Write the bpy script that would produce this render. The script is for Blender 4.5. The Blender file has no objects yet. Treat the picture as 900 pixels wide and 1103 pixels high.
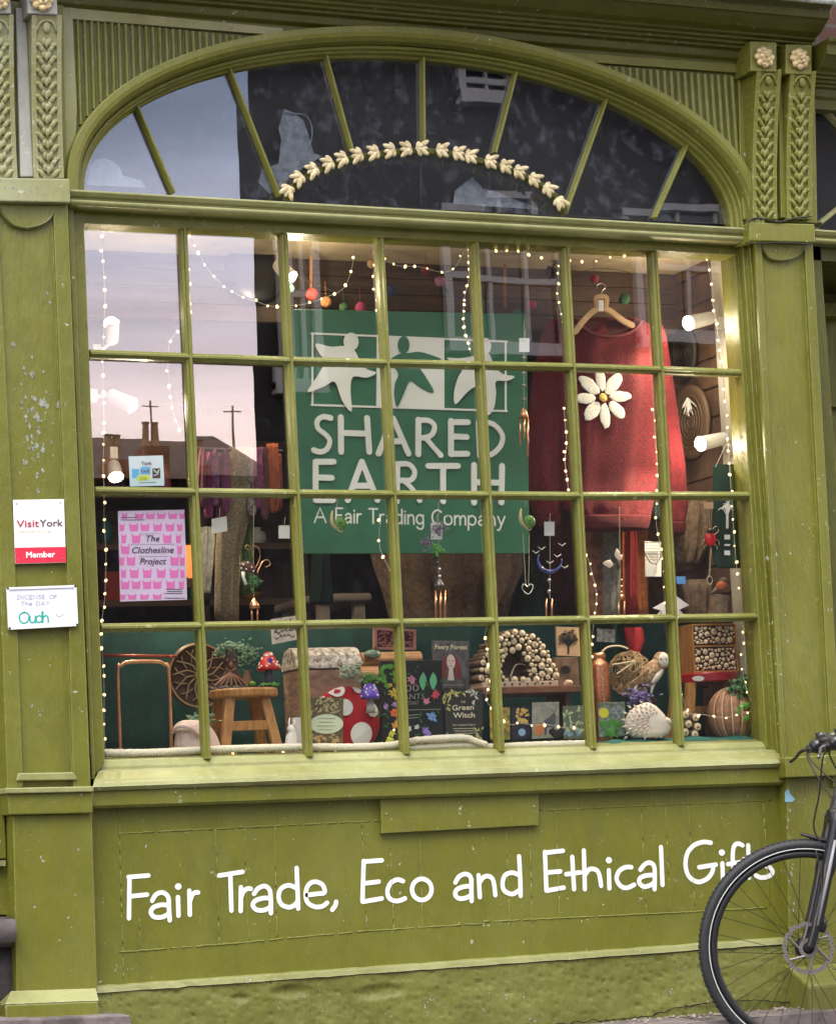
import bpy, bmesh, math, random
from mathutils import Vector, Matrix, noise
random.seed(7)
scene = bpy.context.scene
COL = scene.collection
V = Vector
# ---------------------------------------------------------------- camera
K = 1.09
YAW, PITCH, ROLL = 0.39763145, 0.12219617, -0.0488496
CAM = V((-2.98938*K, -6.96055*K, -0.982124*K + 1.84))
FW = V((math.sin(YAW)*math.cos(PITCH), math.cos(YAW)*math.cos(PITCH), math.sin(PITCH)))
R0 = V((math.cos(YAW), -math.sin(YAW), 0)); U0 = R0.cross(FW)
RT = R0*math.cos(ROLL) + U0*math.sin(ROLL)
UP = -R0*math.sin(ROLL) + U0*math.cos(ROLL)
FPX = 2800.0
cam = bpy.data.cameras.new('camera'); co = bpy.data.objects.new('camera', cam); COL.objects.link(co)
co.matrix_world = Matrix(((RT.x, UP.x, -FW.x, CAM.x), (RT.y, UP.y, -FW.y, CAM.y), (RT.z, UP.z, -FW.z, CAM.z), (0, 0, 0, 1)))
cam.sensor_fit = 'HORIZONTAL'; cam.sensor_width = 36; cam.lens = FPX/900*36
cam.clip_start = 0.1; cam.clip_end = 500
scene.camera = co

def ray(px, py): return FW + RT*((px-450)/FPX) - UP*((py-551.5)/FPX)
def P(px, py, y=0.0):
    """measured position on the plane y = const of the building"""
    d = ray(px, py); return CAM + d*((y-CAM.y)/d.y)
def S(px, py, y=0.0):
    d = ray(px, py); return (y-CAM.y)/d.y/FPX
def PX(px, py, x):
    """measured position on the plane x = const"""
    d = ray(px, py); return CAM + d*((x-CAM.x)/d.x)
def PR(px, py, y):
    """where the mirror image seen in the glass stands across the street"""
    d = ray(px, py); g = CAM + d*((0.06-CAM.y)/d.y); d = V((d.x, -d.y, d.z))
    return g + d*((y-0.06)/d.y)

# ---------------------------------------------------------------- materials
MATS = {}
def mat(name, col, rough=0.6, metal=0.0, bump=0.0, bscale=60.0, var=0.0, vscale=12.0, col2=None, emit=None, estr=0.0, spec=0.5, coat=0.0, sheen=0.0, aniso=(1, 1, 1)):
    if name in MATS: return MATS[name]
    m = bpy.data.materials.new(name); m.use_nodes = True; MATS[name] = m
    nt = m.node_tree; N = nt.nodes; L = nt.links; b = N['Principled BSDF']
    c = (*col, 1) if len(col) == 3 else col
    b.inputs['Base Color'].default_value = c; b.inputs['Roughness'].default_value = rough
    b.inputs['Metallic'].default_value = metal; b.inputs['Specular IOR Level'].default_value = spec
    b.inputs['Coat Weight'].default_value = coat; b.inputs['Sheen Weight'].default_value = sheen
    g = N.new('ShaderNodeNewGeometry'); mp = N.new('ShaderNodeMapping'); L.new(g.outputs['Position'], mp.inputs['Vector'])
    mp.inputs['Scale'].default_value = aniso
    if var > 0 or col2:
        n = N.new('ShaderNodeTexNoise'); n.inputs['Scale'].default_value = vscale; n.inputs['Detail'].default_value = 5; n.inputs['Roughness'].default_value = 0.65
        L.new(mp.outputs[0], n.inputs['Vector'])
        r = N.new('ShaderNodeValToRGB'); L.new(n.outputs['Fac'], r.inputs[0])
        a = tuple(max(0, x*(1-var)) for x in c[:3]); e = col2 if col2 else tuple(min(1, x*(1+var)) for x in c[:3])
        r.color_ramp.elements[0].position = 0.35; r.color_ramp.elements[1].position = 0.65
        r.color_ramp.elements[0].color = (*a, 1); r.color_ramp.elements[1].color = (*e, 1)
        L.new(r.outputs[0], b.inputs['Base Color'])
    if bump > 0:
        n2 = N.new('ShaderNodeTexNoise'); n2.inputs['Scale'].default_value = bscale; n2.inputs['Detail'].default_value = 4
        L.new(mp.outputs[0], n2.inputs['Vector'])
        bp = N.new('ShaderNodeBump'); bp.inputs['Strength'].default_value = bump; bp.inputs['Distance'].default_value = 0.004
        L.new(n2.outputs['Fac'], bp.inputs['Height']); L.new(bp.outputs[0], b.inputs['Normal'])
    if emit:
        b.inputs['Emission Color'].default_value = (*emit, 1); b.inputs['Emission Strength'].default_value = estr
    return m

def paint(name, base, pale, wear=0.5, rough=0.42, chip=0.64, bump=0.5):
    """old brush-painted woodwork: brush grain, mottling, faded bloom, small chips, dirt specks"""
    if name in MATS: return MATS[name]
    m = bpy.data.materials.new(name); m.use_nodes = True; MATS[name] = m
    nt = m.node_tree; N = nt.nodes; L = nt.links; b = N['Principled BSDF']; b.inputs['Specular IOR Level'].default_value = .5
    g = N.new('ShaderNodeNewGeometry')
    def nz(scale, detail, sc=(1, 1, 1), rg=0.6):
        mp = N.new('ShaderNodeMapping'); mp.inputs['Scale'].default_value = sc; L.new(g.outputs['Position'], mp.inputs['Vector'])
        n = N.new('ShaderNodeTexNoise'); n.inputs['Scale'].default_value = scale; n.inputs['Detail'].default_value = detail; n.inputs['Roughness'].default_value = rg
        L.new(mp.outputs[0], n.inputs['Vector']); return n.outputs['Fac']
    def ramp(src, p0, p1, v0=0.0, v1=1.0):
        r = N.new('ShaderNodeMapRange'); r.inputs['From Min'].default_value = p0; r.inputs['From Max'].default_value = p1
        r.inputs['To Min'].default_value = v0; r.inputs['To Max'].default_value = v1; L.new(src, r.inputs['Value']); return r.outputs[0]
    def mix(f, a, c, bt='MIX'):
        x = N.new('ShaderNodeMix'); x.data_type = 'RGBA'; x.blend_type = bt
        if isinstance(f, (int, float)): x.inputs[0].default_value = f
        else: L.new(f, x.inputs[0])
        for s, q in ((6, a), (7, c)):
            if isinstance(q, tuple): x.inputs[s].default_value = (*q, 1)
            else: L.new(q, x.inputs[s])
        return x.outputs[2]
    big = nz(2.2, 4); mid = nz(13, 6, (1, 1, 0.6)); fine = nz(90, 5, (1, 1, 0.2)); spk = nz(120, 2); chp = nz(38, 6, (1, 1, .8), .7); cm = nz(5, 3)
    dk = tuple(x*0.82 for x in base)
    c = mix(ramp(mid, .3, .7), dk, base)
    c = mix(ramp(big, .45, .72, 0, wear), c, pale)
    st = nz(7, 5, (1, 1, .35), .7); c = mix(ramp(st, .52, .70, 0, .38), c, tuple(x*.55 for x in base))
    c = mix(ramp(fine, .42, .75, 0, .16), c, dk)
    c = mix(ramp(spk, .70, .76, 0, .7), c, tuple(x*0.35 for x in base))
    q = N.new('ShaderNodeMath'); q.operation = 'MULTIPLY'; L.new(ramp(chp, chip, chip+.03), q.inputs[0]); L.new(ramp(cm, .42, .52), q.inputs[1])
    c = mix(q.outputs[0], c, (0.50, 0.50, 0.36))
    # paler arrises: rubbed paint, and gloss edge highlights put into the colour
    bv = N.new('ShaderNodeBevel'); bv.samples = 4; bv.inputs['Radius'].default_value = .004
    dt = N.new('ShaderNodeVectorMath'); dt.operation = 'DOT_PRODUCT'; L.new(bv.outputs[0], dt.inputs[0]); L.new(g.outputs['Normal'], dt.inputs[1])
    em = N.new('ShaderNodeMath'); em.operation = 'MULTIPLY'; L.new(ramp(dt.outputs['Value'], .985, .86, 0, 1), em.inputs[0]); L.new(ramp(chp, .40, .62, .15, .8), em.inputs[1])
    c = mix(em.outputs[0], c, tuple(min(.6, x*1.7+.05) for x in pale))
    # dark grime freckles and runs
    gr = nz(34, 6, (1, 1, .4), .75); c = mix(ramp(gr, .62, .72, 0, .45), c, tuple(x*.45 for x in base))
    L.new(c, b.inputs['Base Color'])
    L.new(ramp(mid, .3, .7, rough+.12, rough-.05), b.inputs['Roughness'])
    ad = N.new('ShaderNodeMath'); ad.operation = 'ADD'; L.new(fine, ad.inputs[0]); L.new(ramp(mid, 0, 1, 0, 2.2), ad.inputs[1])
    ad2 = N.new('ShaderNodeMath'); ad2.operation = 'SUBTRACT'; L.new(ad.outputs[0], ad2.inputs[0]); L.new(q.outputs[0], ad2.inputs[1])
    bp = N.new('ShaderNodeBump'); bp.inputs['Strength'].default_value = bump; bp.inputs['Distance'].default_value = 0.0035
    L.new(ad2.outputs[0], bp.inputs['Height']); L.new(bp.outputs[0], b.inputs['Normal'])
    return m

# ---------------------------------------------------------------- mesh builder
class MB:
    def __init__(s): s.v = []; s.f = []; s.m = []; s.mi = 0
    def face(s, idx): s.f.append(tuple(idx)); s.m.append(s.mi)
    def add(s, vs, fs):
        o = len(s.v); s.v += [V(v) for v in vs]
        for f in fs: s.face([i+o for i in f])
    def box(s, x0, x1, y0, y1, z0, z1):
        s.hexa([V((x0, y0, z0)), V((x1, y0, z0)), V((x1, y0, z1)), V((x0, y0, z1))], V((0, y1-y0, 0)))
    def hexa(s, q, off):
        s.ext(q, off)
    def ext(s, front, off):
        n = len(front); off = V(off)
        s.add(list(front)+[V(p)+off for p in front], [tuple(range(n)), tuple(range(2*n-1, n-1, -1))] + [(i, i+n, (i+1) % n+n, (i+1) % n) for i in range(n)])
    def prism(s, pts, yf, yb):
        s.ext([P(x, y, yf) for x, y in pts], V((0, yb-yf, 0)))
    def frustum(s, a, b):
        n = len(a); s.add(list(a)+list(b), [tuple(range(n)), tuple(range(2*n-1, n-1, -1))] + [(i, i+n, (i+1) % n+n, (i+1) % n) for i in range(n)])
    def bar(s, p0, p1, prof, up=None):
        """profile (across, y) swept from p0 to p1, across lying in the facade plane"""
        p0 = V(p0); p1 = V(p1); d = (p1-p0).normalized(); ac = V((0, 1, 0)).cross(d)
        if ac.length < 1e-6: ac = V((1, 0, 0))
        ac.normalize(); ac = -ac
        a = [p0 + ac*u + V((0, w, 0)) for u, w in prof]; b = [p1 + ac*u + V((0, w, 0)) for u, w in prof]
        s.frustum(a, b)
    def tube(s, pts, r, n=8, closed=False, cap=True):
        pts = [V(p) for p in pts]; m = len(pts); rs = r if isinstance(r, (list, tuple)) else [r]*m
        o = len(s.v); prev = None
        for i, p in enumerate(pts):
            if closed: t = pts[(i+1) % m]-pts[i-1]
            else: t = pts[min(i+1, m-1)]-pts[max(i-1, 0)]
            t.normalize()
            if prev is None:
                a = V((0, 0, 1)) if abs(t.z) < .9 else V((1, 0, 0)); u = t.cross(a).normalized()
            else: u = (prev - t*prev.dot(t)).normalized()
            prev = u; w = t.cross(u)
            for k in range(n):
                an = 2*math.pi*k/n; s.v.append(p + (u*math.cos(an)+w*math.sin(an))*rs[i])
        for i in range(m if closed else m-1):
            j = (i+1) % m
            for k in range(n):
                s.face([o+i*n+k, o+i*n+(k+1) % n, o+j*n+(k+1) % n, o+j*n+k])
        if cap and not closed:
            s.face([o+k for k in range(n)][::-1]); s.face([o+(m-1)*n+k for k in range(n)])
    def lathe(s, c, prof, n=20, axis='z', M=None):
        c = V(c); o = len(s.v); m = len(prof)
        for r, h in prof:
            r = max(r, 1e-4)
            for k in range(n):
                a = 2*math.pi*k/n; q = V((r*math.cos(a), r*math.sin(a), h))
                if axis == 'y': q = V((q.x, h, q.y))
                if axis == 'x': q = V((h, q.x, q.y))
                if M is not None: q = M @ q
                s.v.append(c+q)
        for i in range(m-1):
            for k in range(n): s.face([o+i*n+k, o+i*n+(k+1) % n, o+(i+1)*n+(k+1) % n, o+(i+1)*n+k])
        s.face([o+k for k in range(n)][::-1]); s.face([o+(m-1)*n+k for k in range(n)])
    def ell(s, c, rx, ry, rz, n=14, m=8, M=None, jit=0.0):
        c = V(c); o = len(s.v)
        for i in range(m+1):
            th = math.pi*i/m
            for k in range(n):
                a = 2*math.pi*k/n; st = max(math.sin(th), .02)
                q = V((rx*st*math.cos(a), ry*st*math.sin(a), -rz*math.cos(th)))
                if jit: q *= 1+jit*noise.noise((q+c)*90)
                if M is not None: q = M @ q
                s.v.append(c+q)
        for i in range(m):
            for k in range(n): s.face([o+i*n+k, o+i*n+(k+1) % n, o+(i+1)*n+(k+1) % n, o+(i+1)*n+k])
        s.face([o+k for k in range(n)][::-1]); s.face([o+m*n+k for k in range(n)])
    def grid(s, fn, nu, nv):
        o = len(s.v)
        for i in range(nu+1):
            for j in range(nv+1): s.v.append(V(fn(i/nu, j/nv)))
        for i in range(nu):
            for j in range(nv):
                a = o+i*(nv+1)+j; s.face([a, a+1, a+nv+2, a+nv+1])
    def loft(s, rows, y, dep, n=24, fold=0.0, fq=5, seed=0, sub=3, flat=1.0):
        """soft body through measured silhouette rows (py, xl, xr[, depth factor]) at depth y"""
        rows = [tuple(r)+(1,) if len(r) == 3 else r for r in rows]; R = []
        for i in range(len(rows)-1):
            for t in range(sub):
                f = t/sub; a = rows[i]; b = rows[i+1]; R.append([a[k]*(1-f)+b[k]*f for k in range(len(a))])
        R.append(list(rows[-1])); o = len(s.v)
        for i, r in enumerate(R):
            A = P(r[1], r[0], y); B = P(r[2], r[0], y); c = (A+B)/2; h = (B-A)/2
            k = r[3] if len(r) > 3 else 1
            for j in range(n):
                an = 2*math.pi*j/n; cs = math.cos(an); sn = math.sin(an)
                if flat < 1: sn = math.copysign(abs(sn)**flat, sn)
                fo = fold*(math.sin(fq*an+seed+i*.12)+.5*math.sin((fq*2+1)*an+seed*2+i*.2)) if fold else 0
                fo += fold*noise.noise(V((cs*2+seed, i*.25, sn)))
                s.v.append(c + h*cs*(1-.0) + V((0, sn*(dep*k+fo), 0)))
        m = len(R)
        for i in range(m-1):
            for j in range(n): s.face([o+i*n+j, o+i*n+(j+1) % n, o+(i+1)*n+(j+1) % n, o+(i+1)*n+j])
        s.face([o+k for k in range(n)][::-1]); s.face([o+(m-1)*n+k for k in range(n)])
    def stroke(s, pts, w, y, th=0.0015, smooth=True, flare=0.0, closed=False):
        """round-ended flat stroke on plane y through world points (x, z)"""
        q = [(p.x, p.z) for p in pts]
        if smooth and len(q) > 2: q = catmull(q, 6, closed)
        n = len(q); L_ = []; R_ = []
        for i in range(n):
            if closed: a = q[i-1]; b = q[(i+1) % n]
            else: a = q[max(i-1, 0)]; b = q[min(i+1, n-1)]
            dx, dz = b[0]-a[0], b[1]-a[1]; l = math.hypot(dx, dz) or 1e-6
            t = i/(n-1) if n > 1 else 0; ww = w/2*(1+flare*(abs(2*t-1)**3))
            nx, nz_ = -dz/l*ww, dx/l*ww
            L_.append((q[i][0]+nx, q[i][1]+nz_)); R_.append((q[i][0]-nx, q[i][1]-nz_))
        o = len(s.v)
        for l, r in zip(L_, R_):
            for (x, z) in (l, r):
                s.v.append(V((x, y, z))); s.v.append(V((x, y+th, z)))
        rng = range(n) if closed else range(n-1)
        for i in rng:
            a = o+4*i; b = o+4*((i+1) % n)
            s.face([a, a+2, b+2, b]); s.face([a+1, b+1, b+3, a+3]); s.face([a, b, b+1, a+1]); s.face([a+2, a+3, b+3, b+2])
        if not closed:
            for (l, r, c) in ((L_[0], R_[0], q[0]), (R_[-1], L_[-1], q[-1])):
                a0 = math.atan2(l[1]-c[1], l[0]-c[0]); rad = math.hypot(l[0]-c[0], l[1]-c[1]); arc = []
                for k in range(7):
                    an = a0 + math.pi*k/6; arc.append(V((c[0]+rad*math.cos(an), y, c[1]+rad*math.sin(an))))
                s.ext(arc, V((0, th, 0)))
    def spx(s, pts, wpx, y, th=0.0015, **kw):
        W = [P(a, b, y) for a, b in pts]; s.stroke(W, wpx*S(pts[0][0], pts[0][1], y), y, th, **kw)
    def disc(s, c, r, y, th=0.0015, n=20, rz=None):
        s.ext([V((c.x+r*math.cos(2*math.pi*k/n), y, c.z+(rz or r)*math.sin(2*math.pi*k/n))) for k in range(n)], V((0, th, 0)))
    def dpx(s, x, z, r, y, th=0.0015, n=20, rz=None):
        k = S(x, z, y); s.disc(P(x, z, y), r*k/.93, y, th, n, (rz or r)*k)
    def leaf(s, c, d, nrm, ln, w, curl=0.25):
        """a leaf-shaped double-curved face"""
        d = V(d).normalized(); nrm = V(nrm); sd = d.cross(nrm)
        if sd.length < 1e-5: sd = V((1, 0, 0))
        sd.normalize(); nn = sd.cross(d)
        c = V(c); pts = [c, c+d*ln*.35+sd*w*.5-nn*w*curl*.3, c+d*ln*.7+sd*w*.36-nn*w*curl*.3, c+d*ln-nn*w*curl, c+d*ln*.7-sd*w*.36-nn*w*curl*.3, c+d*ln*.35-sd*w*.5-nn*w*curl*.3, c+d*ln*.5+nn*w*curl]
        s.add(pts, [(0, 1, 6), (1, 2, 6), (2, 3, 6), (3, 4, 6), (4, 5, 6), (5, 0, 6)])
    def build(s, name, mats, parent=None, smooth=False, bevel=0.0, origin=None, solid=0.0, sub=0, wobble=0.0):
        if not isinstance(mats, (list, tuple)): mats = [mats]
        if origin is None:
            if parent is not None: origin = parent_world(parent)
            else:
                n = len(s.v); origin = V((sum(v.x for v in s.v)/n, sum(v.y for v in s.v)/n, min(v.z for v in s.v)))
        me = bpy.data.meshes.new(name); me.from_pydata([tuple(v-origin) for v in s.v], [], s.f)
        for m in mats: me.materials.append(m)
        me.polygons.foreach_set('material_index', s.m)
        bm = bmesh.new(); bm.from_mesh(me); bmesh.ops.recalc_face_normals(bm, faces=bm.faces); bm.to_mesh(me); bm.free()
        if smooth: me.polygons.foreach_set('use_smooth', [True]*len(me.polygons))
        ob = bpy.data.objects.new(name, me); COL.objects.link(ob)
        ORG[ob.name] = V(origin)
        if parent is not None:
            ob.parent = parent; ob.location = origin - parent_world(parent)
        else: ob.location = origin
        if bevel:
            md = ob.modifiers.new('b', 'BEVEL'); md.width = bevel; md.segments = 2; md.limit_method = 'ANGLE'; md.angle_limit = .7
        if solid:
            md = ob.modifiers.new('s', 'SOLIDIFY'); md.thickness = solid; md.offset = 0
        if sub:
            md = ob.modifiers.new('u', 'SUBSURF'); md.levels = sub; md.render_levels = sub
        return ob
ORG = {}
def parent_world(o): return ORG[o.name]
def catmull(q, k, closed=False):
    out = []; n = len(q)
    for i in range(n if closed else n-1):
        if closed: p = [q[i-1], q[i], q[(i+1) % n], q[(i+2) % n]]
        else: p = [q[max(i-1, 0)], q[i], q[i+1], q[min(i+2, n-1)]]
        for t in range(k):
            f = t/k
            out.append(tuple(.5*(2*p[1][a]+(p[2][a]-p[0][a])*f+(2*p[0][a]-5*p[1][a]+4*p[2][a]-p[3][a])*f*f+(3*p[1][a]-p[0][a]-3*p[2][a]+p[3][a])*f**3) for a in range(len(q[0]))))
    if not closed: out.append(tuple(q[-1]))
    return out
def cm3(pts, k=6): return [V(p) for p in catmull([tuple(p) for p in pts], k)]

def thing(name, label, cat, loc, group=None):
    o = bpy.data.objects.new(name, None); COL.objects.link(o); o.location = loc; o.empty_display_size = .05
    o['label'] = label; o['category'] = cat
    if group: o['group'] = group
    ORG[o.name] = V(loc); return o
def tag(o, label, cat, group=None):
    o['label'] = label; o['category'] = cat
    if group: o['group'] = group
    return o
def struct(o): o['kind'] = 'structure'; return o
def lab(o, l): o['label'] = l; return o

_tc = {}
def glyphs(txt, shear=0.0):
    key = (txt, shear)
    if key in _tc: return _tc[key]
    cu = bpy.data.curves.new('t', 'FONT'); cu.body = txt; cu.shear = shear; cu.resolution_u = 3
    ob = bpy.data.objects.new('t', cu); COL.objects.link(ob)
    bpy.context.view_layer.update()
    me = ob.to_mesh(); vs = [(v.co.x, v.co.y) for v in me.vertices]; fs = [tuple(p.vertices) for p in me.polygons]; ob.to_mesh_clear()
    bpy.data.objects.remove(ob); bpy.data.curves.remove(cu)
    x0 = min(v[0] for v in vs); x1 = max(v[0] for v in vs)
    _tc[key] = ([((a-x0)/(x1-x0), b/0.69) for a, b in vs], fs); return _tc[key]
def text_px(mb, txt, p0, p1, h, y, shear=0.0, bold=0.0):
    """printed lettering from baseline start p0 to end p1, cap height h (all measured), on plane y"""
    vs, fs = glyphs(txt, shear)
    for k, (ox, oy) in enumerate([(0, 0)] if not bold else [(0, 0), (bold, 0), (-bold, 0), (0, bold), (0, -bold)]):
        mb.add([P(p0[0]+(p1[0]-p0[0])*u+ox, p0[1]+(p1[1]-p0[1])*u-h*v+oy, y-0.00012*k) for u, v in vs], fs)
# ================================================================ materials of the shopfront
G = (0.155, 0.158, 0.018)
GREEN = paint('olive green gloss paint', G, (0.235, 0.245, 0.060), .4, .33, bump=.7)
GBAR = paint('olive green paint on the glazing bars', (0.18, 0.187, 0.034), (0.34, 0.35, 0.15), .6, .28, .62)  # paler green for horizontal bars, their top highlight put into the colour
GPALE = paint('olive green paint, faded', (0.25, 0.25, 0.09), (0.40, 0.41, 0.26), .7, .42, .62)  # paler copy: sky gloss on the upper left woodwork put into the colour
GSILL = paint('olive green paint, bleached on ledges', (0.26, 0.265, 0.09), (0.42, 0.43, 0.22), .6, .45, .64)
GDARK = paint('olive green paint, darker joinery', (0.078, 0.082, 0.009), (0.13, 0.135, 0.025), .3, .35)  # same green as the rest, with cornice and recess shade put into the colour
GREY = paint('worn grey undercoat', (0.36, 0.37, 0.33), (0.55, 0.56, 0.52), .7, .5, .6)
WHITEM = mat('white vinyl', (0.86, 0.86, 0.84), .45)
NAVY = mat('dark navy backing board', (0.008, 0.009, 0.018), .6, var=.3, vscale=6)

def smile(mb, pts, y):
    mb.tube([P(a, b, y) for a, b in catmull(pts, 5)], .0045, 6)

shop = thing('shopfront', 'old olive green timber shopfront with arched fanlight and many-paned display window', 'shopfront', P(450, 1092, 0))

# ---------------------------------------------------------------- window grid
VL = [((89, 242), (112, 817)), ((194.8, 237), (221, 820)), ((302.6, 240), (330.8, 816)), ((406.7, 255), (435, 813)), ((508.7, 255), (536.7, 808)), ((606, 262), (635.5, 804)), ((700.5, 265), (730, 801)), ((791, 270), (826, 797))]
HL = [[(89, 241), (440, 258), (791, 274)], [(89, 382), (313, 390), (620, 396.5), (802, 403)], [(96, 529.5), (318, 532.5), (625, 535), (811, 534.5)], [(103, 677), (212, 675), (330, 673), (625, 668), (819, 665)], [(112, 819), (221, 817), (435, 812), (640, 806), (828, 799)]]
def hy(j, x):
    q = HL[j]
    if x <= q[0][0]: a, b = q[0], q[1]
    elif x >= q[-1][0]: a, b = q[-2], q[-1]
    else:
        for a, b in zip(q, q[1:]):
            if a[0] <= x <= b[0]: break
    return a[1]+(b[1]-a[1])*(x-a[0])/(b[0]-a[0])
def vx(i, y):
    (a, b), (c, d) = VL[i]; return a+(c-a)*(y-b)/(d-b)
def node(i, j):
    x = VL[i][0][0]+10; 
    for _ in range(6): y = hy(j, x); x = vx(i, y)
    return x, y
ND = [[node(i, j) for j in range(5)] for i in range(8)]
YG = 0.06
frame = MB()
# jambs, head and bottom rail of the window frame
def strip(mb, a, b, c, d, yf, yb): mb.prism([a, b, c, d], yf, yb)
strip(frame, (78, 224), (90, 224), (113, 822), (102, 836), .012, .12)
strip(frame, (73, 222), (79, 222), (103, 840), (99, 840), -.01, .12)
strip(frame, (790, 262), (799, 262), (838, 812), (825.5, 806), .020, .12)
strip(frame, (799, 262), (806, 262), (845, 815), (837.5, 815), -.012, .12)
strip(frame, (806.5, 260), (813, 262), (850, 822), (845, 815), -.03, .1)
frame.prism([(78, 222), (806, 256), (806, 275), (450, 257), (78, 240)], .018, .12)
win = frame.build('display_window', GREEN, shop, bevel=.003)
mb = MB()
mprof_v = [(-.0135, .05), (-.0115, .036), (-.0045, .030), (-.0035, .020), (.0035, .020), (.0045, .030), (.0115, .036), (.0135, .05), (.0135, .0595), (-.0135, .0595)]
mprof_h = [(-.0135, .05), (-.0125, .036), (-.0050, .029), (-.0040, .0225), (.0040, .0225), (.0050, .029), (.0125, .036), (.0135, .05), (.0135, .0590), (-.0135, .0590)]
back = [(-.009, .0645), (.009, .0645), (.009, .080), (-.009, .080)]
def plane0(n): return P(n[0], n[1], YG)*1.0
for i in range(1, 7):
    g = MB()
    for j in range(4):
        a, b = plane0(ND[i][j]), plane0(ND[i][j+1]); a.y = b.y = 0
        d = (b-a).normalized()
        if j == 0: a -= d*.01
        if j == 3: b += d*.003
        j1 = V((noise.noise(V((i, j, 0)))*.0015, 0, 0))
        g.bar(a, b, mprof_v); g.bar(a, b, back)
    g.build('glazing_bar', GREEN, win, bevel=.0012)
for j in range(1, 4):
    g = MB()
    for i in range(7):
        a, b = plane0(ND[i][j]), plane0(ND[i+1][j]); a.y = b.y = 0
        g.bar(a, b, mprof_h); g.bar(a, b, back)
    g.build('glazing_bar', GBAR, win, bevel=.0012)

# ---------------------------------------------------------------- glass
def make_glass(gname, f0, dust):
    gm = bpy.data.materials.new(gname); gm.use_nodes = True; nt = gm.node_tree; N = nt.nodes; L = nt.links
    N.remove(N['Principled BSDF']); out = N['Material Output']
    tr = N.new('ShaderNodeBsdfTransparent'); tr.inputs[0].default_value = (.97, .98, .97, 1)
    gl = N.new('ShaderNodeBsdfGlossy'); gl.inputs['Roughness'].default_value = 0.0; gl.inputs[0].default_value = (1, 1, 1, 1)
    lw = N.new('ShaderNodeLayerWeight'); lw.inputs[0].default_value = .5
    pw = N.new('ShaderNodeMath'); pw.operation = 'POWER'; pw.inputs[1].default_value = 4; L.new(lw.outputs['Facing'], pw.inputs[0])
    mr = N.new('ShaderNodeMapRange'); mr.inputs['To Min'].default_value = f0; mr.inputs['To Max'].default_value = 1; L.new(pw.outputs[0], mr.inputs['Value'])
    ms = N.new('ShaderNodeMixShader'); L.new(mr.outputs[0], ms.inputs[0]); L.new(tr.outputs[0], ms.inputs[1]); L.new(gl.outputs[0], ms.inputs[2])
    g_ = N.new('ShaderNodeNewGeometry'); nn = N.new('ShaderNodeTexNoise'); nn.inputs['Scale'].default_value = 5; nn.inputs['Detail'].default_value = 1
    L.new(g_.outputs['Position'], nn.inputs['Vector']); bp = N.new('ShaderNodeBump'); bp.inputs['Strength'].default_value = .006; bp.inputs['Distance'].default_value = .02
    L.new(nn.outputs['Fac'], bp.inputs['Height']); L.new(bp.outputs[0], gl.inputs['Normal'])
    # faint dust and dried drips on the outside
    n3 = N.new('ShaderNodeTexNoise'); n3.inputs['Scale'].default_value = 22; n3.inputs['Detail'].default_value = 8; n3.inputs['Roughness'].default_value = .7
    mp3 = N.new('ShaderNodeMapping'); mp3.inputs['Scale'].default_value = (1, 1, .8); L.new(g_.outputs['Position'], mp3.inputs['Vector']); L.new(mp3.outputs[0], n3.inputs['Vector'])
    r3 = N.new('ShaderNodeMapRange'); r3.inputs['From Min'].default_value = .52; r3.inputs['From Max'].default_value = .8; r3.inputs['To Max'].default_value = dust; L.new(n3.outputs['Fac'], r3.inputs['Value'])
    df = N.new('ShaderNodeBsdfDiffuse'); df.inputs[0].default_value = (.45, .50, .62, 1)
    ms2 = N.new('ShaderNodeMixShader'); L.new(r3.outputs[0], ms2.inputs[0]); L.new(ms.outputs[0], ms2.inputs[1]); L.new(df.outputs[0], ms2.inputs[2]); L.new(ms2.outputs[0], out.inputs['Surface'])
    return gm
GLASS = make_glass('old window glass', .10, .012); GLASSF = make_glass('dusty fanlight glass', .09, .10)
random.seed(3)
for i in range(7):
    for j in range(4):
        q = [ND[i][j], ND[i+1][j], ND[i+1][j+1], ND[i][j+1]]
        pp = [P(a, b, YG) for a, b in q]; c = sum(pp, V())/4; tx, tz = random.gauss(0, .0016), random.gauss(0, .0016)
        pp = [c+(p-c)*.985 for p in pp]
        for p in pp: p.y = YG + (p.x-c.x)*tx + (p.z-c.z)*tz
        g = MB(); g.ext(pp, V((0, .0035, 0))); g.build('pane', GLASS, win)

# ---------------------------------------------------------------- transom rail between window and fanlight
def mould(mb, a, b, prof, y=0):
    mb.bar(P(*a, y)-V((0, y, 0)), P(*b, y)-V((0, y, 0)), prof)
mb = MB()
tprof = [(.0, -.045), (.008, -.052), (.016, -.052), (.018, -.040), (.026, -.038), (.028, -.050), (.040, -.058), (.046, -.058), (.048, -.03), (.053, .06), (0, .06)]
# bar() across axis points down for left-to-right sweeps; flip so that 0 is the lower edge
def up(prof, h): return [(h-a, y) for a, y in prof]
def hmould(mb, a, b, prof, y=0):
    A = P(*a, y); B = P(*b, y); A.y = B.y = 0
    pa = [A+V((0, w, u)) for u, w in prof]; pb = [B+V((0, w, u)) for u, w in prof]; mb.frustum(pa, pb)
hmould(mb, (75, 221), (806, 261), tprof, -.04)
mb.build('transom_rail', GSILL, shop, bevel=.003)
mb = MB(); hmould(mb, (876, 262), (1560, 306), tprof, -.04); mb.build('transom_rail', GSILL, shop, bevel=.003)

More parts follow.
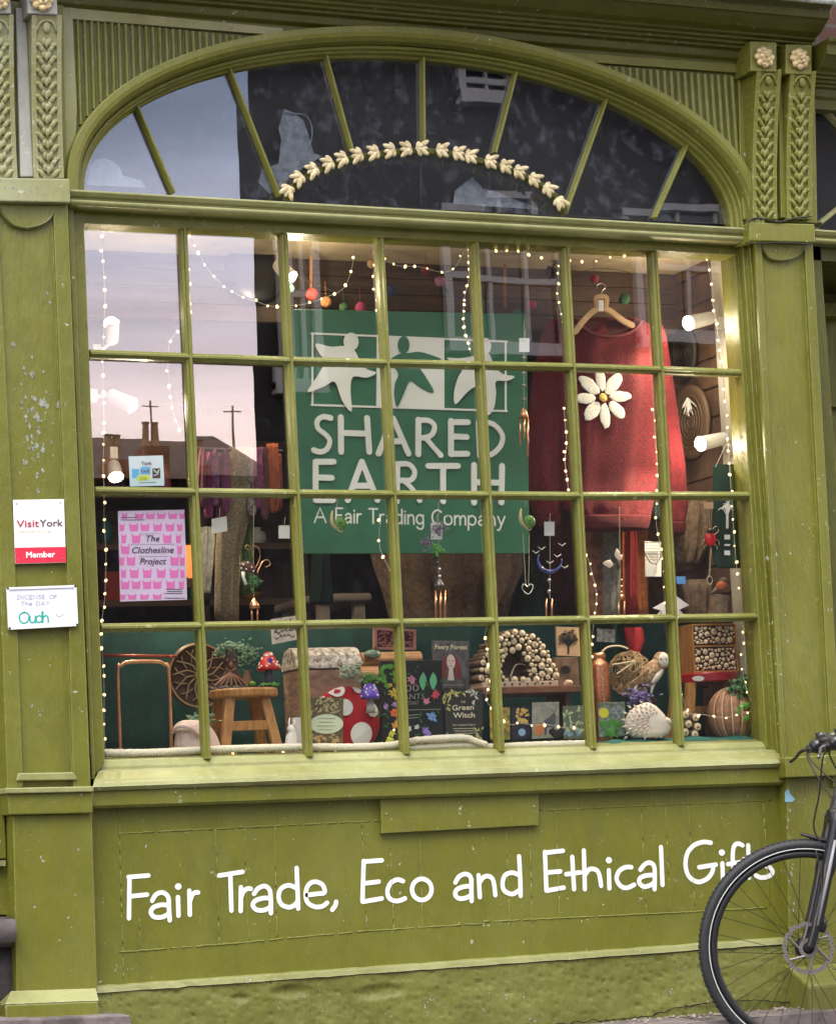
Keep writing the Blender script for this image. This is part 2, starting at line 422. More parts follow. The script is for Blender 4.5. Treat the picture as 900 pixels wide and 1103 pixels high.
# ---------------------------------------------------------------- fanlight
A = P(89.5, 203, YG); B = P(784, 238, YG); T = P(455, 66, YG)
FC = (A+B)/2; FC.z = (A.z+B.z)/2 - .005; fa = (B.x-A.x)/2; fb = T.z-FC.z
zs = FC.z
def el(a, b, t): return FC.x + a*math.cos(t), zs + b*math.sin(t)
def arch(mb, prof, n=72, t0=0, t1=math.pi):
    """prof (radial offset, y)"""
    o = len(mb.v); m = len(prof)
    for ii in range(-1, n+2):
        i = min(max(ii, 0), n); t = t0+(t1-t0)*i/n
        cx, cz = el(fa, fb, t); nx, nz = math.cos(t)/fa, math.sin(t)/fb; l = math.hypot(nx, nz); nx /= l; nz /= l
        for r, y in prof: mb.v.append(V((cx+nx*r, y, cz+nz*r-(.05 if ii != i else 0))))
    n += 2
    for i in range(n):
        for k in range(m): mb.face([o+i*m+k, o+i*m+(k+1) % m, o+(i+1)*m+(k+1) % m, o+(i+1)*m+k])
    mb.face([o+k for k in range(m)]); mb.face([o+n*m+k for k in range(m)][::-1])
mb = MB(); arch(mb, [(0, .09), (0, .045), (.006, .040), (.010, .020), (.016, .018), (.018, .002), (.026, 0), (.028, .008), (.030, -.004), (.034, -.030), (.046, -.046), (.058, -.050), (.078, -.050), (.080, -.030), (.080, .09)])
fan = mb.build('fanlight', GREEN, shop, smooth=False, bevel=.002)
# glazing bars of the fan
fans = [((147, 119), (184, 206)), ((246, 78), (298, 210)), ((350, 66), (376, 160)), ((453, 67), (454, 153)), ((552, 83), (531, 164)), ((649, 112), (608, 226)), ((735, 162), (703, 234))]
fprof = [(-.0085, .052), (-.007, .040), (-.0025, .030), (.0025, .030), (.007, .040), (.0085, .052), (.0085, .0595), (-.0085, .0595)]
bottom_y = lambda x: 203+(x-89.5)*35/694.5
for (a, b) in fans:
    p, q = P(*a, YG), P(*b, YG); p.y = q.y = 0; d = (p-q).normalized()
    g = MB(); g.bar(q-d*.008, p+d*.014, fprof); g.build('glazing_bar', GREEN, fan, bevel=.001)
# inner arched bar under the garland
gar = [(306, 214), (310, 203), (322, 191), (345, 179), (375, 169), (410, 163), (445, 160), (480, 163), (515, 171), (548, 181), (575, 194), (594, 208), (604, 222), (606, 228)]
g = MB()
gp = [P(a, b+4, YG) for a, b in catmull(gar, 4)]
for a, b in zip(gp, gp[1:]):
    a = V((a.x, 0, a.z)); b = V((b.x, 0, b.z)); g.bar(a, b, [(-.008, .03), (.008, .03), (.008, .0595), (-.008, .0595)])
g.build('inner_arch_bar', GDARK, fan)
CREAM = mat('cream and gilt carved leaves', (0.50, 0.40, 0.20), .45, var=.25, vscale=60, col2=(0.74, 0.64, 0.40), bump=.3)
g = MB(); gq = catmull(gar, 8); L_ = [0]
for a, b in zip(gq, gq[1:]): L_.append(L_[-1]+math.hypot(b[0]-a[0], b[1]-a[1]))
NL = 19
for k in range(NL):
    s_ = L_[-1]*(k+.5)/NL; i = max(t for t in range(len(L_)) if L_[t] <= s_); i = min(i, len(gq)-2)
    c = P(gq[i][0], gq[i][1], .02); c.y = .018; n_ = P(gq[i+1][0], gq[i+1][1], .02); d = V((n_.x-c.x, 0, n_.z-c.z)).normalized()*(-1 if k < NL*.45 else 1)
    pr = V((-d.z, 0, d.x))
    for sg, ln, ang in ((1, .052, .62), (-1, .046, .5), (1, .040, .08), (-1, .030, 1.15), (1, .026, 1.3)):
        dd = (d*math.cos(ang)+pr*sg*math.sin(ang)); M = Matrix.Rotation(0, 3, 'Y')
        ex = dd; ey = V((0, 1, 0)); ez = ex.cross(ey)
        M = Matrix((ex, ey, ez)).transposed()
        g.ell(c+dd*ln*.45-d*.016+V((0, -.004*abs(sg)-.003*(ln > .045), 0)), ln*.5, .0065, .0085, 10, 6, M)
    g.ell(c-d*.016, .007, .007, .007, 8, 6)
g.build('leaf_garland', CREAM, fan, smooth=True)
# panes: sectors between bars
def arcpt(px, py):  # parameter angle of the ellipse through a measured point
    p = P(px, py, YG); return math.atan2((p.z-zs)/fb, (p.x-FC.x)/fa)
ts = [math.pi] + [arcpt(*a) for a, b in fans] + [0]
ft = [P(x, bottom_y(x)+3, YG) for x in (89, 184, 299, 386, 454, 521, 609, 702, 785)]
for i in range(8):
    t0, t1 = ts[i], ts[i+1]; pts = []
    for k in range(9):
        x, z = el(fa+.004, fb+.004, t0+(t1-t0)*k/8); pts.append(V((x, YG, z)))
    pts += [ft[i+1], ft[i]]; c = sum(pts, V())/len(pts); tx, tz = random.gauss(0, .003), random.gauss(0, .002)
    for p in pts: p.y = YG+(p.x-c.x)*tx+(p.z-c.z)*tz
    g = MB(); g.ext(pts, V((0, .0035, 0))); g.build('pane', GLASSF, fan)
# the board behind the fan glass, with torn old paper stuck on the glass
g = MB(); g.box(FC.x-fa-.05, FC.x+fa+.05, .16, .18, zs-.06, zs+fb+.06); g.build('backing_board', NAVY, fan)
PAPER = mat('dusty torn film', (0.16, 0.18, 0.23), .8, var=.35, vscale=30)
def torn(pts, y=.072):
    g = MB(); g.prism(pts, y, y+.0015); return g
g = torn([(94, 199), (97, 180), (103, 172), (113, 170), (123, 174), (130, 182), (132, 189), (141, 191), (152, 194), (157, 202)]); g.build('torn_paper', PAPER, fan); g = MB()
g.prism([(488, 219), (490, 205), (500, 197), (509, 190), (513, 195), (520, 203), (537, 207), (552, 214), (570, 220), (583, 226)], .072, .0735); g.build('torn_paper', PAPER, fan); g = MB()
g.prism([(278, 196), (283, 182), (300, 176), (303, 150), (300, 138), (306, 117), (318, 122), (327, 130), (333, 148), (338, 165), (347, 168), (330, 178), (312, 190), (303, 205), (290, 208)], .072, .0735)
g.build('torn_paper', PAPER, fan)
g = MB(); g.tube([P(a, b, .066) for a, b in catmull([(306, 120), (318, 122), (329, 124), (335, 134), (336, 146), (333, 158)], 5)], .002, 6); g.build('loose_wire', PAPER, fan)

# ---------------------------------------------------------------- wall panel around the arch, with reeding
def spandrel(side):
    g = MB()
    N_ = 26
    if side < 0: tt = [math.pi - (math.pi/2)*k/N_ for k in range(N_+1)]; ox = P(66, 190, -.0).x
    else: tt = [(math.pi/2)*k/N_ for k in range(N_+1)]; ox = P(806, 238, 0).x
    arcp = [V((el(fa+.07, fb+.07, t)[0], 0, el(fa+.07, fb+.07, t)[1])) for t in tt]
    ztop = P(66, -8, 0).z if side < 0 else P(806, 60, 0).z
    zt = zs+fb+.16
    for a, b in zip(arcp, arcp[1:]):
        g.ext([a, b, V((b.x, 0, zt)), V((a.x, 0, zt))], V((0, .06, 0)))
    a = arcp[0]; g.ext([V((ox, 0, a.z)), V((a.x, 0, a.z)), V((a.x, 0, zt)), V((ox, 0, zt))], V((0, .06, 0)))
    ob = g.build('spandrel', GDARK, shop)
    r = MB()
    if side < 0: x0, x1 = P(81, 80, 0).x, P(303, 42, 0).x
    else: x0, x1 = P(606, 72, 0).x, P(794, 130, 0).x
    n = 31 if side < 0 else 25
    for k in range(n):
        x = x0+(x1-x0)*(k+.5)/n; w = (x1-x0)/n*.30
        u = (x-FC.x)/(fa+.085)
        zb = zs + (fb+.085)*math.sqrt(max(0, 1-u*u)) if abs(u) < 1 else zs+.15
        zb = max(zb, zs+.15) + .002
        if side < 0:
            f = k/n; ztp = P(81, 21, 0).z*(1-f)+P(303, 44, 0).z*f
        else:
            f = k/n; ztp = P(606, 68, 0).z*(1-f)+P(794, 83, 0).z*f
        if ztp-zb < .01: continue
        r.bar(V((x, 0, zb)), V((x, 0, ztp)), [(-w, .001), (-w*.8, -.006), (-w*.3, -.010), (w*.3, -.010), (w*.8, -.006), (w, .001)])
    r.build('reeding', GREEN, ob)
    # flat border strips
    b = MB()
    if side < 0:
        b.prism([(66, -8), (77, -8), (83, 118), (79, 200), (71, 200)], -.014, .002)
        b.prism([(77, 8), (305, 30), (305, 38), (78, 20)], -.014, .002)
    else:
        b.prism([(795, 78), (807, 78), (809, 236), (801, 236), (797, 175)], -.014, .002)
        b.prism([(600, 55), (808, 70), (808, 79), (600, 64)], -.014, .002)
    b.build('border_strip', GPALE if side < 0 else GREEN, ob, bevel=.002)
spandrel(-1); spandrel(1)

# ---------------------------------------------------------------- cornice
g = MB()
cprof = [(-.02, .06), (-.02, -.012), (.012, -.012), (.022, -.030), (.045, -.034), (.050, -.055), (.057, -.055), (.060, -.075), (.067, -.075), (.070, -.095), (.077, -.095), (.080, -.115), (.086, -.118), (.100, -.150), (.130, -.185), (.148, -.200), (.148, -.215), (.200, -.222), (.215, -.240), (.232, -.245), (.232, .06)]
cprof = [(u if u <= .086 else .086+(u-.086)*.62, w) for u, w in cprof]
cl, cr = P(-60, -10, 0), P(862, 71, 0); cl.y = cr.y = 0
cz0 = P(440, 41, 0).z; 
za = P(78, 14, 0).z; zb_ = P(795, 72, 0).z; slope = (zb_-za)/(P(795, 72, 0).x-P(78, 14, 0).x)
def cz(x): return za+slope*(x-P(78, 14, 0).x)
xl, xr = P(-300, 0, 0).x, P(893, 40, -.2).x
g.frustum([V((xl, w, cz(xl)+u)) for u, w in cprof], [V((xr, w, cz(xr)+u)) for u, w in cprof])
cor = g.build('cornice', GDARK, shop, bevel=.003)
LEAD = mat('painted lead flashing', (0.42, 0.46, 0.40), .5, var=.35, vscale=25, bump=.8, bscale=30)
g = MB()
def fl(u, v):
    x = xl+(xr+.03-xl)*u; w = noise.noise(V((x*9, v*2, 1)))*.008
    pr = [(-.262, .158), (-.270, .182), (-.258, .196), (-.10, .206), (.06, .214)]
    k = v*4; i = min(int(k), 3); f = k-i; a, b = pr[i], pr[i+1]
    return V((x, a[0]*(1-f)+b[0]*f + w, cz(x)+a[1]*(1-f)+b[1]*f+w*.5))
g.grid(fl, 160, 8); g.build('lead_flashing', LEAD, cor, smooth=True, solid=.006)
# neighbouring bay's cornice, lower
g = MB(); x2 = xr+.004; g.frustum([V((x2, w*.8, cz(xr)+u-.11)) for u, w in cprof], [V((x2+2.4, w*.8, cz(xr)+u-.13)) for u, w in cprof]); g.build('cornice', GDARK, shop)
# brick wall above
bmw = bpy.data.materials.new('aged red brick'); bmw.use_nodes = True; nt = bmw.node_tree; b_ = nt.nodes['Principled BSDF']; bt = nt.nodes.new('ShaderNodeTexBrick')
tc = nt.nodes.new('ShaderNodeTexCoord'); mpb = nt.nodes.new('ShaderNodeMapping'); mpb.inputs['Rotation'].default_value = (math.pi/2, 0, 0); nt.links.new(tc.outputs['Object'], mpb.inputs[0]); nt.links.new(mpb.outputs[0], bt.inputs['Vector'])
bt.inputs['Scale'].default_value = 1; bt.inputs['Brick Width'].default_value = .225; bt.inputs['Row Height'].default_value = .075; bt.inputs['Mortar Size'].default_value = .006
bt.inputs['Color1'].default_value = (.055, .022, .018, 1); bt.inputs['Color2'].default_value = (.08, .035, .026, 1); bt.inputs['Mortar'].default_value = (.07, .06, .055, 1)
nt.links.new(bt.outputs[0], b_.inputs['Base Color']); b_.inputs['Roughness'].default_value = .9
BRICK = bmw
g = MB(); g.box(xl, 3.5, -.0, .3, cz(xr)+.1, cz(xr)+5.0); g.build('upper_wall', BRICK, shop)

# ---------------------------------------------------------------- pilasters
GILT = mat('tarnished gilt', (0.60, 0.48, 0.26), .4, .3, bump=.6, bscale=80, var=.4, vscale=60)
def bracket(par, tl, tr, bl, br, y0=-.05, y1=-.105, m=GREEN, nleaf=11):
    """console bracket: tapering block that leans out to the top, with carved leaves"""
    n = 14; g = MB()
    def pt(u, v, dy=0):
        y = y0+(y1-y0)*(v**2.2)
        L0 = (bl[0]+(tl[0]-bl[0])*v, bl[1]+(tl[1]-bl[1])*v); R_ = (br[0]+(tr[0]-br[0])*v, br[1]+(tr[1]-br[1])*v)
        p = P(L0[0]+(R_[0]-L0[0])*u, L0[1]+(R_[1]-L0[1])*u, -.07); return V((p.x, y+dy, p.z))
    for i in range(n):
        a, b = i/n, (i+1)/n
        g.frustum([pt(0, a), pt(1, a), V((pt(1, a).x, .0, pt(1, a).z)), V((pt(0, a).x, .0, pt(0, a).z))], [pt(0, b), pt(1, b), V((pt(1, b).x, .0, pt(1, b).z)), V((pt(0, b).x, .0, pt(0, b).z))])
    for u0, u1 in ((0, .15), (.85, 1)):   # raised edges
        for i in range(n):
            a, b = i/n, (i+1)/n
            g.frustum([pt(u0, a, -.006), pt(u1, a, -.006), pt(u1, a, .002), pt(u0, a, .002)], [pt(u0, b, -.006), pt(u1, b, -.006), pt(u1, b, .002), pt(u0, b, .002)])
    ob = g.build('console_bracket', m, par)
    l = MB(); w = (pt(1, .5)-pt(0, .5)).length
    for k in range(nleaf):
        v = .02+.86*k/nleaf
        for sg in (-1, 1):
            for q, (du, ln, an) in enumerate(((.20, .38, .55), (.30, .28, 1.15), (.10, .30, .1))):
                c = pt(.5+sg*du*(1-.25*v), min(v+.02*q, .97), -.004); dd = V((sg*math.sin(an), -.12, math.cos(an))).normalized()
                ey = V((0, 1, 0)); ez = dd.cross(ey).normalized(); ey = ez.cross(dd)
                l.ell(c, w*ln*.5, .0055, w*.085, 8, 6, Matrix((dd, ey, ez)).transposed())
        l.ell(pt(.5, v+.03, -.004), w*.06, .006, w*.16, 8, 6)
    l.ell(pt(.5, .93, -.004), w*.13, .006, w*.2, 10, 6)
    l.tube([pt(.5-.33*math.cos(t), .90+.07*math.sin(t), -.003) for t in [math.pi*k/8 for k in range(9)]], w*.05, 6)
    l.build('carved_leaves', m, par, smooth=True)
def rosette(par, x, z, y, r):
    g = MB(); c = P(x, z, y); r *= S(x, z, y)
    for ring, (n, rr, s) in enumerate(((8, .68, .36), (5, .33, .28), (1, 0, .24))):
        for k in range(n):
            a = 2*math.pi*k/n+ring*.5; g.ell(c+V((math.cos(a)*rr*r, -.006*ring, math.sin(a)*rr*r)), r*s, .009, r*s, 9, 6)
    g.build('rosette', GILT, par, smooth=True)

pl = thing('tmp', '', '', P(50, 1092, -.06)); bpy.data.objects.remove(pl)
def chips(par, x0, x1, z0, z1, n, y, m=None, rmax=.006, seed=1):
    random.seed(seed); g = MB()
    for _ in range(n):
        px = random.gauss((x0+x1)/2, (x1-x0)/4); py = random.gauss((z0+z1)/2, (z1-z0)/4); c = P(px, py, y); r = rmax*random.uniform(.10, 1)**1.8; k = random.randint(11, 17); st = random.uniform(1, 1.9)
        g.ext([V((c.x+r*(.75+.9*noise.noise(V((i*.8, _*3.1, seed))))*math.cos(2*math.pi*i/k), y-.0003-_*.000004, c.z+st*r*(.75+.9*noise.noise(V((i*.8, _*3.1, seed))))*math.sin(2*math.pi*i/k))) for i in range(k)], V((0, .0008, 0)))
    g.build('flaked_paint', m or SCUFF, par)
SCUFF = mat('scuffed primer', (.20, .21, .12), .6, var=.4, vscale=120, col2=(.36, .38, .32))

# left pilaster
g = MB(); g.prism([(-14, 217), (73, 219), (98, 850), (8, 852)], -.052, .12)
g.prism([(-30, -20), (68, -20), (72, 192), (-20, 192)], -.02, .12)
g.prism([(57, 219), (73, 219), (97, 848), (79, 848), (72, 600)], -.066, -.05)
g.prism([(-14, 217), (-3, 217), (16, 600), (25, 848), (8, 850)], -.066, -.05)
g.prism([(-3, 217), (57, 218), (58, 230), (52, 239), (41, 245), (28, 247), (15, 243), (5, 235), (-2, 224)], -.0655, -.05)
pil = g.build('pilaster', GREEN, shop, bevel=.0025)
g = MB(); g.tube([P(a, b, -.066) for a, b in catmull([(-2, 222), (5, 233), (15, 242), (28, 245), (41, 243), (52, 237), (57, 229)], 4)], .004, 6); g.build('curved_bead', GDARK, pil)
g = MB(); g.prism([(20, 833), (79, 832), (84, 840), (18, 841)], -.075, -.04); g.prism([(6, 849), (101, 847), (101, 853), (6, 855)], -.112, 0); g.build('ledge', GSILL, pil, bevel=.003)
g = MB(); g.prism([(8, 855), (100, 853), (100, 876), (10, 878)], -.10, .1); g.build('band_block', GREEN, pil, bevel=.004)
g = MB(); g.prism([(14, 878), (99, 876), (105, 1068), (18, 1072)], -.080, .1); g.build('pedestal', GREEN, pil, bevel=.004)
g = MB()
def pr2(g, q, yf, yb, top): # block with sloping top
    a = [P(x, z, yf) for x, z in q]; g.ext(a, V((0, yb-yf, 0)))
g.prism([(6, 1082), (106, 1078), (110, 1140), (6, 1140)], -.125, .1)
pil_base = g.build('base_block', GREEN, pil, bevel=.006)
g = MB(); a = [P(x, z, -.125) for x, z in ((6, 1082), (106, 1078))]; b = [P(x, z, -.085) for x, z in ((12, 1068), (103, 1065))]
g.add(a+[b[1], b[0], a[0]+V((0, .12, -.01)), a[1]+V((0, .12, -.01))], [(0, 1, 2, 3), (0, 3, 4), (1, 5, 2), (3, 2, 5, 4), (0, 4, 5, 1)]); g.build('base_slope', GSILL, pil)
g = MB(); g.prism([(-24, 191), (75, 192), (76, 218), (-24, 216)], -.095, .1); g.build('capital_block', GPALE, pil, bevel=.004)
bracket(pil, (31, 20), (63, 20), (38, 190), (70, 190), m=GPALE); bracket(pil, (-20, 20), (11, 20), (-13, 190), (20, 190), m=GPALE)
g = MB(); g.prism([(17, 8), (28, 8), (36, 190), (22, 190)], -.045, 0); g.build('centre_fillet', GREY, pil, bevel=.003)
g = MB(); g.prism([(29, -14), (61, -14), (62, 15), (30, 14)], -.118, 0); g.build('top_block', GREY, pil, bevel=.003); g = MB(); g.prism([(-22, -14), (11, -14), (12, 14), (-21, 13)], -.118, 0); g.build('top_block', GREY, pil, bevel=.003)
rosette(pil, 45, -1, -.13, 13); rosette(pil, -2, -2, -.13, 13)
chips(pil, 18, 55, 385, 520, 90, -.0525, seed=4, rmax=.010); chips(pil, 30, 50, 755, 780, 8, -.0525, seed=5); chips(pil, 40, 60, 310, 330, 6, -.0525, seed=6)
chips(pil, 0, 60, 195, 214, 20, -.0955, seed=7, rmax=.004)

# right pilaster
g = MB(); g.prism([(813, 258), (875, 260), (908, 848), (848, 842)], -.052, .12)
g.prism([(806, 60), (877, 60), (880, 240), (808, 238)], -.02, .12)
g.prism([(813, 258), (820, 258), (829, 470), (848, 838), (843, 838), (825, 500)], -.066, -.05)
g.prism([(866, 260), (875, 260), (908, 848), (897, 848)], -.066, -.05)
g.prism([(820, 258), (866, 260), (866, 268), (859, 276), (850, 280), (838, 281), (828, 278), (822, 269)], -.0655, -.05)
pir = g.build('pilaster', GREEN, shop, bevel=.0025)
g = MB(); g.tube([P(a, b, -.066) for a, b in catmull([(821, 268), (828, 277), (838, 280), (850, 279), (859, 275), (866, 267)], 4)], .004, 6); g.build('curved_bead', GDARK, pir)
g = MB(); g.prism([(845, 816), (915, 812), (916, 835), (847, 838)], -.10, .1); g.build('band_block', GREEN, pir, bevel=.004)
g = MB(); g.prism([(847, 838), (916, 835), (922, 1050), (850, 1050)], -.055, .1); g.build('pedestal', GREEN, pir, bevel=.004)
g = MB(); g.prism([(807, 239), (877, 241), (878, 261), (807, 259)], -.095, .1); g.build('capital_block', GREEN, pir, bevel=.004)
g = MB(); g.tube([P(a, b, -.098) for a, b in catmull([(803, 239), (812, 235), (825, 236), (838, 239), (850, 236), (862, 234), (874, 233)], 4)], .003, 6); g.tube([P(a, b, -.096) for a, b in catmull([(803, 261), (818, 262), (840, 261), (876, 263)], 4)], .002, 6); g.build('black_cable', mat('black rubber', (.012, .012, .012), .5), pir)
bracket(pir, (809, 78), (835, 78), (813, 234), (839, 234)); bracket(pir, (845, 80), (872, 80), (850, 234), (877, 234))
g = MB(); g.prism([(808, 44), (836, 45), (836, 77), (808, 76)], -.112, 0); g.build('top_block', GREEN, pir, bevel=.003); g = MB(); g.prism([(846, 47), (874, 48), (874, 80), (846, 79)], -.112, 0); g.build('top_block', GREEN, pir, bevel=.003)
g = MB(); g.prism([(838, 80), (845, 80), (849, 234), (841, 234)], -.045, 0); g.build('centre_fillet', GREEN, pir, bevel=.002)
rosette(pir, 823, 61, -.12, 12); rosette(pir, 861, 63, -.12, 12)
# stone plinth block at its foot, standing forward of the wall
pb = P(843, 1038, -.03); pf = P(872, 1062, -.175); pf.x = (pf.x+pb.x)/2; pb.x = pf.x
g = MB(); g.ext([V((pf.x, .1, -.3)), V((pf.x, -.175, -.3)), V((pf.x, -.175, pf.z)), V((pf.x, -.03, pb.z)), V((pf.x, .1, pb.z))], V((.7, 0, 0)))
PLINTHM = paint('thick mossy green paint on stone', (0.145, 0.15, 0.022), (0.23, 0.24, 0.06), .6, .5, .63, 1.0)
g.build('plinth_block', PLINTHM, pir, bevel=.010)

chips(pir, 868, 882, 330, 800, 60, -.0525, m=GSILL, rmax=.003, seed=11); chips(pir, 824, 836, 600, 800, 30, -.0665, m=GSILL, rmax=.003, seed=12)
chips(pir, 846, 856, 850, 1020, 40, -.0555, m=GREY, rmax=.004, seed=13)
g = MB(); g.prism([(846, 853), (849, 850), (851, 856), (856, 861), (853, 864), (846, 864)], -.0562, -.05); g.build('blue_paint_chip', mat('old blue undercoat', (.22, .42, .52), .6), pir)

# ---------------------------------------------------------------- sill, band, stallriser, plinth
g = MB()
def sillsweep(g, rows, n=60, jit=.0012):
    """rows: list of (pxL, pyL, pxR, pyR, y)"""
    o = len(g.v); m = len(rows)
    for i in range(n+1):
        f = i/n
        for k, (a, b, c, d, y) in enumerate(rows):
            p = P(a+(c-a)*f, b+(d-b)*f, y); jj = jit*noise.noise(V((f*40, k*3, 0)))
            g.v.append(p+V((0, jj, jj)))
    for i in range(n):
        for k in range(m-1): g.face([o+i*m+k, o+i*m+k+1, o+(i+1)*m+k+1, o+(i+1)*m+k])
    g.face([o+k for k in range(m)]); g.face([o+n*m+k for k in range(m)][::-1])
sillsweep(g, [(112, 816, 828, 795, .11), (112, 819.5, 829, 799.5, .045), (110, 826, 834, 804, .030), (109, 829.5, 837, 807, .028), (108, 830.5, 840, 808, .006), (106, 831.5, 842, 809, .004), (102, 840, 847, 816, -.040), (101, 842, 848, 817, -.043), (101, 843.5, 848, 818, -.060), (100, 848, 849, 822, -.066), (100, 852, 849, 826, -.055), (100, 852, 849, 826, .11)])
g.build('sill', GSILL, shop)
g = MB(); sillsweep(g, [(100, 848, 848, 822, .0), (100, 849, 848, 823, -.046), (100, 868, 848, 842, -.046), (100, 871, 848, 845, -.038), (100, 872, 848, 846, .0)]); g.build('sill_band', GREEN, shop)
g = MB(); g.prism([(92, 860), (856, 835), (856, 1030), (96, 1080)], 0, .1); stall = g.build('stallriser', GREEN, shop)
# ragged seams between the boards
g = MB(); random.seed(21)
def seam(a, b, r=.0016, br=.12):
    r *= 1.7
    n = int(math.hypot(b[0]-a[0], b[1]-a[1])/4)+1; cur = []
    for i in range(n+1):
        f = i/n; x = a[0]+(b[0]-a[0])*f; y = a[1]+(b[1]-a[1])*f
        cur.append(P(x+noise.noise(V((x*.3, y*.3, 3)))*1.0, y+noise.noise(V((x*.3, y*.3, 9)))*1.0, .0002-.0008*abs(noise.noise(V((x*.3, y*.3, 5))))))
        if random.random() < br and len(cur) > 2: g.tube(cur, [r*(.5+random.random()*.8) for _ in cur], 5); cur = []
    if len(cur) > 1: g.tube(cur, r, 5)
for a, b in (((128, 898), (232, 893)), ((232, 893), (410, 884)), ((580, 873), (830, 862)), ((128, 872), (133, 1060)), ((128, 1026), (235, 1018)), ((235, 1018), (395, 1003)), ((395, 1003), (520, 995)), ((520, 993), (735, 983)), ((735, 983), (825, 978)), ((232, 893), (236, 1018)), ((263, 892), (268, 1014)), ((296, 890), (298, 1010)), ((389, 884), (395, 1003)), ((420, 900), (424, 1004)), ((452, 899), (455, 1000)), ((545, 892), (549, 996)), ((570, 890), (573, 994)), ((598, 872), (603, 992)), ((690, 866), (696, 990)), ((716, 868), (722, 984)), ((741, 868), (748, 980)), ((822, 866), (828, 975)), ((150, 990), (151, 1026))):
    seam(a, b, .0012 if a[1] != b[1] and abs(a[0]-b[0]) < 12 else .0017, .22 if abs(a[0]-b[0]) < 12 else .1)
g.build('board_seams', GREEN, stall, smooth=True)
chips(stall, 500, 560, 992, 1000, 14, -.0006, m=GSILL, rmax=.006, seed=31); chips(stall, 610, 650, 984, 994, 12, -.0006, m=GSILL, rmax=.005, seed=32); chips(stall, 740, 760, 962, 972, 6, -.0006, m=GSILL, rmax=.004, seed=33); chips(stall, 180, 760, 900, 1010, 26, -.0006, m=GSILL, rmax=.0022, seed=34); chips(stall, 120, 170, 1036, 1056, 20, -.0006, m=GSILL, rmax=.004, seed=35)
g = MB(); g.prism([(410, 857), (580, 850), (580, 889), (411, 898)], -.020, .002)
cb = g.build('cover_board', GREEN, stall, bevel=.002)
for x, z in ((416, 877), (575, 869), (449, 838), (189, 854)): g = MB(); g.ell(P(x, z, -.022 if x not in (449, 189) else -.048), .004, .003, .004, 8, 6); g.build('screw', GSILL, cb, smooth=True)
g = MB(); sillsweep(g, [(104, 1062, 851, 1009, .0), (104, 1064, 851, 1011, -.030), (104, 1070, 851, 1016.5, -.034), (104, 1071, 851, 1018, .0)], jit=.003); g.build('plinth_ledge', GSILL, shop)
# rough rendered plinth
g = MB()
def plf(u, v):
    a = P(100+(856-100)*u, 1070-53*u, 0); x = a.x; z = a.z*(1-v)+(-.12)*v
    d = noise.noise(V((x*7, z*9, 0)))*.005+noise.noise(V((x*22, z*30, 4)))*.0022+max(0, noise.noise(V((x*60, z*80, 4)))-.2)*.011+noise.noise(V((x*130, z*140, 4)))*.0010
    c = .0
    for (cx, cz_, rx, rz) in ((255, 1075, 13, 5), (310, 1068, 28, 8), (405, 1068, 34, 9)):
        q = P(cx, cz_, 0); k = ((x-q.x)/(rx*.0027))**2+((z-q.z)/(rz*.0027))**2
        if k < 1: c = .010*(1-k)
    return V((x, -.028-v*.02+d+c, z))
g.grid(plf, 330, 70); PR_ = MB
plinth = g.build('rendered_plinth', PLINTHM, shop, smooth=True)
for (xa_, xb_, lift) in ((560, 700, .0), (700, 852, .028)):
    g = MB(); W = []
    for k in range(46):
        p = P(xa_+(xb_-xa_)*k/45, 1090, -.03); f = k/45
        W.append(V((p.x, -.045-.006*noise.noise(V((k*.4, 2, lift*50))), .146+lift*math.sin(math.pi*f)**.6+.012*noise.noise(V((k*.35, xa_, 0))))))
    g.tube(W, [.0015+.0035*abs(noise.noise(V((k*.5, 7, xa_)))) for k in range(46)], 6); g.build('foot_crack', mat('black open crack', (.012, .011, .008), .9), plinth)

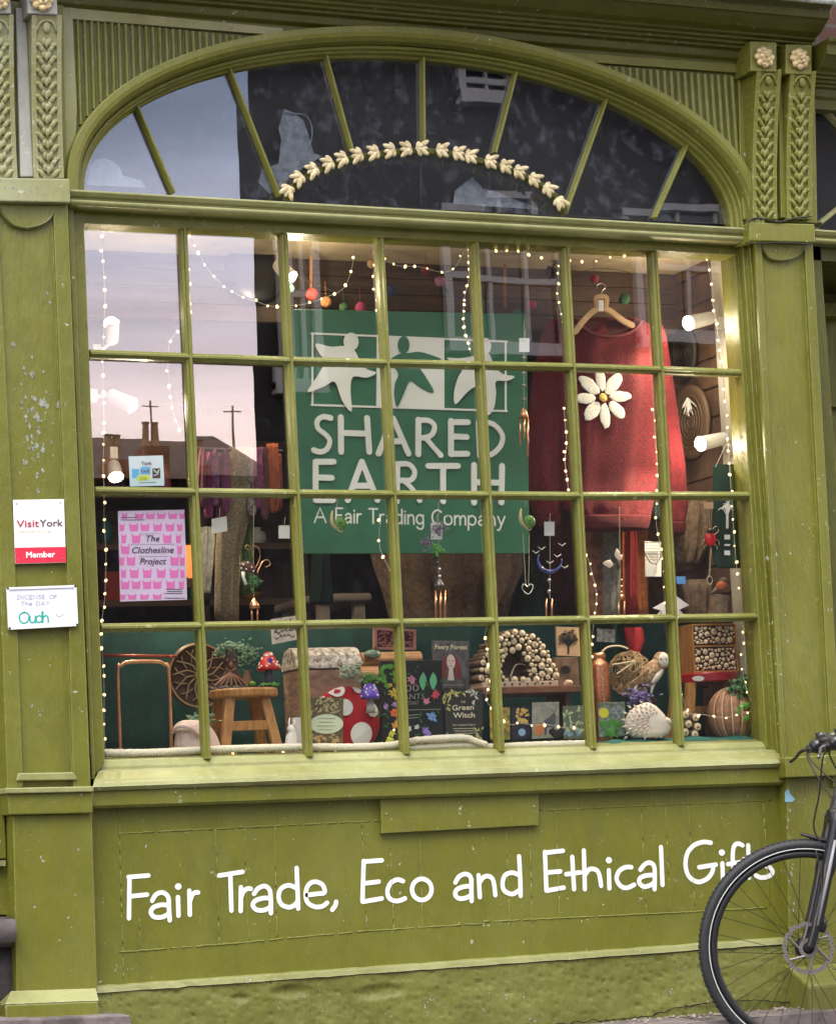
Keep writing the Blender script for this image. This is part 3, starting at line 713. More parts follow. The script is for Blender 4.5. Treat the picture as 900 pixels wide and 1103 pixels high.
# ---------------------------------------------------------------- painted lettering
def zoomed(ox, oy, k): return lambda pts: [(ox+a/k, oy+b/k) for a, b in pts]
g = MB(); cnt = 0
segs = [((125, 920), [
 [(52, 90), (50, 250)], [(48, 90), (125, 84)], [(52, 165), (120, 158)],
 [(140, 182), (155, 158), (180, 150), (202, 168), (205, 210), (208, 258)], [(205, 200), (175, 198), (145, 208), (135, 228), (150, 245), (180, 245), (205, 232)],
 [(240, 168), (242, 240)], [(284, 143), (286, 236)], [(286, 185), (295, 160), (308, 150), (318, 150)],
 [(400, 84), (490, 70)], [(443, 82), (447, 220)], [(484, 130), (483, 222)], [(484, 170), (495, 145), (510, 135), (522, 136)],
 [(535, 155), (550, 135), (575, 125), (595, 140), (600, 180), (600, 230)], [(600, 172), (570, 172), (540, 182), (530, 200), (545, 217), (575, 218), (600, 205)],
 [(700, 55), (703, 130), (706, 212)], [(702, 135), (670, 122), (640, 135), (630, 165), (640, 195), (668, 207), (690, 200), (703, 185)],
 [(740, 160), (780, 155), (808, 150), (800, 120), (770, 108), (745, 122), (735, 155), (742, 188), (770, 205), (800, 203), (818, 190)],
 [(853, 186), (850, 200), (838, 217)]]),
 ((375, 900), [[(60, 100), (55, 255)], [(60, 102), (130, 97)], [(58, 187), (118, 180)], [(56, 258), (130, 245)],
 [(212, 178), (190, 172), (165, 185), (152, 215), (160, 245), (190, 255), (220, 245)],
 [(415, 183), (430, 160), (455, 150), (475, 165), (477, 210), (478, 255)], [(477, 197), (445, 200), (420, 212), (415, 232), (430, 245), (455, 243), (477, 232)],
 [(505, 155), (510, 240)], [(508, 185), (525, 162), (548, 160), (563, 180), (570, 232)],
 [(662, 82), (666, 160), (668, 235)], [(664, 155), (635, 145), (608, 155), (598, 185), (605, 215), (635, 228), (660, 215)],
 [(762, 65), (768, 215)], [(762, 68), (832, 60)], [(766, 145), (822, 140)], [(768, 215), (835, 203)]]),
 ((600, 890), [[(58, 120), (65, 245)], [(35, 187), (90, 180)], [(103, 95), (107, 245)], [(107, 190), (125, 168), (150, 170), (163, 190), (170, 232)],
 [(200, 172), (202, 242)], [(287, 160), (265, 160), (240, 175), (230, 205), (245, 232), (270, 240), (298, 228)],
 [(322, 170), (340, 148), (362, 143), (377, 165), (377, 245)], [(377, 190), (345, 192), (322, 202), (318, 220), (335, 235), (360, 230), (377, 218)],
 [(402, 82), (408, 228)], [(595, 65), (565, 62), (530, 75), (505, 105), (497, 150), (510, 195), (545, 217), (580, 205), (600, 180), (605, 152)], [(550, 160), (615, 150)],
 [(640, 145), (642, 210)], [(718, 75), (700, 68), (685, 80), (680, 120), (685, 205)], [(662, 148), (715, 140)],
 [(740, 75), (743, 200)], [(722, 130), (765, 122)], [(832, 135), (812, 118), (792, 128), (795, 150), (822, 160), (835, 178), (820, 195), (790, 200), (770, 192)]])]
for (ox, oy), ss in segs:
    z = zoomed(ox, oy, 3.6)
    for st in ss:
        cnt += 1; g.spx(z(st), 4.9, -.0016-.00006*(cnt % 5), .0014)
z = zoomed(375, 900, 3.6); g.spx(z([(285+38*math.cos(t), 210+41*math.sin(t)) for t in [2*math.pi*k/10 for k in range(10)]]), 4.9, -.0016, .0014, closed=True)
for (x, y) in ((125+241/3.6, 920+127/3.6), (600+200/3.6, 890+133/3.6), (600+638/3.6, 890+103/3.6)): g.dpx(x, y, 3.4, -.0016, .0014)
g.build('lettering', WHITEM, stall)

# ---------------------------------------------------------------- doorway to the right and door edge on the left
xr0 = P(903, 500, -.05).x
g = MB(); D = GDARK
xd0 = P(872, 300, .0).x
g.box(xd0-.02, xd0+.05, .0, .62, 0.05, P(880, 245, 0).z); ob = g.build('doorway', GDARK, shop)
g = MB(); g.box(xd0+.05, xd0+1.6, .50, .56, .05, P(880, 245, 0).z+.3)
for z0, z1, yy in ((P(885, 300, .5).z, P(885, 290, .5).z, .46), (P(885, 345, .5).z, P(885, 330, .5).z, .42), (P(890, 440, .5).z, P(890, 432, .5).z, .46)):
    g.box(xd0+.05, xd0+1.6, yy, .5, z0, z1)
for xx in (.12, .62, 1.1): g.box(xd0+xx, xd0+xx+.07, .475, .5, .1, P(890, 440, .5).z-.02)
g.build('door', GREEN, ob, bevel=.004)
g = MB(); g.box(xd0+.0, xd0+2.0, .0, .7, P(880, 262, 0).z-.06, P(880, 255, 0).z); g.build('lintel', GDARK, ob)
g = MB(); g.box(xd0+1.6, xd0+2.3, -.03, .7, .0, P(880, 262, 0).z-.06); g.build('end_pier', GREEN, ob)
g = MB(); g.box(xd0+2.3, xd0+7, .02, .4, .0, cz(xr)+.05); g.build('next_wall', BRICK, shop)
# its fanlight
g = MB(); a, b = P(876, 60, .02), P(960, 240, .02)
c0 = P(875, 235, YG)
for (s0, s1) in (((872, 105), (905, 140)), ((880, 242), (905, 222)), ((872, 100), (920, 105))):
    p, q = P(*s0, YG), P(*s1, YG); p.y = q.y = 0; g.bar(p, q+(q-p)*1.5, fprof)
g.build('glazing_bar', GPALE, ob)
g = MB(); zt = P(880, 100, YG).z; zb = P(880, 250, YG).z; g.box(xd0, xd0+2.0, YG, YG+.004, zb, zt+.25); g.build('pane', GLASS, ob)
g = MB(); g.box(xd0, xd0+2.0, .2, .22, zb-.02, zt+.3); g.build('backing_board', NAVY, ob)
# left: neighbouring door jamb and stone step
xl0 = P(2, 600, -.02).x
jm = thing('panelled_door', 'olive green panelled door edge at the far left above a stone step', 'door', V((xl0-.3, .0, .3)))
g = MB(); g.prism([(-160, 150), (-14, 217), (8, 852), (12, 986), (-160, 986)], .02, .08)
g.prism([(-26, 217), (-18, 217), (7, 925), (-2, 925)], .0, .03); g.build('door_leaf', GREEN, jm, bevel=.003)
g = MB(); g.prism([(-160, 927), (6, 927), (6, 933), (-160, 933)], -.01, .03); g.build('panel_moulding', GSILL, jm)
STEP = mat('worn purple-grey stone', (.12, .10, .105), .7, bump=.6, bscale=25, var=.4, vscale=9)
g = MB(); g.tube([P(-200, 1010, -.1), P(15, 1003, -.1)], .035, 12); g.prism([(-200, 990), (14, 988), (14, 1020), (-200, 1020)], -.06, .1)
g.prism([(-200, 1020), (14, 1020), (14, 1130), (-200, 1130)], -.03, .1)
tag(g.build('doorstep', STEP, None, smooth=True), 'worn purple-grey stone doorstep below the door at the far left', 'step')

# ---------------------------------------------------------------- street
PAVE = mat('york stone paving', (.14, .12, .115), .75, bump=1.0, bscale=40, var=.45, vscale=7, col2=(.24, .20, .19))
g = MB()
def pav(x, y):
    return P(750, 1091, 0).z-.004 + y*.02
xs = [-4+.5*k for k in range(17)]
def pf_(u, v):
    x = -4+8*u; y = .1-.36*v; n = noise.noise(V((x*6, y*6, 0)))*.004+noise.noise(V((x*22, y*22, 0)))*.0022
    if abs((x*1.35) % 1-.5) > .49: n -= .01
    return V((x, y, pav(x, y)+n))
g.grid(pf_, 400, 30); g.grid(lambda u, v: V((-4+8*u, -.26-.01*v, pav(-4+8*u, -.26)*(1-v)-.02*v)), 60, 4)
struct(g.build('pavement', PAVE, None, smooth=True))
# slab lip under the left pilaster and rubble against the wall
g = MB(); g.prism([(-150, 1099), (50, 1097), (135, 1093), (141, 1094), (145, 1150), (-150, 1160)], -.20, -.06); struct(g.build('kerb_stone', PAVE, None, bevel=.006))
g = MB(); random.seed(8)
for k in range(170):
    x = random.uniform(650, 860) if k < 130 else random.uniform(105, 650); p = P(x, 1090, 0); y = -.05-random.random()**2*.12; r = random.uniform(.002, .008)
    g.ell(V((p.x, y, pav(p.x, y)+r*.4)), r, r*.8, r*.6, 6, 4, jit=.3)
ob = g.build('grit', mat('pale grit', (.28, .22, .19), .8, var=.4, vscale=40), None); ob['kind'] = 'stuff'; ob['label'] = 'loose grit and leaf litter along the foot of the wall'
ROAD = mat('dark setts', (.06, .058, .06), .6, bump=1.0, bscale=14, var=.4, vscale=9)
g = MB(); g.grid(lambda u, v: V((-150+300*u, -.262-150*v, 0 if v < .999 else 0)), 6, 6); g.grid(lambda u, v: V((-150+300*u, -.262+150*v, -.02)), 4, 4)
struct(g.build('road', ROAD, None))

# ---------------------------------------------------------------- across the street (seen mirrored in the glass, bar the added block)
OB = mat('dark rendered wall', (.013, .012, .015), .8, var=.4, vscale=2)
WH = mat('white sash paint', (.36, .36, .38), .4)
DG = mat('dark glass', (.01, .011, .014), .05)
YO = -14.0
e0 = PR(274, 300, YO)
opl = thing('town_house', 'plain dark block added out of view across the street to cut low sky light', 'building', V((-8, YO, 0)))  # unseen block, added so daylight falls more from above
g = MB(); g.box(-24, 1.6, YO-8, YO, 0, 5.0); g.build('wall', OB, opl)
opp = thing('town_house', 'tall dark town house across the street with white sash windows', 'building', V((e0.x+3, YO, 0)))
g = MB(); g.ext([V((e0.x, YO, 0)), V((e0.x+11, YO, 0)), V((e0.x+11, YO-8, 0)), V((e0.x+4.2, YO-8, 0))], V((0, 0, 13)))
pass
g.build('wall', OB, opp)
def sash(par, x0, x1, z0, z1, y, nx=2, nz=2):
    g = MB(); w = .07
    g.box(x0, x0+w, y, y+.1, z0, z1); g.box(x1-w, x1, y, y+.1, z0, z1); g.box(x0, x1, y, y+.12, z1-w, z1); g.box(x0, x1, y, y+.14, z0-.05, z0+w)
    for k in range(1, nx): xx = x0+(x1-x0)*k/nx; g.box(xx-.02, xx+.02, y, y+.07, z0, z1)
    for k in range(1, nz): zz = z0+(z1-z0)*k/nz; g.box(x0, x1, y, y+.08, zz-.03, zz+.03)
    f = g.build('window', WH, par)
    g = MB(); g.box(x0, x1, y-.001, y+.02, z0, z1); g.build('pane', DG, f)
for (a, b) in (((478, 225), (592, 372)), ((490, 70), (548, 104)), ((300, 235), (330, 420)), ((690, 225), (800, 372))):
    p, q = PR(a[0], b[1], YO), PR(b[0], a[1], YO); sash(opp, p.x, q.x, p.z, q.z, YO, 3 if b[0]-a[0] > 60 else 2)
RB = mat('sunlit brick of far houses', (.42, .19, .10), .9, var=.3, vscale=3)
YF = -30
POTM = mat('buff chimney pot', (.55, .34, .2), .9)
def far_house(x0, x1, z, label, chims):
    a, b = PR(x0, z, YF), PR(x1, z, YF); h = thing('terraced_house', label, 'building', V(((a.x+b.x)/2, YF-3, 0)), )
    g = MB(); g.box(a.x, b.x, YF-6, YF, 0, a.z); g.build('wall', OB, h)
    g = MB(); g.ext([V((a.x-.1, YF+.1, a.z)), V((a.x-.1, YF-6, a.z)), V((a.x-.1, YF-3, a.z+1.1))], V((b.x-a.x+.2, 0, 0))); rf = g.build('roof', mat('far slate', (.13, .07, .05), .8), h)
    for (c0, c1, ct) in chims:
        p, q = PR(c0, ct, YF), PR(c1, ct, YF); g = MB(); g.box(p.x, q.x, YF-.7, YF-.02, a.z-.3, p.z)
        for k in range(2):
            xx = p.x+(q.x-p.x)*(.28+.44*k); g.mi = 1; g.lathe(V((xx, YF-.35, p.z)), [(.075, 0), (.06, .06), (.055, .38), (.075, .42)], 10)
        g.build('chimney', [RB, POTM], rf); g = MB(); g.tube([V((q.x+.5, YF-.4, a.z-.3)), V((q.x+.5, YF-.4, p.z+1.0))], .02, 5); g.tube([V((q.x+.35, YF-.4, p.z+.9)), V((q.x+.65, YF-.4, p.z+.9))], .012, 5); g.build('aerial', POTM, rf)
far_house(60, 200, 508, 'low brick house far across the street with two chimney stacks', [(112, 132, 488), (150, 176, 474)])
far_house(200, 300, 512, 'low brick house far across the street next to the tall dark house', [(216, 236, 500)])
far_house(-60, 60, 520, 'low brick house farthest left across the street', [(10, 30, 500)])
# ================================================================ inside the window
ZF = P(450, 806, .11).z - .012           # display floor
ZC = P(450, 250, .06).z + .03            # display ceiling
XR = P(791, 300, .12).x + .035           # right side wall
XL = P(90, 300, .12).x - .05
YB = .62
TAN = mat('tan painted board', (.55, .45, .30), .7, var=.15, vscale=5, bump=.3)
BROWN = mat('dark brown boards', (.075, .045, .032), .65, var=.45, vscale=9, aniso=(.3, 1, 3), bump=.3)
SLAT = mat('brown slat boards', (.13, .075, .045), .6, var=.35, vscale=9, bump=.2)
OFFW = mat('off white joinery', (.62, .62, .55), .5, var=.1)
TEALF = mat('dark teal cloth', (.008, .055, .048), .85, bump=.5, bscale=300, var=.3, vscale=8)
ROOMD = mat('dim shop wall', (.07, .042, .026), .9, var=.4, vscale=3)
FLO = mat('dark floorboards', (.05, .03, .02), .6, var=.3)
def sbox(name, m, *a, bevel=0):
    g = MB(); g.box(*a); return struct(g.build(name, m, None, bevel=bevel))
sbox('display_ceiling', TAN, XL-.3, XR+.05, .085, YB+.02, ZC, ZC+.03)
sbox('display_floor', mat('bleached shelf boards', (.35, .32, .22), .7, var=.2), XL-.3, XR+.05, .085, YB, ZF-.03, ZF)
zbb = P(450, 352, YB).z
g = MB(); n = 4
for k in range(n):
    z0 = zbb+(ZC-zbb)*k/n; g.box(XL-.3, XR+.02, YB+.002*(k % 2), YB+.03, z0+.001, z0+(ZC-zbb)/n-.001)
struct(g.build('back_wall', BROWN, None, bevel=.002))
g = MB(); g.box(XR, XR+.03, .10, .345, ZF, ZC); g.box(XR-.02, XR, .10, .125, ZF, ZC); struct(g.build('window_lining', OFFW, None, bevel=.003))
g = MB(); z = ZF
while z < ZC-.02:
    g.box(XR+.004, XR+.03, .346, 1.6, z+.003, min(z+.098, ZC)); z += .105
g.box(XR+.012, XR+.03, .346, 1.6, ZF, ZC); struct(g.build('side_wall', SLAT, None, bevel=.002))
g = MB(); g.tube([V((XR-.014, .215, ZF+.25)), V((XR-.014, .215, ZC))], .011, 14)
tag(g.build('conduit_pipe', mat('white conduit', (.72, .72, .70), .35), None, smooth=True), 'white vertical conduit pipe on the right side wall behind the glass', 'pipe')
# low back panel hung with teal cloth
zt = P(400, 676, YB).z
g = MB(); x0, x1 = XL-.275, XR
g.grid(lambda u, v: V((x0+(x1-x0)*u, YB-.02+.012*math.sin(u*46+math.sin(u*9)*3)+.004*math.sin(u*120), ZF+(zt-ZF)*v)), 150, 4)
tag(g.build('cloth_backdrop', TEALF, None, smooth=True, solid=.003), 'dark teal cloth hung as a backdrop low behind the ornaments', 'cloth')
def clothlay(x0, x1, y0, y1, label, h=.02, sd=0):
    g = MB()
    def f(u, v):
        x = x0+(x1-x0)*u; y = y0+(y1-y0)*v
        e = min(u, 1-u, .15)/.15*min(v, 1-v, .2)/.2
        return V((x, y+.01*noise.noise(V((x*9, sd, 0))), ZF+.002+h*e*(.6+.5*noise.noise(V((x*11+sd, y*13, 0))))))
    g.grid(f, 70, 14); tag(g.build('display_cloth', mat('teal cloth', (.012, .12, .10), .85, bump=.4, bscale=300), None, smooth=True, solid=.002), label, 'cloth')
clothlay(P(632, 795, .12).x, P(828, 795, .12).x, .095, .30, 'crumpled teal cloth on the sill under the hedgehog and pumpkin', .022, 2)
clothlay(P(113, 808, .12).x, P(170, 805, .12).x, .10, .22, 'small crumpled teal cloth in the bottom left corner under the copper rail', .03, 5)
clothlay(P(530, 800, .2).x, P(632, 800, .2).x, .14, .34, 'dark teal cloth under the row of greeting cards', .015, 7)
# the shop beyond
ZS = .15
XS = XR+.16
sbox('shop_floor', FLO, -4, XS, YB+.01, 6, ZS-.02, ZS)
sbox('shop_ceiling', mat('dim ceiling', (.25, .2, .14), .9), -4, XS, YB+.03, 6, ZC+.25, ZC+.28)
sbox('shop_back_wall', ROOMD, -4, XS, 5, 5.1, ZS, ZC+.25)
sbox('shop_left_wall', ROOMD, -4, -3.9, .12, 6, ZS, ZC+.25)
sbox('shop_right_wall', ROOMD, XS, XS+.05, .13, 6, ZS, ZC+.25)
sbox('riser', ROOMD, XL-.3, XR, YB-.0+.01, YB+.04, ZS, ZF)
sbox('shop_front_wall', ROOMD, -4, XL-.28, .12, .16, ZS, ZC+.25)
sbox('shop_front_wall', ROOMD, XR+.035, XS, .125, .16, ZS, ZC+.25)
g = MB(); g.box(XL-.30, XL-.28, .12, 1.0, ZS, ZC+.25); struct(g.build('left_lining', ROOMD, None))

# ---------------------------------------------------------------- hanging shop sign
SGREEN = mat('sign green', (.040, .155, .082), .38, var=.06)
SCREAM = mat('sign cream', (.82, .80, .72), .45)
YS = .24
sg = thing('hanging_sign', 'large green hanging sign reading SHARED EARTH with three dancing star figures', 'sign', P(445, 597, YS))
g = MB(); g.prism([(316, 333), (567, 338), (570, 596), (323, 596)], YS, YS+.02); g.build('board', SGREEN, sg, bevel=.001)
z4 = zoomed(320, 340, 3.75); g = MB()
for a, b in (((58, 71), (847, 104)), ((58, 360), (847, 385)), ):
    g.spx(z4([a, b]), 2.1, YS-.004, .004, smooth=False)
g.spx(z4([(62, 71), (62, 360)]), 2.1, YS-.0041, .004, smooth=False); g.spx(z4([(842, 104), (842, 385)]), 2.1, YS-.0041, .004, smooth=False)
g.prism(z4([(322, 82), (594, 93), (594, 378), (320, 369)]), YS-.0044, YS-.0003)
g.build('logo_frame', SCREAM, sg)
def catpoly(pts, k=4): return catmull(pts, k, True)
def figure(name, pts, head, m, y):
    g = MB(); g.prism(z4(catpoly(pts, 3)), y, y+.004)
    hx, hy_, rx, ry = head
    g.prism(z4([(hx+rx*math.cos(t), hy_+ry*math.sin(t)) for t in [2*math.pi*k/20 for k in range(20)]]), y-.0005, y+.0035); g.build(name, m, sg)
figure('star_figure', [(75, 112), (135, 125), (190, 122), (205, 138), (232, 140), (252, 180), (280, 215), (320, 230), (280, 250), (226, 246), (215, 300), (220, 388), (180, 340), (153, 267), (110, 285), (43, 308), (75, 255), (105, 205), (122, 185), (92, 155)], (218, 105, 30, 37), SCREAM, YS-.0125)
figure('star_figure', [(362, 192), (395, 162), (425, 152), (452, 150), (490, 145), (540, 158), (582, 177), (530, 187), (492, 203), (515, 240), (552, 308), (500, 290), (457, 262), (432, 310), (405, 368), (393, 320), (397, 270), (410, 235), (390, 205)], (430, 118, 23, 36), SGREEN, YS-.0088)
figure('star_figure', [(605, 170), (650, 172), (700, 165), (735, 155), (775, 155), (795, 200), (830, 235), (878, 245), (850, 262), (802, 265), (803, 310), (795, 370), (770, 402), (752, 350), (745, 282), (712, 290), (680, 315), (640, 357), (634, 310), (650, 250), (668, 215), (640, 195)], (762, 122, 21, 33), SCREAM, YS-.0125)
z5 = zoomed(320, 440, 3.75); g = MB()
LET = [[(135, 38), (105, 33), (82, 50), (85, 80), (115, 105), (132, 130), (122, 162), (95, 175), (68, 168)],
 [(177, 35), (178, 175)], [(283, 38), (292, 175)], [(178, 98), (288, 102)], [(385, 40), (330, 182)], [(388, 40), (450, 182)], [(358, 130), (425, 133)],
 [(490, 45), (490, 185)], [(490, 48), (530, 48), (555, 70), (545, 105), (510, 118), (490, 118)], [(520, 118), (550, 155), (580, 188)],
 [(622, 50), (622, 185)], [(622, 55), (690, 55)], [(622, 112), (685, 115)], [(622, 183), (688, 183)], [(735, 55), (740, 190)], [(735, 55), (790, 62), (828, 105), (822, 150), (785, 185), (740, 190)],
 [(75, 215), (75, 370)], [(75, 215), (148, 215)], [(75, 278), (140, 280)], [(75, 370), (145, 370)], [(262, 215), (205, 370)], [(262, 215), (325, 370)], [(232, 312), (295, 312)],
 [(405, 225), (403, 375)], [(405, 225), (450, 225), (475, 255), (460, 288), (405, 290)], [(430, 290), (465, 325), (495, 370)], [(530, 232), (650, 232)], [(590, 232), (590, 375)],
 [(715, 228), (715, 380)], [(828, 232), (825, 380)], [(715, 298), (828, 300)]]
for k, st in enumerate(LET): g.spx(z5(st), 5.5, YS-.008-.0001*(k % 4), .0075, flare=.18)
g.build('raised_letters', SCREAM, sg, bevel=.0008)
# small hand-lettered line, from a stroke alphabet
SF = {'A': (.66, [[(0, 0), (.32, 1), (.66, 0)], [(.1, .35), (.55, .35)]]), 'F': (.5, [[(0, 0), (0, 1)], [(0, 1), (.48, 1)], [(0, .52), (.42, .52)]]),
 'a': (.46, [[(.05, .52), (.2, .64), (.38, .58), (.44, .38), (.44, 0)], [(.44, .36), (.15, .34), (0, .18), (.14, 0), (.44, .14)]]),
 'i': (.06, [[(.03, 0), (.03, .62)], [(.03, .84), (.03, .87)]]), 'r': (.3, [[(0, 0), (0, .62)], [(0, .4), (.12, .6), (.3, .62)]]), 'T': (.62, [[(0, 1), (.62, 1)], [(.31, 1), (.31, 0)]]),
 'd': (.48, [[(.48, 1), (.48, 0)], [(.48, .5), (.25, .64), (.02, .48), (.02, .16), (.22, 0), (.48, .14)]]), 'n': (.44, [[(0, 0), (0, .62)], [(0, .42), (.2, .63), (.4, .5), (.44, 0)]]),
 'g': (.48, [[(.48, .62), (.48, -.2), (.25, -.34), (.03, -.22)], [(.48, .5), (.25, .64), (.02, .48), (.02, .18), (.22, .02), (.48, .14)]]),
 'C': (.62, [[(.6, .86), (.38, 1), (.1, .84), (0, .5), (.1, .16), (.38, 0), (.62, .14)]]), 'o': (.5, [[(.25, .64), (.03, .5), (.03, .14), (.25, 0), (.47, .14), (.47, .5), (.25, .64)]]),
 'm': (.72, [[(0, 0), (0, .62)], [(0, .42), (.18, .63), (.34, .5), (.36, 0)], [(.36, .42), (.54, .63), (.7, .5), (.72, 0)]]), 'p': (.48, [[(0, .62), (0, -.34)], [(0, .5), (.23, .64), (.46, .48), (.46, .16), (.26, 0), (0, .14)]]),
 'y': (.46, [[(0, .62), (.22, .05)], [(.46, .62), (.24, .05), (.1, -.3), (-.02, -.3)]]), 'h': (.44, [[(0, 0), (0, 1)], [(0, .42), (.2, .63), (.4, .5), (.44, 0)]]), 'O': (.8, [[(.4, 1), (.08, .8), (.02, .4), (.2, .03), (.55, .03), (.78, .4), (.7, .85), (.4, 1)]]),
 'u': (.44, [[(0, .62), (.02, .15), (.2, 0), (.42, .15)], [(.44, .62), (.44, 0)]]), 'I': (.3, [[(0, 1), (.3, 1)], [(.15, 1), (.15, 0)], [(0, 0), (.3, 0)]]), 'N': (.6, [[(0, 0), (0, 1), (.6, 0), (.6, 1)]]), 'E': (.45, [[(.45, 1), (0, 1)], [(0, 1), (0, 0)], [(0, .5), (.4, .5)], [(0, 0), (.45, 0)]]),
 'S': (.5, [[(.48, .85), (.25, 1), (.03, .8), (.25, .52), (.48, .25), (.25, 0), (0, .12)]]), 'D': (.55, [[(0, 0), (0, 1)], [(0, 1), (.4, .9), (.55, .5), (.4, .1), (0, 0)]]), 'Y': (.6, [[(0, 1), (.3, .5), (.6, 1)], [(.3, .5), (.3, 0)]]), 'e': (.48, [[(.04, .34), (.44, .38), (.4, .58), (.2, .64), (.02, .4), (.08, .1), (.26, 0), (.46, .1)]])}
def hand(g, word, p0, p1, h, wpx, y, th=.001, gap=.2):
    tot = sum(SF[c][0] for c in word)+gap*(len(word)-1); x = 0; k = 0
    for c in word:
        wd, ss = SF[c]
        for st in ss:
            k += 1; pts = [(p0[0]+(p1[0]-p0[0])*(x+a)/tot, p0[1]+(p1[1]-p0[1])*(x+a)/tot-h*b) for a, b in st]
            g.spx(pts, wpx, y-.00005*(k % 5), th, smooth=c not in 'AFTENIY')
        x += wd+gap
g = MB()
for wd, a, b in (('A', 70, 116), ('Fair', 157, 258), ('Trading', 290, 508), ('Company', 545, 838)):
    hand(g, wd, z5([(a, 458+a*.018)])[0], z5([(b, 458+b*.018)])[0], 15.5, 1.9, YS-.0012)
g.build('small_lettering', SCREAM, sg)

# ---------------------------------------------------------------- spot lamps
BULB = mat('lit spot bulb', (1, 1, 1), .3, emit=(1, .86, .62), estr=22)
LWHITE = mat('white lamp enamel', (.80, .80, .78), .3)
def spot(bx, bz, ex, ez, y, label, mx, mz, y2=None, power=9, target=None):
    a = P(bx, bz, y); b = P(ex, ez, y+.04 if y2 is None else y2); t = thing('spot_lamp', label, 'lamp', b, 'spot lamps in the shop window')
    d = (a-b).normalized(); g = MB(); up_ = V((0, 0, 1)); ex_ = d.cross(up_).normalized(); M = Matrix((ex_, d.cross(ex_), d)).transposed(); ln = (a-b).length
    g.lathe(b, [(.012, -.008), (.021, 0), (.023, .01), (.026, ln*.9), (.027, ln), (.022, ln), (.020, ln*.8)], 20, M=M); g.build('lamp_shade', LWHITE, t, smooth=True)
    g = MB(); g.ell(a-d*.008, .022, .022, .022, 14, 8); g.build('bulb', BULB, t, smooth=True)
    g = MB(); mp_ = P(mx, mz, y+.03); g.tube([b, (b+mp_)/2+V((0, 0, -.005)), mp_], .006, 8); g.box(mp_.x-.015, mp_.x+.012, mp_.y-.014, mp_.y+.014, mp_.z-.02, mp_.z+.02); g.build('mount', LWHITE, t)
    dd = (target-a) if target else d
    for kind, e_ in (('SPOT', power*1.9), ('POINT', power*.30)):
        l = bpy.data.lights.new('spot_light', kind); l.energy = e_; l.color = (1, .80, .56); l.shadow_soft_size = .018
        if kind == 'SPOT': l.spot_size = math.radians(84); l.spot_blend = .9
        lo_ = bpy.data.objects.new('spot_light', l); COL.objects.link(lo_); lo_.parent = t; lo_.location = a+d*.034-b
        lo_.rotation_euler = dd.to_track_quat('-Z', 'Y').to_euler()
ctr = P(450, 560, .5)
spot(741, 348, 766, 342, .26, 'lit white spot lamp high on the right side of the window beside the red jumper', 777, 348, power=11, target=P(560, 760, .35))
spot(754, 478, 780, 472, .24, 'lit white spot lamp halfway down the right side above the green tote bag', 791, 484, power=12, target=P(560, 780, .30))
spot(313, 299, 299, 284, .30, 'lit spot lamp near the ceiling at the second glazing bar', 299, 262, power=10, target=P(430, 760, .30))
spot(143, 437, 118, 425, .40, 'white spot lamp seen through the second pane down on the left', 100, 426, power=10, target=P(280, 770, .25))
spot(125, 514, 122, 500, .9, 'small lit lamp low behind the left pane next to the window card', 122, 488, power=9, target=P(250, 720, .45))
spot(120, 346, 120, 368, .35, 'white spot lamp pointing up behind the top left pane', 104, 378, power=1.5)

# ---------------------------------------------------------------- fairy lights
FB = mat('warm fairy light bulb', (1, 1, 1), .3, emit=(1, .64, .24), estr=2.4)
FB.cycles.emission_sampling = 'NONE'
WIRE = mat('clear wire', (.45, .42, .32), .4)
bm_ = None
def fairy(pts, label, y=.105, step=14, r=.0040, wire=True):
    global bm_
    q = catmull(pts, 6); W = [P(a, b, y+.008*noise.noise(V((a*.05, b*.05, 0)))) for a, b in q]
    t = thing('fairy_lights', label, 'fairy lights', W[0], 'strings of warm fairy lights in the window')
    g = MB(); g.tube(W, .0011, 5); g.build('wire', WIRE, t)
    acc = 0; first = True; stp = step
    for i in range(1, len(q)):
        d = math.hypot(q[i][0]-q[i-1][0], q[i][1]-q[i-1][1])
        if acc+d >= stp or first:
            f = 0 if first else (stp-acc)/d; stp = step*random.uniform(.72, 1.3); first = False; c = W[i-1].lerp(W[i], min(f, 1)); acc = d*(1-f) if not first else 0
            c = c+V((random.gauss(0, .002), 0, random.gauss(0, .002)))
            if bm_ is None:
                g = MB(); g.ell(c, r, r, r*1.25, 8, 6); ob = g.build('bulb', FB, t, smooth=True, origin=c); bm_ = ob.data; ob.location = c-W[0]
            else:
                ob = bpy.data.objects.new('bulb', bm_); COL.objects.link(ob); ob.parent = t; ob.location = c-W[0]
            sc_ = random.uniform(.7, 1.3); ob.scale = (sc_, sc_, sc_); ob.rotation_euler = (random.uniform(-1, 1), random.uniform(-1, 1), 0)
        else: acc += d
random.seed(5)
fairy([(110, 253), (111, 285), (113, 320), (112, 350), (111, 380), (111, 420), (112, 460), (111, 500), (112, 526), (112, 560), (114, 600), (113, 640), (110, 668), (110, 700), (112, 740), (112, 780), (113, 806)], 'string of fairy lights down the far left edge of the window', step=16)
fairy([(204, 254), (213, 271), (222, 287), (233, 301), (247, 312), (262, 320), (277, 325), (295, 330), (325, 328), (345, 322), (368, 312), (377, 295), (381, 276)], 'string of fairy lights swagged across the second and third panes at the top', step=13)
fairy([(204, 290), (204, 315), (205, 345)], 'short string of fairy lights beside the first glazing bar at the top', step=16)
fairy([(191, 357), (182, 371), (181, 400), (183, 420), (185, 435), (189, 452), (195, 466)], 'short string of fairy lights curling down the right of the first column', step=15)
fairy([(403, 262), (404, 280), (402, 300), (404, 318), (405, 338)], 'short string of fairy lights beside the third glazing bar', step=12)
fairy([(414, 279), (428, 286), (450, 287), (475, 293), (488, 289), (497, 276), (503, 264)], 'fairy lights swagged across the top of the fourth pane', step=14)
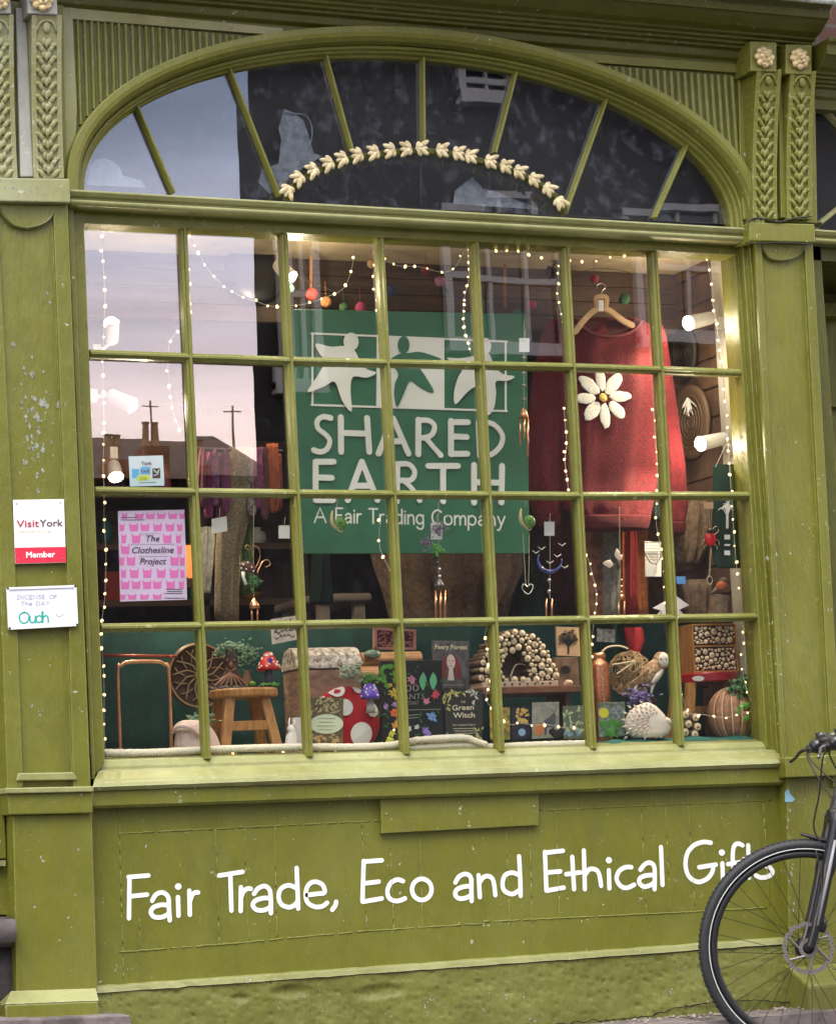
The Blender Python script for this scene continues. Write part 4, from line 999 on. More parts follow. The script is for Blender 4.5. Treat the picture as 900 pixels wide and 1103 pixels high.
fairy([(503, 262), (504, 276), (505, 290), (504, 304), (500, 320), (499, 336), (500, 352), (503, 367), (508, 383)], 'string of fairy lights hanging down beside the fourth glazing bar', step=8, r=.0036)
fairy([(518, 266), (533, 270), (560, 272), (580, 277), (594, 279)], 'short run of fairy lights along the top of the fifth pane', step=13)
fairy([(601, 286), (601, 300), (600, 318), (603, 333), (607, 350)], 'short string of fairy lights beside the black pine cones', step=9)
fairy([(613, 280), (627, 281), (640, 282), (653, 276), (668, 277), (682, 271), (698, 272), (722, 272), (758, 276), (763, 290), (766, 306), (767, 325), (771, 345), (773, 362), (775, 385), (778, 400), (781, 440), (784, 480), (788, 540), (792, 600), (797, 650)], 'long string of fairy lights over the jumper and down the right edge', step=14)
fairy([(607, 440), (609, 462), (610, 480), (608, 495), (610, 512), (612, 528)], 'string of fairy lights left of the jumper in the second row of panes', step=11)
fairy([(627, 588), (633, 602), (637, 617), (641, 632), (642, 648), (640, 664), (637, 690), (637, 705), (637, 716)], 'string of fairy lights in front of the rust coloured scarves', step=12)
fairy([(703, 440), (705, 460), (706, 480), (708, 505), (708, 530), (706, 560), (713, 600), (716, 640), (715, 668)], 'string of fairy lights over the right sleeve of the jumper', step=14)
fairy([(526, 672), (522, 685), (525, 700), (526, 716), (528, 735), (524, 755), (546, 779), (560, 779), (575, 781), (592, 781), (608, 784), (622, 784)], 'string of fairy lights by the log insect house and over the cards', step=13)
fairy([(797, 665), (800, 690), (798, 715), (806, 750), (815, 765), (803, 767), (788, 772), (773, 773), (758, 770), (742, 768), (733, 745), (718, 678)], 'string of fairy lights over the wooden pumpkin', step=15)
fairy([(425, 675), (432, 700), (433, 740), (420, 800), (396, 804), (380, 806), (350, 808), (290, 812), (240, 811)], 'string of fairy lights low behind the sill rope', step=19)
fairy([(409, 560), (409, 590), (422, 620), (428, 650)], 'faint string of fairy lights below the sign', step=20)

# ---------------------------------------------------------------- felt balls and cones on a garland
def felt(x, z, r, col, label, cat='felt ball'):
    g = MB(); y = .42; s_ = S(x, z, y); c = P(x, z, y); g.ell(c, r*s_, r*s_, r*s_, 14, 10, jit=.12); g.tube([c+V((0, 0, r*s_)), c+V((0, 0, r*s_+.05))], .0008, 4)
    tag(g.build('felt_ball', mat(label, col, .95, bump=1, bscale=200, var=.3, vscale=120), None, smooth=True), label, cat, 'balls on the garland under the window ceiling')
for a in ((336, 317, 7, (.55, .06, .03), 'bright red felt ball at the left end of the garland'), (351, 325, 6, (.6, .25, .08), 'orange wicker ball next to the bright red one'), (370, 331, 5, (.06, .14, .05), 'dark green felt ball on the garland'), (388, 331, 6, (.35, .04, .12), 'raspberry felt ball on the garland above the sign'),
 (421, 313, 6, (.02, .03, .10), 'navy felt ball on the garland'), (459, 291, 6, (.18, .02, .05), 'maroon felt ball near the ceiling'), (474, 303, 6, (.35, .14, .30), 'mauve felt ball near the ceiling'), (478, 315, 6, (.02, .02, .03), 'black felt ball under the mauve one'),
 (523, 328, 6, (.06, .08, .04), 'olive felt ball beside the fourth glazing bar'), (558, 339, 6, (.02, .14, .15), 'teal felt ball on the garland'), (573, 328, 5, (.32, .03, .10), 'pink felt ball at the right end of the garland'), (312, 310, 5, (.2, .5, .35), 'mint felt ball behind the second glazing bar'), (640, 300, 5, (.25, .03, .08), 'dark pink felt ball above the hanger'), (672, 322, 6, (.03, .10, .05), 'bottle green felt ball right of the hanger'), (400, 284, 5, (.4, .25, .12), 'ochre paper ball at the ceiling')): felt(*a)
g = MB(); g.tube([P(a, b, .42) for a, b in catmull([(305, 290), (336, 305), (388, 320), (421, 302), (474, 292), (523, 316), (573, 317), (640, 289), (700, 300)], 6)], .0012, 5)
tag(g.build('garland_cord', mat('dark cord', (.05, .04, .03), .8), None), 'thin dark cord that carries the felt balls', 'cord')
g = MB()
for (x, z) in ((592, 294), (599, 288)):
    for k in range(26):
        a = k*2.4; h = k/26; c = P(x, z, .38)+V((math.cos(a)*.012*math.sin(h*3.0), math.sin(a)*.012*math.sin(h*3), (h-.5)*.05)); g.ell(c, .006, .005, .003, 6, 4)
tag(g.build('pine_cone', mat('black brown cone', (.025, .018, .015), .8), None), 'pair of dark pine cones hanging at the top of the sixth pane', 'pine cone')
for (x, z0, z1, y) in ((335, 276, 312, .45), (544, 284, 330, .45), (303, 285, 320, .4)):
    g = MB(); g.spx([(x, z0), (x, z1)], 3, y, .004); tag(g.build('wooden_tag', mat('warm wood strip', (.3, .16, .07), .6), None), {335: 'narrow wooden drop above the bright red felt ball', 544: 'narrow wooden drop behind the fifth pane', 303: 'narrow wooden drop beside the second glazing bar'}[x], 'ornament')

# ---------------------------------------------------------------- red jumper on its hanger
KNIT = mat('red brushed knit', (.085, .0010, .004), .95, bump=1.0, bscale=260, var=.35, vscale=130, col2=(.15, .003, .008))
KNITD = mat('dark green knit', (.02, .035, .03), .95, bump=1.0, bscale=200)
YJ = .36
jm_ = thing('jumper', 'red fluffy knitted jumper with a white daisy hanging on a wooden hanger', 'jumper', P(655, 568, YJ))
g = MB()
g.loft([(343, 624, 688, .3), (346, 617, 694, .6), (352, 608, 703, .8), (362, 600, 709, 1), (380, 598, 711, 1), (420, 600, 712, 1), (470, 602, 711, 1), (520, 603, 708, 1), (548, 606, 702, 1.05), (560, 622, 700, 1), (566, 640, 697, .8)], YJ, .045, 48, .006, 7, seed=1, sub=5)
g.build('body', KNIT, jm_, smooth=True)
g = MB(); g.loft([(350, 700, 712, .6), (362, 700, 716, 1), (400, 702, 722, 1), (440, 708, 728, 1.1), (500, 714, 737, 1.2), (545, 717, 740, 1.2), (562, 719, 737, 1.1), (572, 722, 736, .7)], YJ+.01, .03, 28, .004, 4, seed=3, sub=5)
g.build('sleeve', KNIT, jm_, smooth=True)
g = MB(); g.loft([(344, 592, 622, .5), (360, 583, 612, .9), (400, 574, 607, 1), (440, 570, 606, 1.1), (500, 567, 605, 1.2), (540, 570, 606, 1.2), (556, 577, 603, 1.1), (562, 583, 600, .8)], YJ+.03, .035, 32, .006, 4, seed=4, sub=5)
g.build('sleeve', KNIT, jm_, smooth=True)
RIB = mat('red ribbing', (.09, .0012, .004), .95, bump=1, bscale=200, aniso=(6, 1, .3))
g = MB(); g.loft([(563, 719, 738, 1), (569, 720, 737, 1), (576, 721, 736, .9)], YJ+.01, .036, 30, sub=3); g.build('cuff', RIB, jm_, smooth=True)
g = MB(); g.loft([(556, 576, 604, 1), (562, 579, 602, 1), (567, 582, 600, .9)], YJ+.03, .038, 30, sub=3); g.build('cuff', RIB, jm_, smooth=True)
g = MB(); g.loft([(556, 616, 700, 1), (564, 619, 699, 1), (571, 624, 697, .9)], YJ, .052, 48, sub=3); g.build('hem', RIB, jm_, smooth=True)
g = MB(); ck = catmull([(622, 344), (628, 352), (640, 359), (656, 362), (672, 360), (684, 354), (691, 345)], 5)
g.tube([P(a, b, YJ-.040-.010*math.sin(math.pi*i/len(ck))) for i, (a, b) in enumerate(ck)], .0048, 8)
g.build('collar', mat('dark marled rib', (.16, .03, .04), .95, bump=1, bscale=300), jm_, smooth=True)
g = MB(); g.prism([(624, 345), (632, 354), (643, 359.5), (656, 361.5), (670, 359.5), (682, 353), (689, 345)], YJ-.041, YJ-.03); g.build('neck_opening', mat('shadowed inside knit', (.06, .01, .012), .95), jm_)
PET = mat('white fluffy yarn', (.80, .78, .70), .95, bump=1, bscale=260, var=.1, vscale=90); g = MB()
cx, cz_ = 649, 428; sc = S(cx, cz_, YJ)
for k in range(8):
    a = math.radians(90+k*45+4); d = V((math.cos(a)*1.04, 0, math.sin(a))); c = P(cx, cz_, YJ-.052)+d*sc*20; ez = V((-d.z, 0, d.x)); M = Matrix((d.normalized(), V((0, 1, 0)), ez.normalized())).transposed()
    g.ell(c, sc*(13+1.5*math.sin(k*2.1)), .0016, sc*(7.0 if k % 2 else 5.8), 18, 8, M, jit=.18)
g.build('daisy_petals', PET, jm_, smooth=True)
g = MB(); g.ell(P(cx, cz_, YJ-.055), sc*4.6, .0025, sc*4.6, 12, 8, jit=.2); g.build('daisy_centre', mat('mustard yarn', (.70, .48, .12), .95, bump=1, bscale=260), jm_, smooth=True)
HW = mat('pale hanger wood', (.62, .42, .24), .4, var=.15, vscale=30)
hg = thing('coat_hanger', 'pale wooden coat hanger with wire hook and small tag holding the red jumper', 'hanger', P(650, 345, YJ-.03))
g = MB(); g.spx([(620, 357), (628, 346), (638, 336), (648, 331), (658, 335), (670, 344), (681, 350)], 6, YJ-.062, .012); g.spx([(643, 329), (643, 320), (653, 320), (653, 329)], 5, YJ-.064, .008); g.build('shoulders', HW, hg, bevel=.002)
g = MB(); g.tube([P(a, b, YJ-.055) for a, b in catmull([(648, 322), (648, 314), (652, 309), (648, 305), (643, 307), (642, 311)], 6)], .0014, 6); g.build('hook', mat('steel wire', (.5, .5, .5), .3, .9), hg)
g = MB(); g.prism([(644.5, 323), (650, 323), (650, 335), (644.5, 335)], YJ-.068, YJ-.0665); g.build('tag', WHITEM, hg)
g = MB(); g.loft([(470, 697, 711), (520, 698, 716), (545, 696, 722), (560, 700, 718)], YJ+.06, .03, 24, .004, 5, sub=4); tag(g.build('dark_jumper', KNITD, None, smooth=True), 'dark green knitwear showing between the body and right sleeve of the red jumper', 'jumper')

# ---------------------------------------------------------------- scarves, bags and other soft goods
def cloth(name, rows, y, dep, col, label, cat, col2=None, fold=.006, fq=6, seed=0, vs=60, group=None, bump=.8):
    g = MB(); g.loft(rows, y, dep, 40, fold, fq, seed, sub=4)
    return tag(g.build(name, mat(label, col, .95, bump=bump, bscale=150, var=.3, vscale=vs, col2=col2), None, smooth=True), label, cat, group)
SG = 'scarves hanging in the window'
random.seed(14)
for k, (xa_, xb_, zb_, c1, c2, nm) in enumerate(((214, 222, 548, (.16, .01, .04), (.02, .01, .02), 'crimson and black'), (221, 229, 558, (.30, .02, .07), (.10, .01, .10), 'raspberry'), (228, 235, 545, (.06, .02, .10), (.25, .06, .12), 'violet and rose'), (234, 241, 562, (.20, .01, .03), (.02, .02, .03), 'dark red flecked'), (240, 247, 552, (.26, .03, .10), (.05, .02, .06), 'magenta'), (267, 275, 556, (.05, .04, .03), (.30, .26, .22), 'black and cream'), (282, 288, 560, (.20, .02, .03), (.03, .02, .02), 'maroon'), (295, 303, 550, (.08, .01, .02), (.35, .08, .03), 'red and ochre speckled'))):
    cloth('scarf', [(485+random.uniform(-4, 5), xa_+2, xb_-1, .6), (492, xa_, xb_), (520, xa_-random.random()*2, xb_+1), (zb_-6, xa_-1, xb_+1), (zb_, xa_+1, xb_-1, .7)], .33+.02*(k % 2), .014, c1, 'narrow %s scarf, %s from the left on the second column rail' % (nm, ['first', 'second', 'third', 'fourth', 'fifth', 'sixth', 'seventh', 'last'][k]), 'scarf', c2, seed=30+k, vs=70, group=SG, fold=.003)
cloth('scarf', [(482, 246, 266, .5), (490, 243, 272), (535, 236, 276), (600, 232, 257), (672, 231, 257)], .38, .03, (.04, .09, .04), 'long green and brown tweed scarf hanging down behind the second column', 'scarf', (.25, .15, .10), seed=2, vs=160, group=SG)
cloth('scarf', [(482, 260, 274, .5), (540, 258, 272), (640, 258, 272)], .42, .02, (.07, .12, .03), 'olive green scarf right of the tweed one', 'scarf', seed=3, group=SG)
cloth('scarf', [(482, 274, 286, .5), (500, 272, 286), (530, 272, 290), (548, 276, 284, .5)], .34, .02, (.05, .03, .05), 'purple and black fringed scarf beside the second glazing bar', 'scarf', (.25, .05, .12), seed=4, vs=90, group=SG)
cloth('scarf', [(478, 287, 299, .5), (500, 286, 300), (535, 288, 302), (552, 290, 298, .5)], .34, .02, (.26, .06, .015), 'rusty orange scarf hanging against the second glazing bar', 'scarf', seed=5, group=SG)
cloth('scarf', [(545, 622, 650, .8), (600, 624, 650), (668, 626, 652)], .50, .03, (.14, .055, .03), 'brown scarf with pale swirls at the left of the rust group', 'scarf', (.30, .13, .07), seed=6, vs=25, group=SG)
cloth('scarf', [(545, 650, 668, .8), (600, 648, 668), (668, 650, 668)], .47, .02, (.13, .13, .12), 'grey scarf between the brown and the rust ones', 'scarf', (.22, .2, .17), seed=7, group=SG)
cloth('scarf', [(545, 664, 676, .8), (668, 665, 676)], .50, .02, (.30, .07, .02), 'rust orange scarf behind the butterfly chime', 'scarf', seed=8, group=SG)
cloth('scarf', [(545, 675, 686, .8), (668, 674, 686)], .48, .02, (.24, .018, .015), 'deep red scarf in the rust group', 'scarf', seed=9, group=SG)
cloth('scarf', [(545, 685, 698, .8), (600, 683, 696), (668, 685, 697)], .50, .02, (.33, .11, .03), 'burnt orange scarf at the right of the rust group', 'scarf', seed=10, group=SG)
cloth('robe', [(585, 395, 560, .6), (610, 402, 560), (640, 412, 552), (672, 420, 545)], .78, .05, (.17, .11, .07), 'brown ribbed cloth hanging below the sign', 'cloth', (.24, .16, .10), fold=.02, fq=14, seed=11)
cloth('cushion', [(590, 532, 563, .6), (615, 530, 563), (640, 530, 550), (652, 530, 540, .5)], .58, .05, (.13, .085, .06), 'brown rounded cushion to the right under the sign', 'cushion', seed=12)
cloth('garment', [(588, 340, 350, .4), (600, 336, 354), (640, 334, 358), (650, 334, 358, .8)], 1.0, .05, (.008, .03, .02), 'dark green garment standing in the dim shop below the sign', 'garment', seed=13)
cloth('garment', [(600, 560, 575, .6), (640, 556, 590), (668, 556, 592)], .8, .04, (.01, .035, .022), 'dark green velvet cloth behind the heart pendant', 'garment', seed=14)
cloth('garment', [(560, 596, 620, .6), (610, 594, 622), (668, 596, 622)], .9, .04, (.09, .02, .02), 'dark red cloth behind the blue moon chime', 'garment', seed=15)
cloth('pleated_bag', [(540, 716, 762, .6), (560, 714, 764), (590, 716, 760), (608, 720, 752, .7)], .50, .05, (.13, .085, .055), 'large brown pleated bag behind the red beetle', 'bag', (.20, .14, .09), fold=.012, fq=11, seed=16)
cloth('pleated_bag', [(625, 737, 760, .6), (632, 734, 764), (655, 738, 763), (664, 740, 762, .9)], .48, .05, (.15, .10, .07), 'small brown pleated bag lower down beside the robin log', 'bag', (.22, .15, .1), fold=.010, fq=12, seed=17)
g = MB(); g.tube([P(205, 483, .37), P(304, 486, .37)], .006, 8)
tag(g.build('scarf_rail', col_ if False else mat('dark rail', (.04, .03, .025), .4), None), 'dark horizontal rail that the scarves in the second column hang over', 'rail')
# tote bag
tb = thing('tote_bag', 'dark green tote bag with a white tree print hanging by a cord on the right', 'bag', P(783, 610, .13))
g = MB(); g.loft([(500, 768, 798, .3), (505, 767, 798, .6), (540, 767, 799), (590, 766, 800), (606, 768, 800, .9), (612, 772, 798, .4)], .150, .012, 30, .003, 3, seed=2, sub=4); g.build('cloth', mat('bottle green canvas', (.008, .035, .02), .9, bump=.5, bscale=200), tb, smooth=True)
g = MB(); g.tube([P(a, b, .140) for a, b in ((770, 503), (783, 476), (797, 500))], .0012, 5); g.build('cord', WIRE, tb)
g = MB(); c = (783, 556); g.spx([(783, 568), (783, 548)], 3, .1345, .001)
random.seed(4)
for k in range(16):
    a = math.pi*(.05+.9*k/15); r1 = random.uniform(6, 11); g.spx([(783, 556-6*(k % 3)/2), (783+r1*.5*math.cos(a), 548-r1*.6*math.sin(a)), (783+r1*math.cos(a)*.9, 548-r1*1.1*math.sin(a)+3)], .9, .1344-.00004*k, .0008)
for k, (a, b) in enumerate(((576, 581), (586, 588), (593, 598))): g.prism([(780, a), (786, a), (786, b), (780, b)], .1343, .1355)
g.build('tree_print', WHITEM, tb)
# round trays on the side wall
for k, (x, z, rz, ry, l) in enumerate(((734, 380, 28, .05, 'dark round woven tray hung high on the side wall behind the spot lamp'), (742, 455, 40, .09, 'brown oval woven basket on the side wall between the two spot lamps'))):
    g = MB(); c = PX(x, z, XR-.02); s_ = S(x, z, c.y)
    g.lathe(V((XR-.004, c.y, c.z)), [(rz*s_, 0), (rz*s_*1.02, -.012), (rz*s_*.92, -.02), (rz*s_*.6, -.012), (.01, -.010)], 32, axis='x')
    for q in range(6): 
        rr = rz*s_*(.15+.14*q); g.tube([V((XR-.020+.004*(q == 0), c.y+rr*math.cos(2*math.pi*i/24), c.z+rr*math.sin(2*math.pi*i/24))) for i in range(24)], .003, 5, closed=True)
    tag(g.build('woven_tray', mat('woven brown '+str(k), ((.03, .025, .022), (.16, .10, .06))[k], .5, bump=.5, bscale=120), None, smooth=True), l, 'tray')
g = MB(); random.seed(9)
for k in range(40):
    a = random.uniform(-2.6, -.5); c = P(740, 428, .35); ln = random.uniform(.03, .07); g.tube([c, c+V((math.cos(a)*ln*.5, random.uniform(-.01, .01), math.sin(a)*ln))], .0012, 4)
tag(g.build('tassel', mat('silver grey grass', (.5, .5, .48), .6), None), 'pale grey dried grass tassel on the right side wall', 'tassel')
# black oval plate high at the left
g = MB(); c = P(276, 292, YB-.03); g.lathe(c, [(.10, .01), (.115, -.005), (.10, -.012), (.02, -.004)], 32, axis='y'); tag(g.build('oval_plate', mat('black lacquer', (.01, .01, .012), .3), None, smooth=True), 'black round plate hanging high behind the second column', 'plate')

# ---------------------------------------------------------------- dim shop furniture
tbm = mat('pale table top', (.65, .58, .48), .5); dkw = mat('dark shop wood', (.10, .06, .035), .6, var=.3)
t = thing('table', 'pale topped table standing in the dim shop behind the third column', 'table', V((P(348, 645, 1.5).x, 1.5, ZS)))
a = P(318, 645, 1.5); b = P(380, 643, 1.5)
g = MB(); g.box(a.x, b.x, 1.3, 1.75, a.z-.03, a.z); g.build('table_top', tbm, t, bevel=.01)
for xx in (a.x+.03, b.x-.06):
    for yy in (1.33, 1.7): g = MB(); g.box(xx, xx+.04, yy, yy+.04, ZS, a.z-.03); g.build('leg', tbm, t)
t = thing('shelf_unit', 'dark wooden shelf unit in the shop seen through the left column', 'shelf', V((P(165, 650, 2.2).x, 2.2, ZS)))
a = P(95, 652, 2.2); b = P(312, 652, 2.2); zz = [P(165, q, 2.2).z for q in (650, 590, 535, 480)]
for z in zz: g = MB(); g.box(a.x, b.x, 2.05, 2.4, z-.025, z); g.build('shelf', mat('warm shelf', (.13, .07, .04), .6), t)
for xx in (a.x-.03, (a.x+b.x)/2, b.x): g = MB(); g.box(xx, xx+.03, 2.05, 2.4, ZS, zz[-1]); g.build('upright', dkw, t)
g = MB(); g.box(a.x, b.x, 2.4, 2.42, ZS, zz[-1]); g.build('back_panel', dkw, t)
random.seed(12); names = [('red', (.4, .03, .02)), ('orange', (.55, .16, .03)), ('cream', (.6, .5, .35)), ('teal', (.02, .16, .16)), ('brown', (.15, .07, .04)), ('mustard', (.5, .3, .05)), ('plum', (.12, .02, .08)), ('black', (.02, .02, .02)), ('pink', (.5, .15, .2)), ('white', (.7, .7, .65))]
lv = ['bottom', 'second', 'third', 'fourth', 'fifth']
for j in range(3):
    x = a.x+.04; k = 0
    while x < b.x-.12:
        nm, cl_ = names[(j*3+k) % 10]; w_ = random.uniform(.05, .09); h_ = random.uniform(.07, .14); c = V((x+w_/2, 2.15, zz[j])); g = MB()
        if (j+k) % 3 == 0: g.box(x, x+w_, 2.1, 2.2, zz[j], zz[j]+h_); nme = 'gift_box'; ct = 'box'
        elif (j+k) % 3 == 1: g.lathe(c, [(w_*.3, 0), (w_*.5, h_*.3), (w_*.45, h_*.7), (w_*.2, h_*.85), (w_*.25, h_)], 14); nme = 'vase'; ct = 'vase'
        else: g.lathe(c, [(w_*.25, 0), (w_*.5, h_*.35), (w_*.52, h_*.45), (w_*.46, h_*.45), (.01, h_*.1)], 16); nme = 'bowl'; ct = 'bowl'
        tag(g.build(nme, mat('glazed '+nm, cl_, .5), None, smooth=nme != 'gift_box', bevel=0), '%s %s, item %s from the left on the %s shelf of the dark unit' % (nm, ct, ['first', 'second', 'third', 'fourth', 'fifth', 'sixth', 'seventh', 'eighth', 'ninth', 'tenth', 'eleventh', 'twelfth'][k], lv[j]), ct, 'stock on the dim shop shelves')
        x += w_+random.uniform(.03, .07); k += 1
cloth('cushion', [(568, 216, 230, .5), (580, 213, 232), (620, 213, 228), (640, 216, 226, .7)], 1.2, .05, (.6, .58, .5), 'pale cream bag standing in the shop left of the tweed scarf', 'bag', seed=20)
t = thing('table_lamp', 'small glowing orange salt lamp in the dim shop behind the first glazing bar', 'lamp', P(204, 625, 1.4))
g = MB(); g.ell(P(204, 605, 1.4), .03, .03, .06, 10, 8, jit=.3); g.build('glowing_rock', mat('salt lamp', (.9, .3, .1), .6, emit=(1, .25, .06), estr=1.0), t)
g = MB(); g.lathe(P(204, 628, 1.4), [(.04, -.02), (.04, .01), (.03, .015)], 14); g.build('base', dkw, t)
# ================================================================ ornaments in the window display
def bx(px, y): p = P(px, 795, y); return V((p.x, y, ZF))
def hz(px, py, y): return P(px, py, y).z
def col(name, c, r=.6, **k): return mat(name, c, r, **k)
DARKC = col('near black print', (.012, .013, .015), .45)
CRM = col('cream print', (.75, .68, .50), .5)
WOODA = col('honey wood', (.42, .20, .06), .4, var=.3, vscale=14, aniso=(6, 6, 1), bump=.2)
WOODD = col('dark carved wood', (.07, .035, .02), .45, bump=.5, bscale=60, var=.4, vscale=30)
BARK = col('log bark', (.16, .10, .06), .85, bump=.8, bscale=60, var=.4, vscale=40)
LOGE = col('pale log ends', (.78, .62, .42), .7, var=.25, vscale=90)
LOGR = col('log heart', (.42, .26, .13), .7)
LEAFG = col('ivy green', (.03, .13, .03), .45, var=.4, vscale=60)
LEAFL = col('bright leaf green', (.09, .30, .04), .45, var=.3, vscale=60)
SAGE = col('sage leaves', (.12, .22, .13), .6, var=.4, vscale=60)
REDP = col('toadstool red', (.50, .012, .012), .35)
PURP = col('toadstool purple', (.12, .05, .48), .4)
WHT = col('white spots', (.80, .78, .74), .5)

# rope along the sill
def rope(runs, label):
    for k, (pts, y) in enumerate(runs):
        q = catmull(pts, 10); W = [P(a, b, y) for a, b in q]
        W2 = []; 
        for a, b in zip(W, W[1:]):
            n = max(1, int((b-a).length/.004)); W2 += [a.lerp(b, i/n) for i in range(n)]
        g = MB(); L_ = 0
        for s_ in range(3):
            pts3 = []; L_ = 0
            for i, w in enumerate(W2):
                if i: L_ += (W2[i]-W2[i-1]).length
                an = L_/.030*2*math.pi+s_*2*math.pi/3; pts3.append(w+V((0, math.cos(an)*.0064, math.sin(an)*.0064)))
            g.tube(pts3, .0068, 6)
        tag(g.build('rope', col('cream cotton rope', (.80, .74, .60), .9, bump=.6, bscale=300), None, smooth=True), label[k], 'rope', 'ropes along the window sill')
rope([([(112, 811), (160, 811), (220, 808), (280, 806), (330, 805), (380, 805), (420, 803), (446, 798), (470, 796), (500, 795), (512, 799), (524, 803)], .094), ([(440, 806), (470, 804), (500, 803), (530, 805), (570, 803), (636, 801)], .106)],
 ['thick twisted cream rope along the left and middle of the sill', 'second run of twisted cream rope in front of the card row'])

# copper rail
COP = col('polished copper', (.80, .40, .22), .28, metal=.9, var=.15, vscale=30)
t = thing('display_rail', 'bent copper tube rail standing in the bottom left pane', 'rail', bx(155, .2))
a, b = bx(129, .2), bx(184, .2); h = hz(150, 713, .2)
g = MB(); g.tube(cm3([a, V((a.x, .2, h-.04)), V((a.x+.012, .2, h-.01)), V((a.x+.04, .2, h)), V((b.x-.04, .2, h)), V((b.x-.012, .2, h-.01)), V((b.x, .2, h-.04)), b]), .0062, 10); g.build('bent_tube', COP, t, smooth=True)
g = MB(); g.tube([P(110, 706, .24), P(190, 707, .24)], .005, 8); g.tube([P(184, 708, .21), P(190, 707, .4)], .005, 8); g.build('cross_tube', col('red copper', (.42, .10, .06), .35, metal=.6), t, smooth=True)

# round carved plaque
t = thing('carved_plaque', 'round dark carved wooden plaque with gilt leaf pattern leaning behind the pot', 'plaque', bx(215, .40))
c = P(214, 728, .40); r = 36*S(214, 728, .40); g = MB()
g.lathe(c, [(r*.98, .012), (r, 0), (r*.97, -.008), (r*.90, -.010), (r*.88, -.004), (.01, -.004)], 40, axis='y'); g.build('disc', WOODD, t, smooth=True)
g = MB(); GL = col('antique gilt', (.40, .28, .14), .4, metal=.3)
for k in range(12):
    a = 2*math.pi*k/12
    g.tube(cm3([c+V((math.cos(a+q*.22)*r*rr, -.008, math.sin(a+q*.22)*r*rr)) for q, rr in ((0, .18), (.5, .4), (1.6, .62), (2.2, .84))]), .0026, 5)
    g.tube(cm3([c+V((math.cos(a-q*.16)*r*rr, -.008, math.sin(a-q*.16)*r*rr)) for q, rr in ((0, .45), (1, .65), (2, .8))]), .002, 5)
g.tube([c+V((math.cos(2*math.pi*k/40)*r*.94, -.009, math.sin(2*math.pi*k/40)*r*.94)) for k in range(40)], .003, 6, closed=True)
g.ell(c+V((0, -.008, 0)), r*.16, .008, r*.16, 12, 6); g.build('gilt_carving', GL, t, smooth=True)

# pink stone pot with succulents
t = thing('plant_pot', 'pale pink stone pot shaped like an open mouth with green succulents on top', 'pot', bx(212, .17))
PINK = col('pale pink stone', (.60, .46, .42), .75, bump=.4, bscale=90, var=.12, vscale=40)
g = MB(); g.loft([(776, 197, 213, .4), (778, 192, 219, .7), (782, 188, 225, .9), (787, 186, 229), (790, 190, 231), (796, 189, 234), (804, 188, 237), (813, 190, 239)], .17, .055, 30, sub=3); g.build('body', PINK, t, smooth=True)
g = MB(); g.tube([P(x, z, y) for x, z, y in catmull([(186, 790, .15), (189, 784, .125), (197, 782, .110), (206, 785, .106), (214, 791, .108), (220, 797, .115)], 5)], [.004+.003*math.sin(math.pi*k/25) for k in range(26)], 8); g.build('lip', PINK, t, smooth=True)
def tuft(x, z, y, rx, rz, n, ln, m, par, name='leaves', up=.5, w=.6, seed=0):
    random.seed(seed+int(x)); g = MB(); c = P(x, z, y); k = S(x, z, y)
    for _ in range(n):
        a = random.uniform(0, 6.28); d = V((math.cos(a), math.sin(a)*.8-.2, random.uniform(-.3, 1)*up+.2)); q = c+V((random.gauss(0, rx*k*.45), random.gauss(0, .015), random.gauss(0, rz*k*.45)))
        l = ln*k*random.uniform(.6, 1.2); g.leaf(q, d, V((random.gauss(0, .4), -.7, random.uniform(.2, 1))).normalized(), l, l*w)
    return g.build(name, m, par)
tuft(218, 776, .2, 18, 6, 90, 6, SAGE, t, 'succulents')
# square stool
t = thing('stool', 'small honey coloured wooden stool with splayed legs carrying the toadstool house', 'stool', bx(266, .22))
zt = hz(266, 742, .22); zb_ = hz(266, 751, .2); c = bx(264, .25); r = 37*S(264, 745, .25)
g = MB(); g.lathe(V((c.x, .25, zb_)), [(r*.95, 0), (r, .004), (r, zt-zb_-.006), (r*.97, zt-zb_)], 40); g.build('seat', WOODA, t, smooth=False, bevel=.002)
def leg(x0, x1, y0, y1, zt, w=.016, m=WOODA, par=None):
    a = V((x0, y0, zt)); b = V((x1, y1, ZF)); g = MB(); g.frustum([a+V((s*w, q*w*.8, 0)) for s, q in ((-1, -1), (1, -1), (1, 1), (-1, 1))], [b+V((s*w, q*w*.8, 0)) for s, q in ((-1, -1), (1, -1), (1, 1), (-1, 1))]); g.build('leg', m, par, bevel=.002)
for sy, yy in ((-1, .19), (1, .33)):
    leg(P(247, 752, .2).x, P(238, 808, .2).x, .25+sy*.05, .25+sy*.075, zb_, par=t); leg(P(284, 752, .2).x, P(298, 808, .2).x, .25+sy*.05, .25+sy*.075, zb_, par=t)
za_ = hz(270, 787, .2); g = MB(); g.box(P(246, 780, .2).x, P(291, 780, .2).x, .178, .196, za_-.0, za_+.030); g.build('stretcher', WOODA, t, bevel=.002)
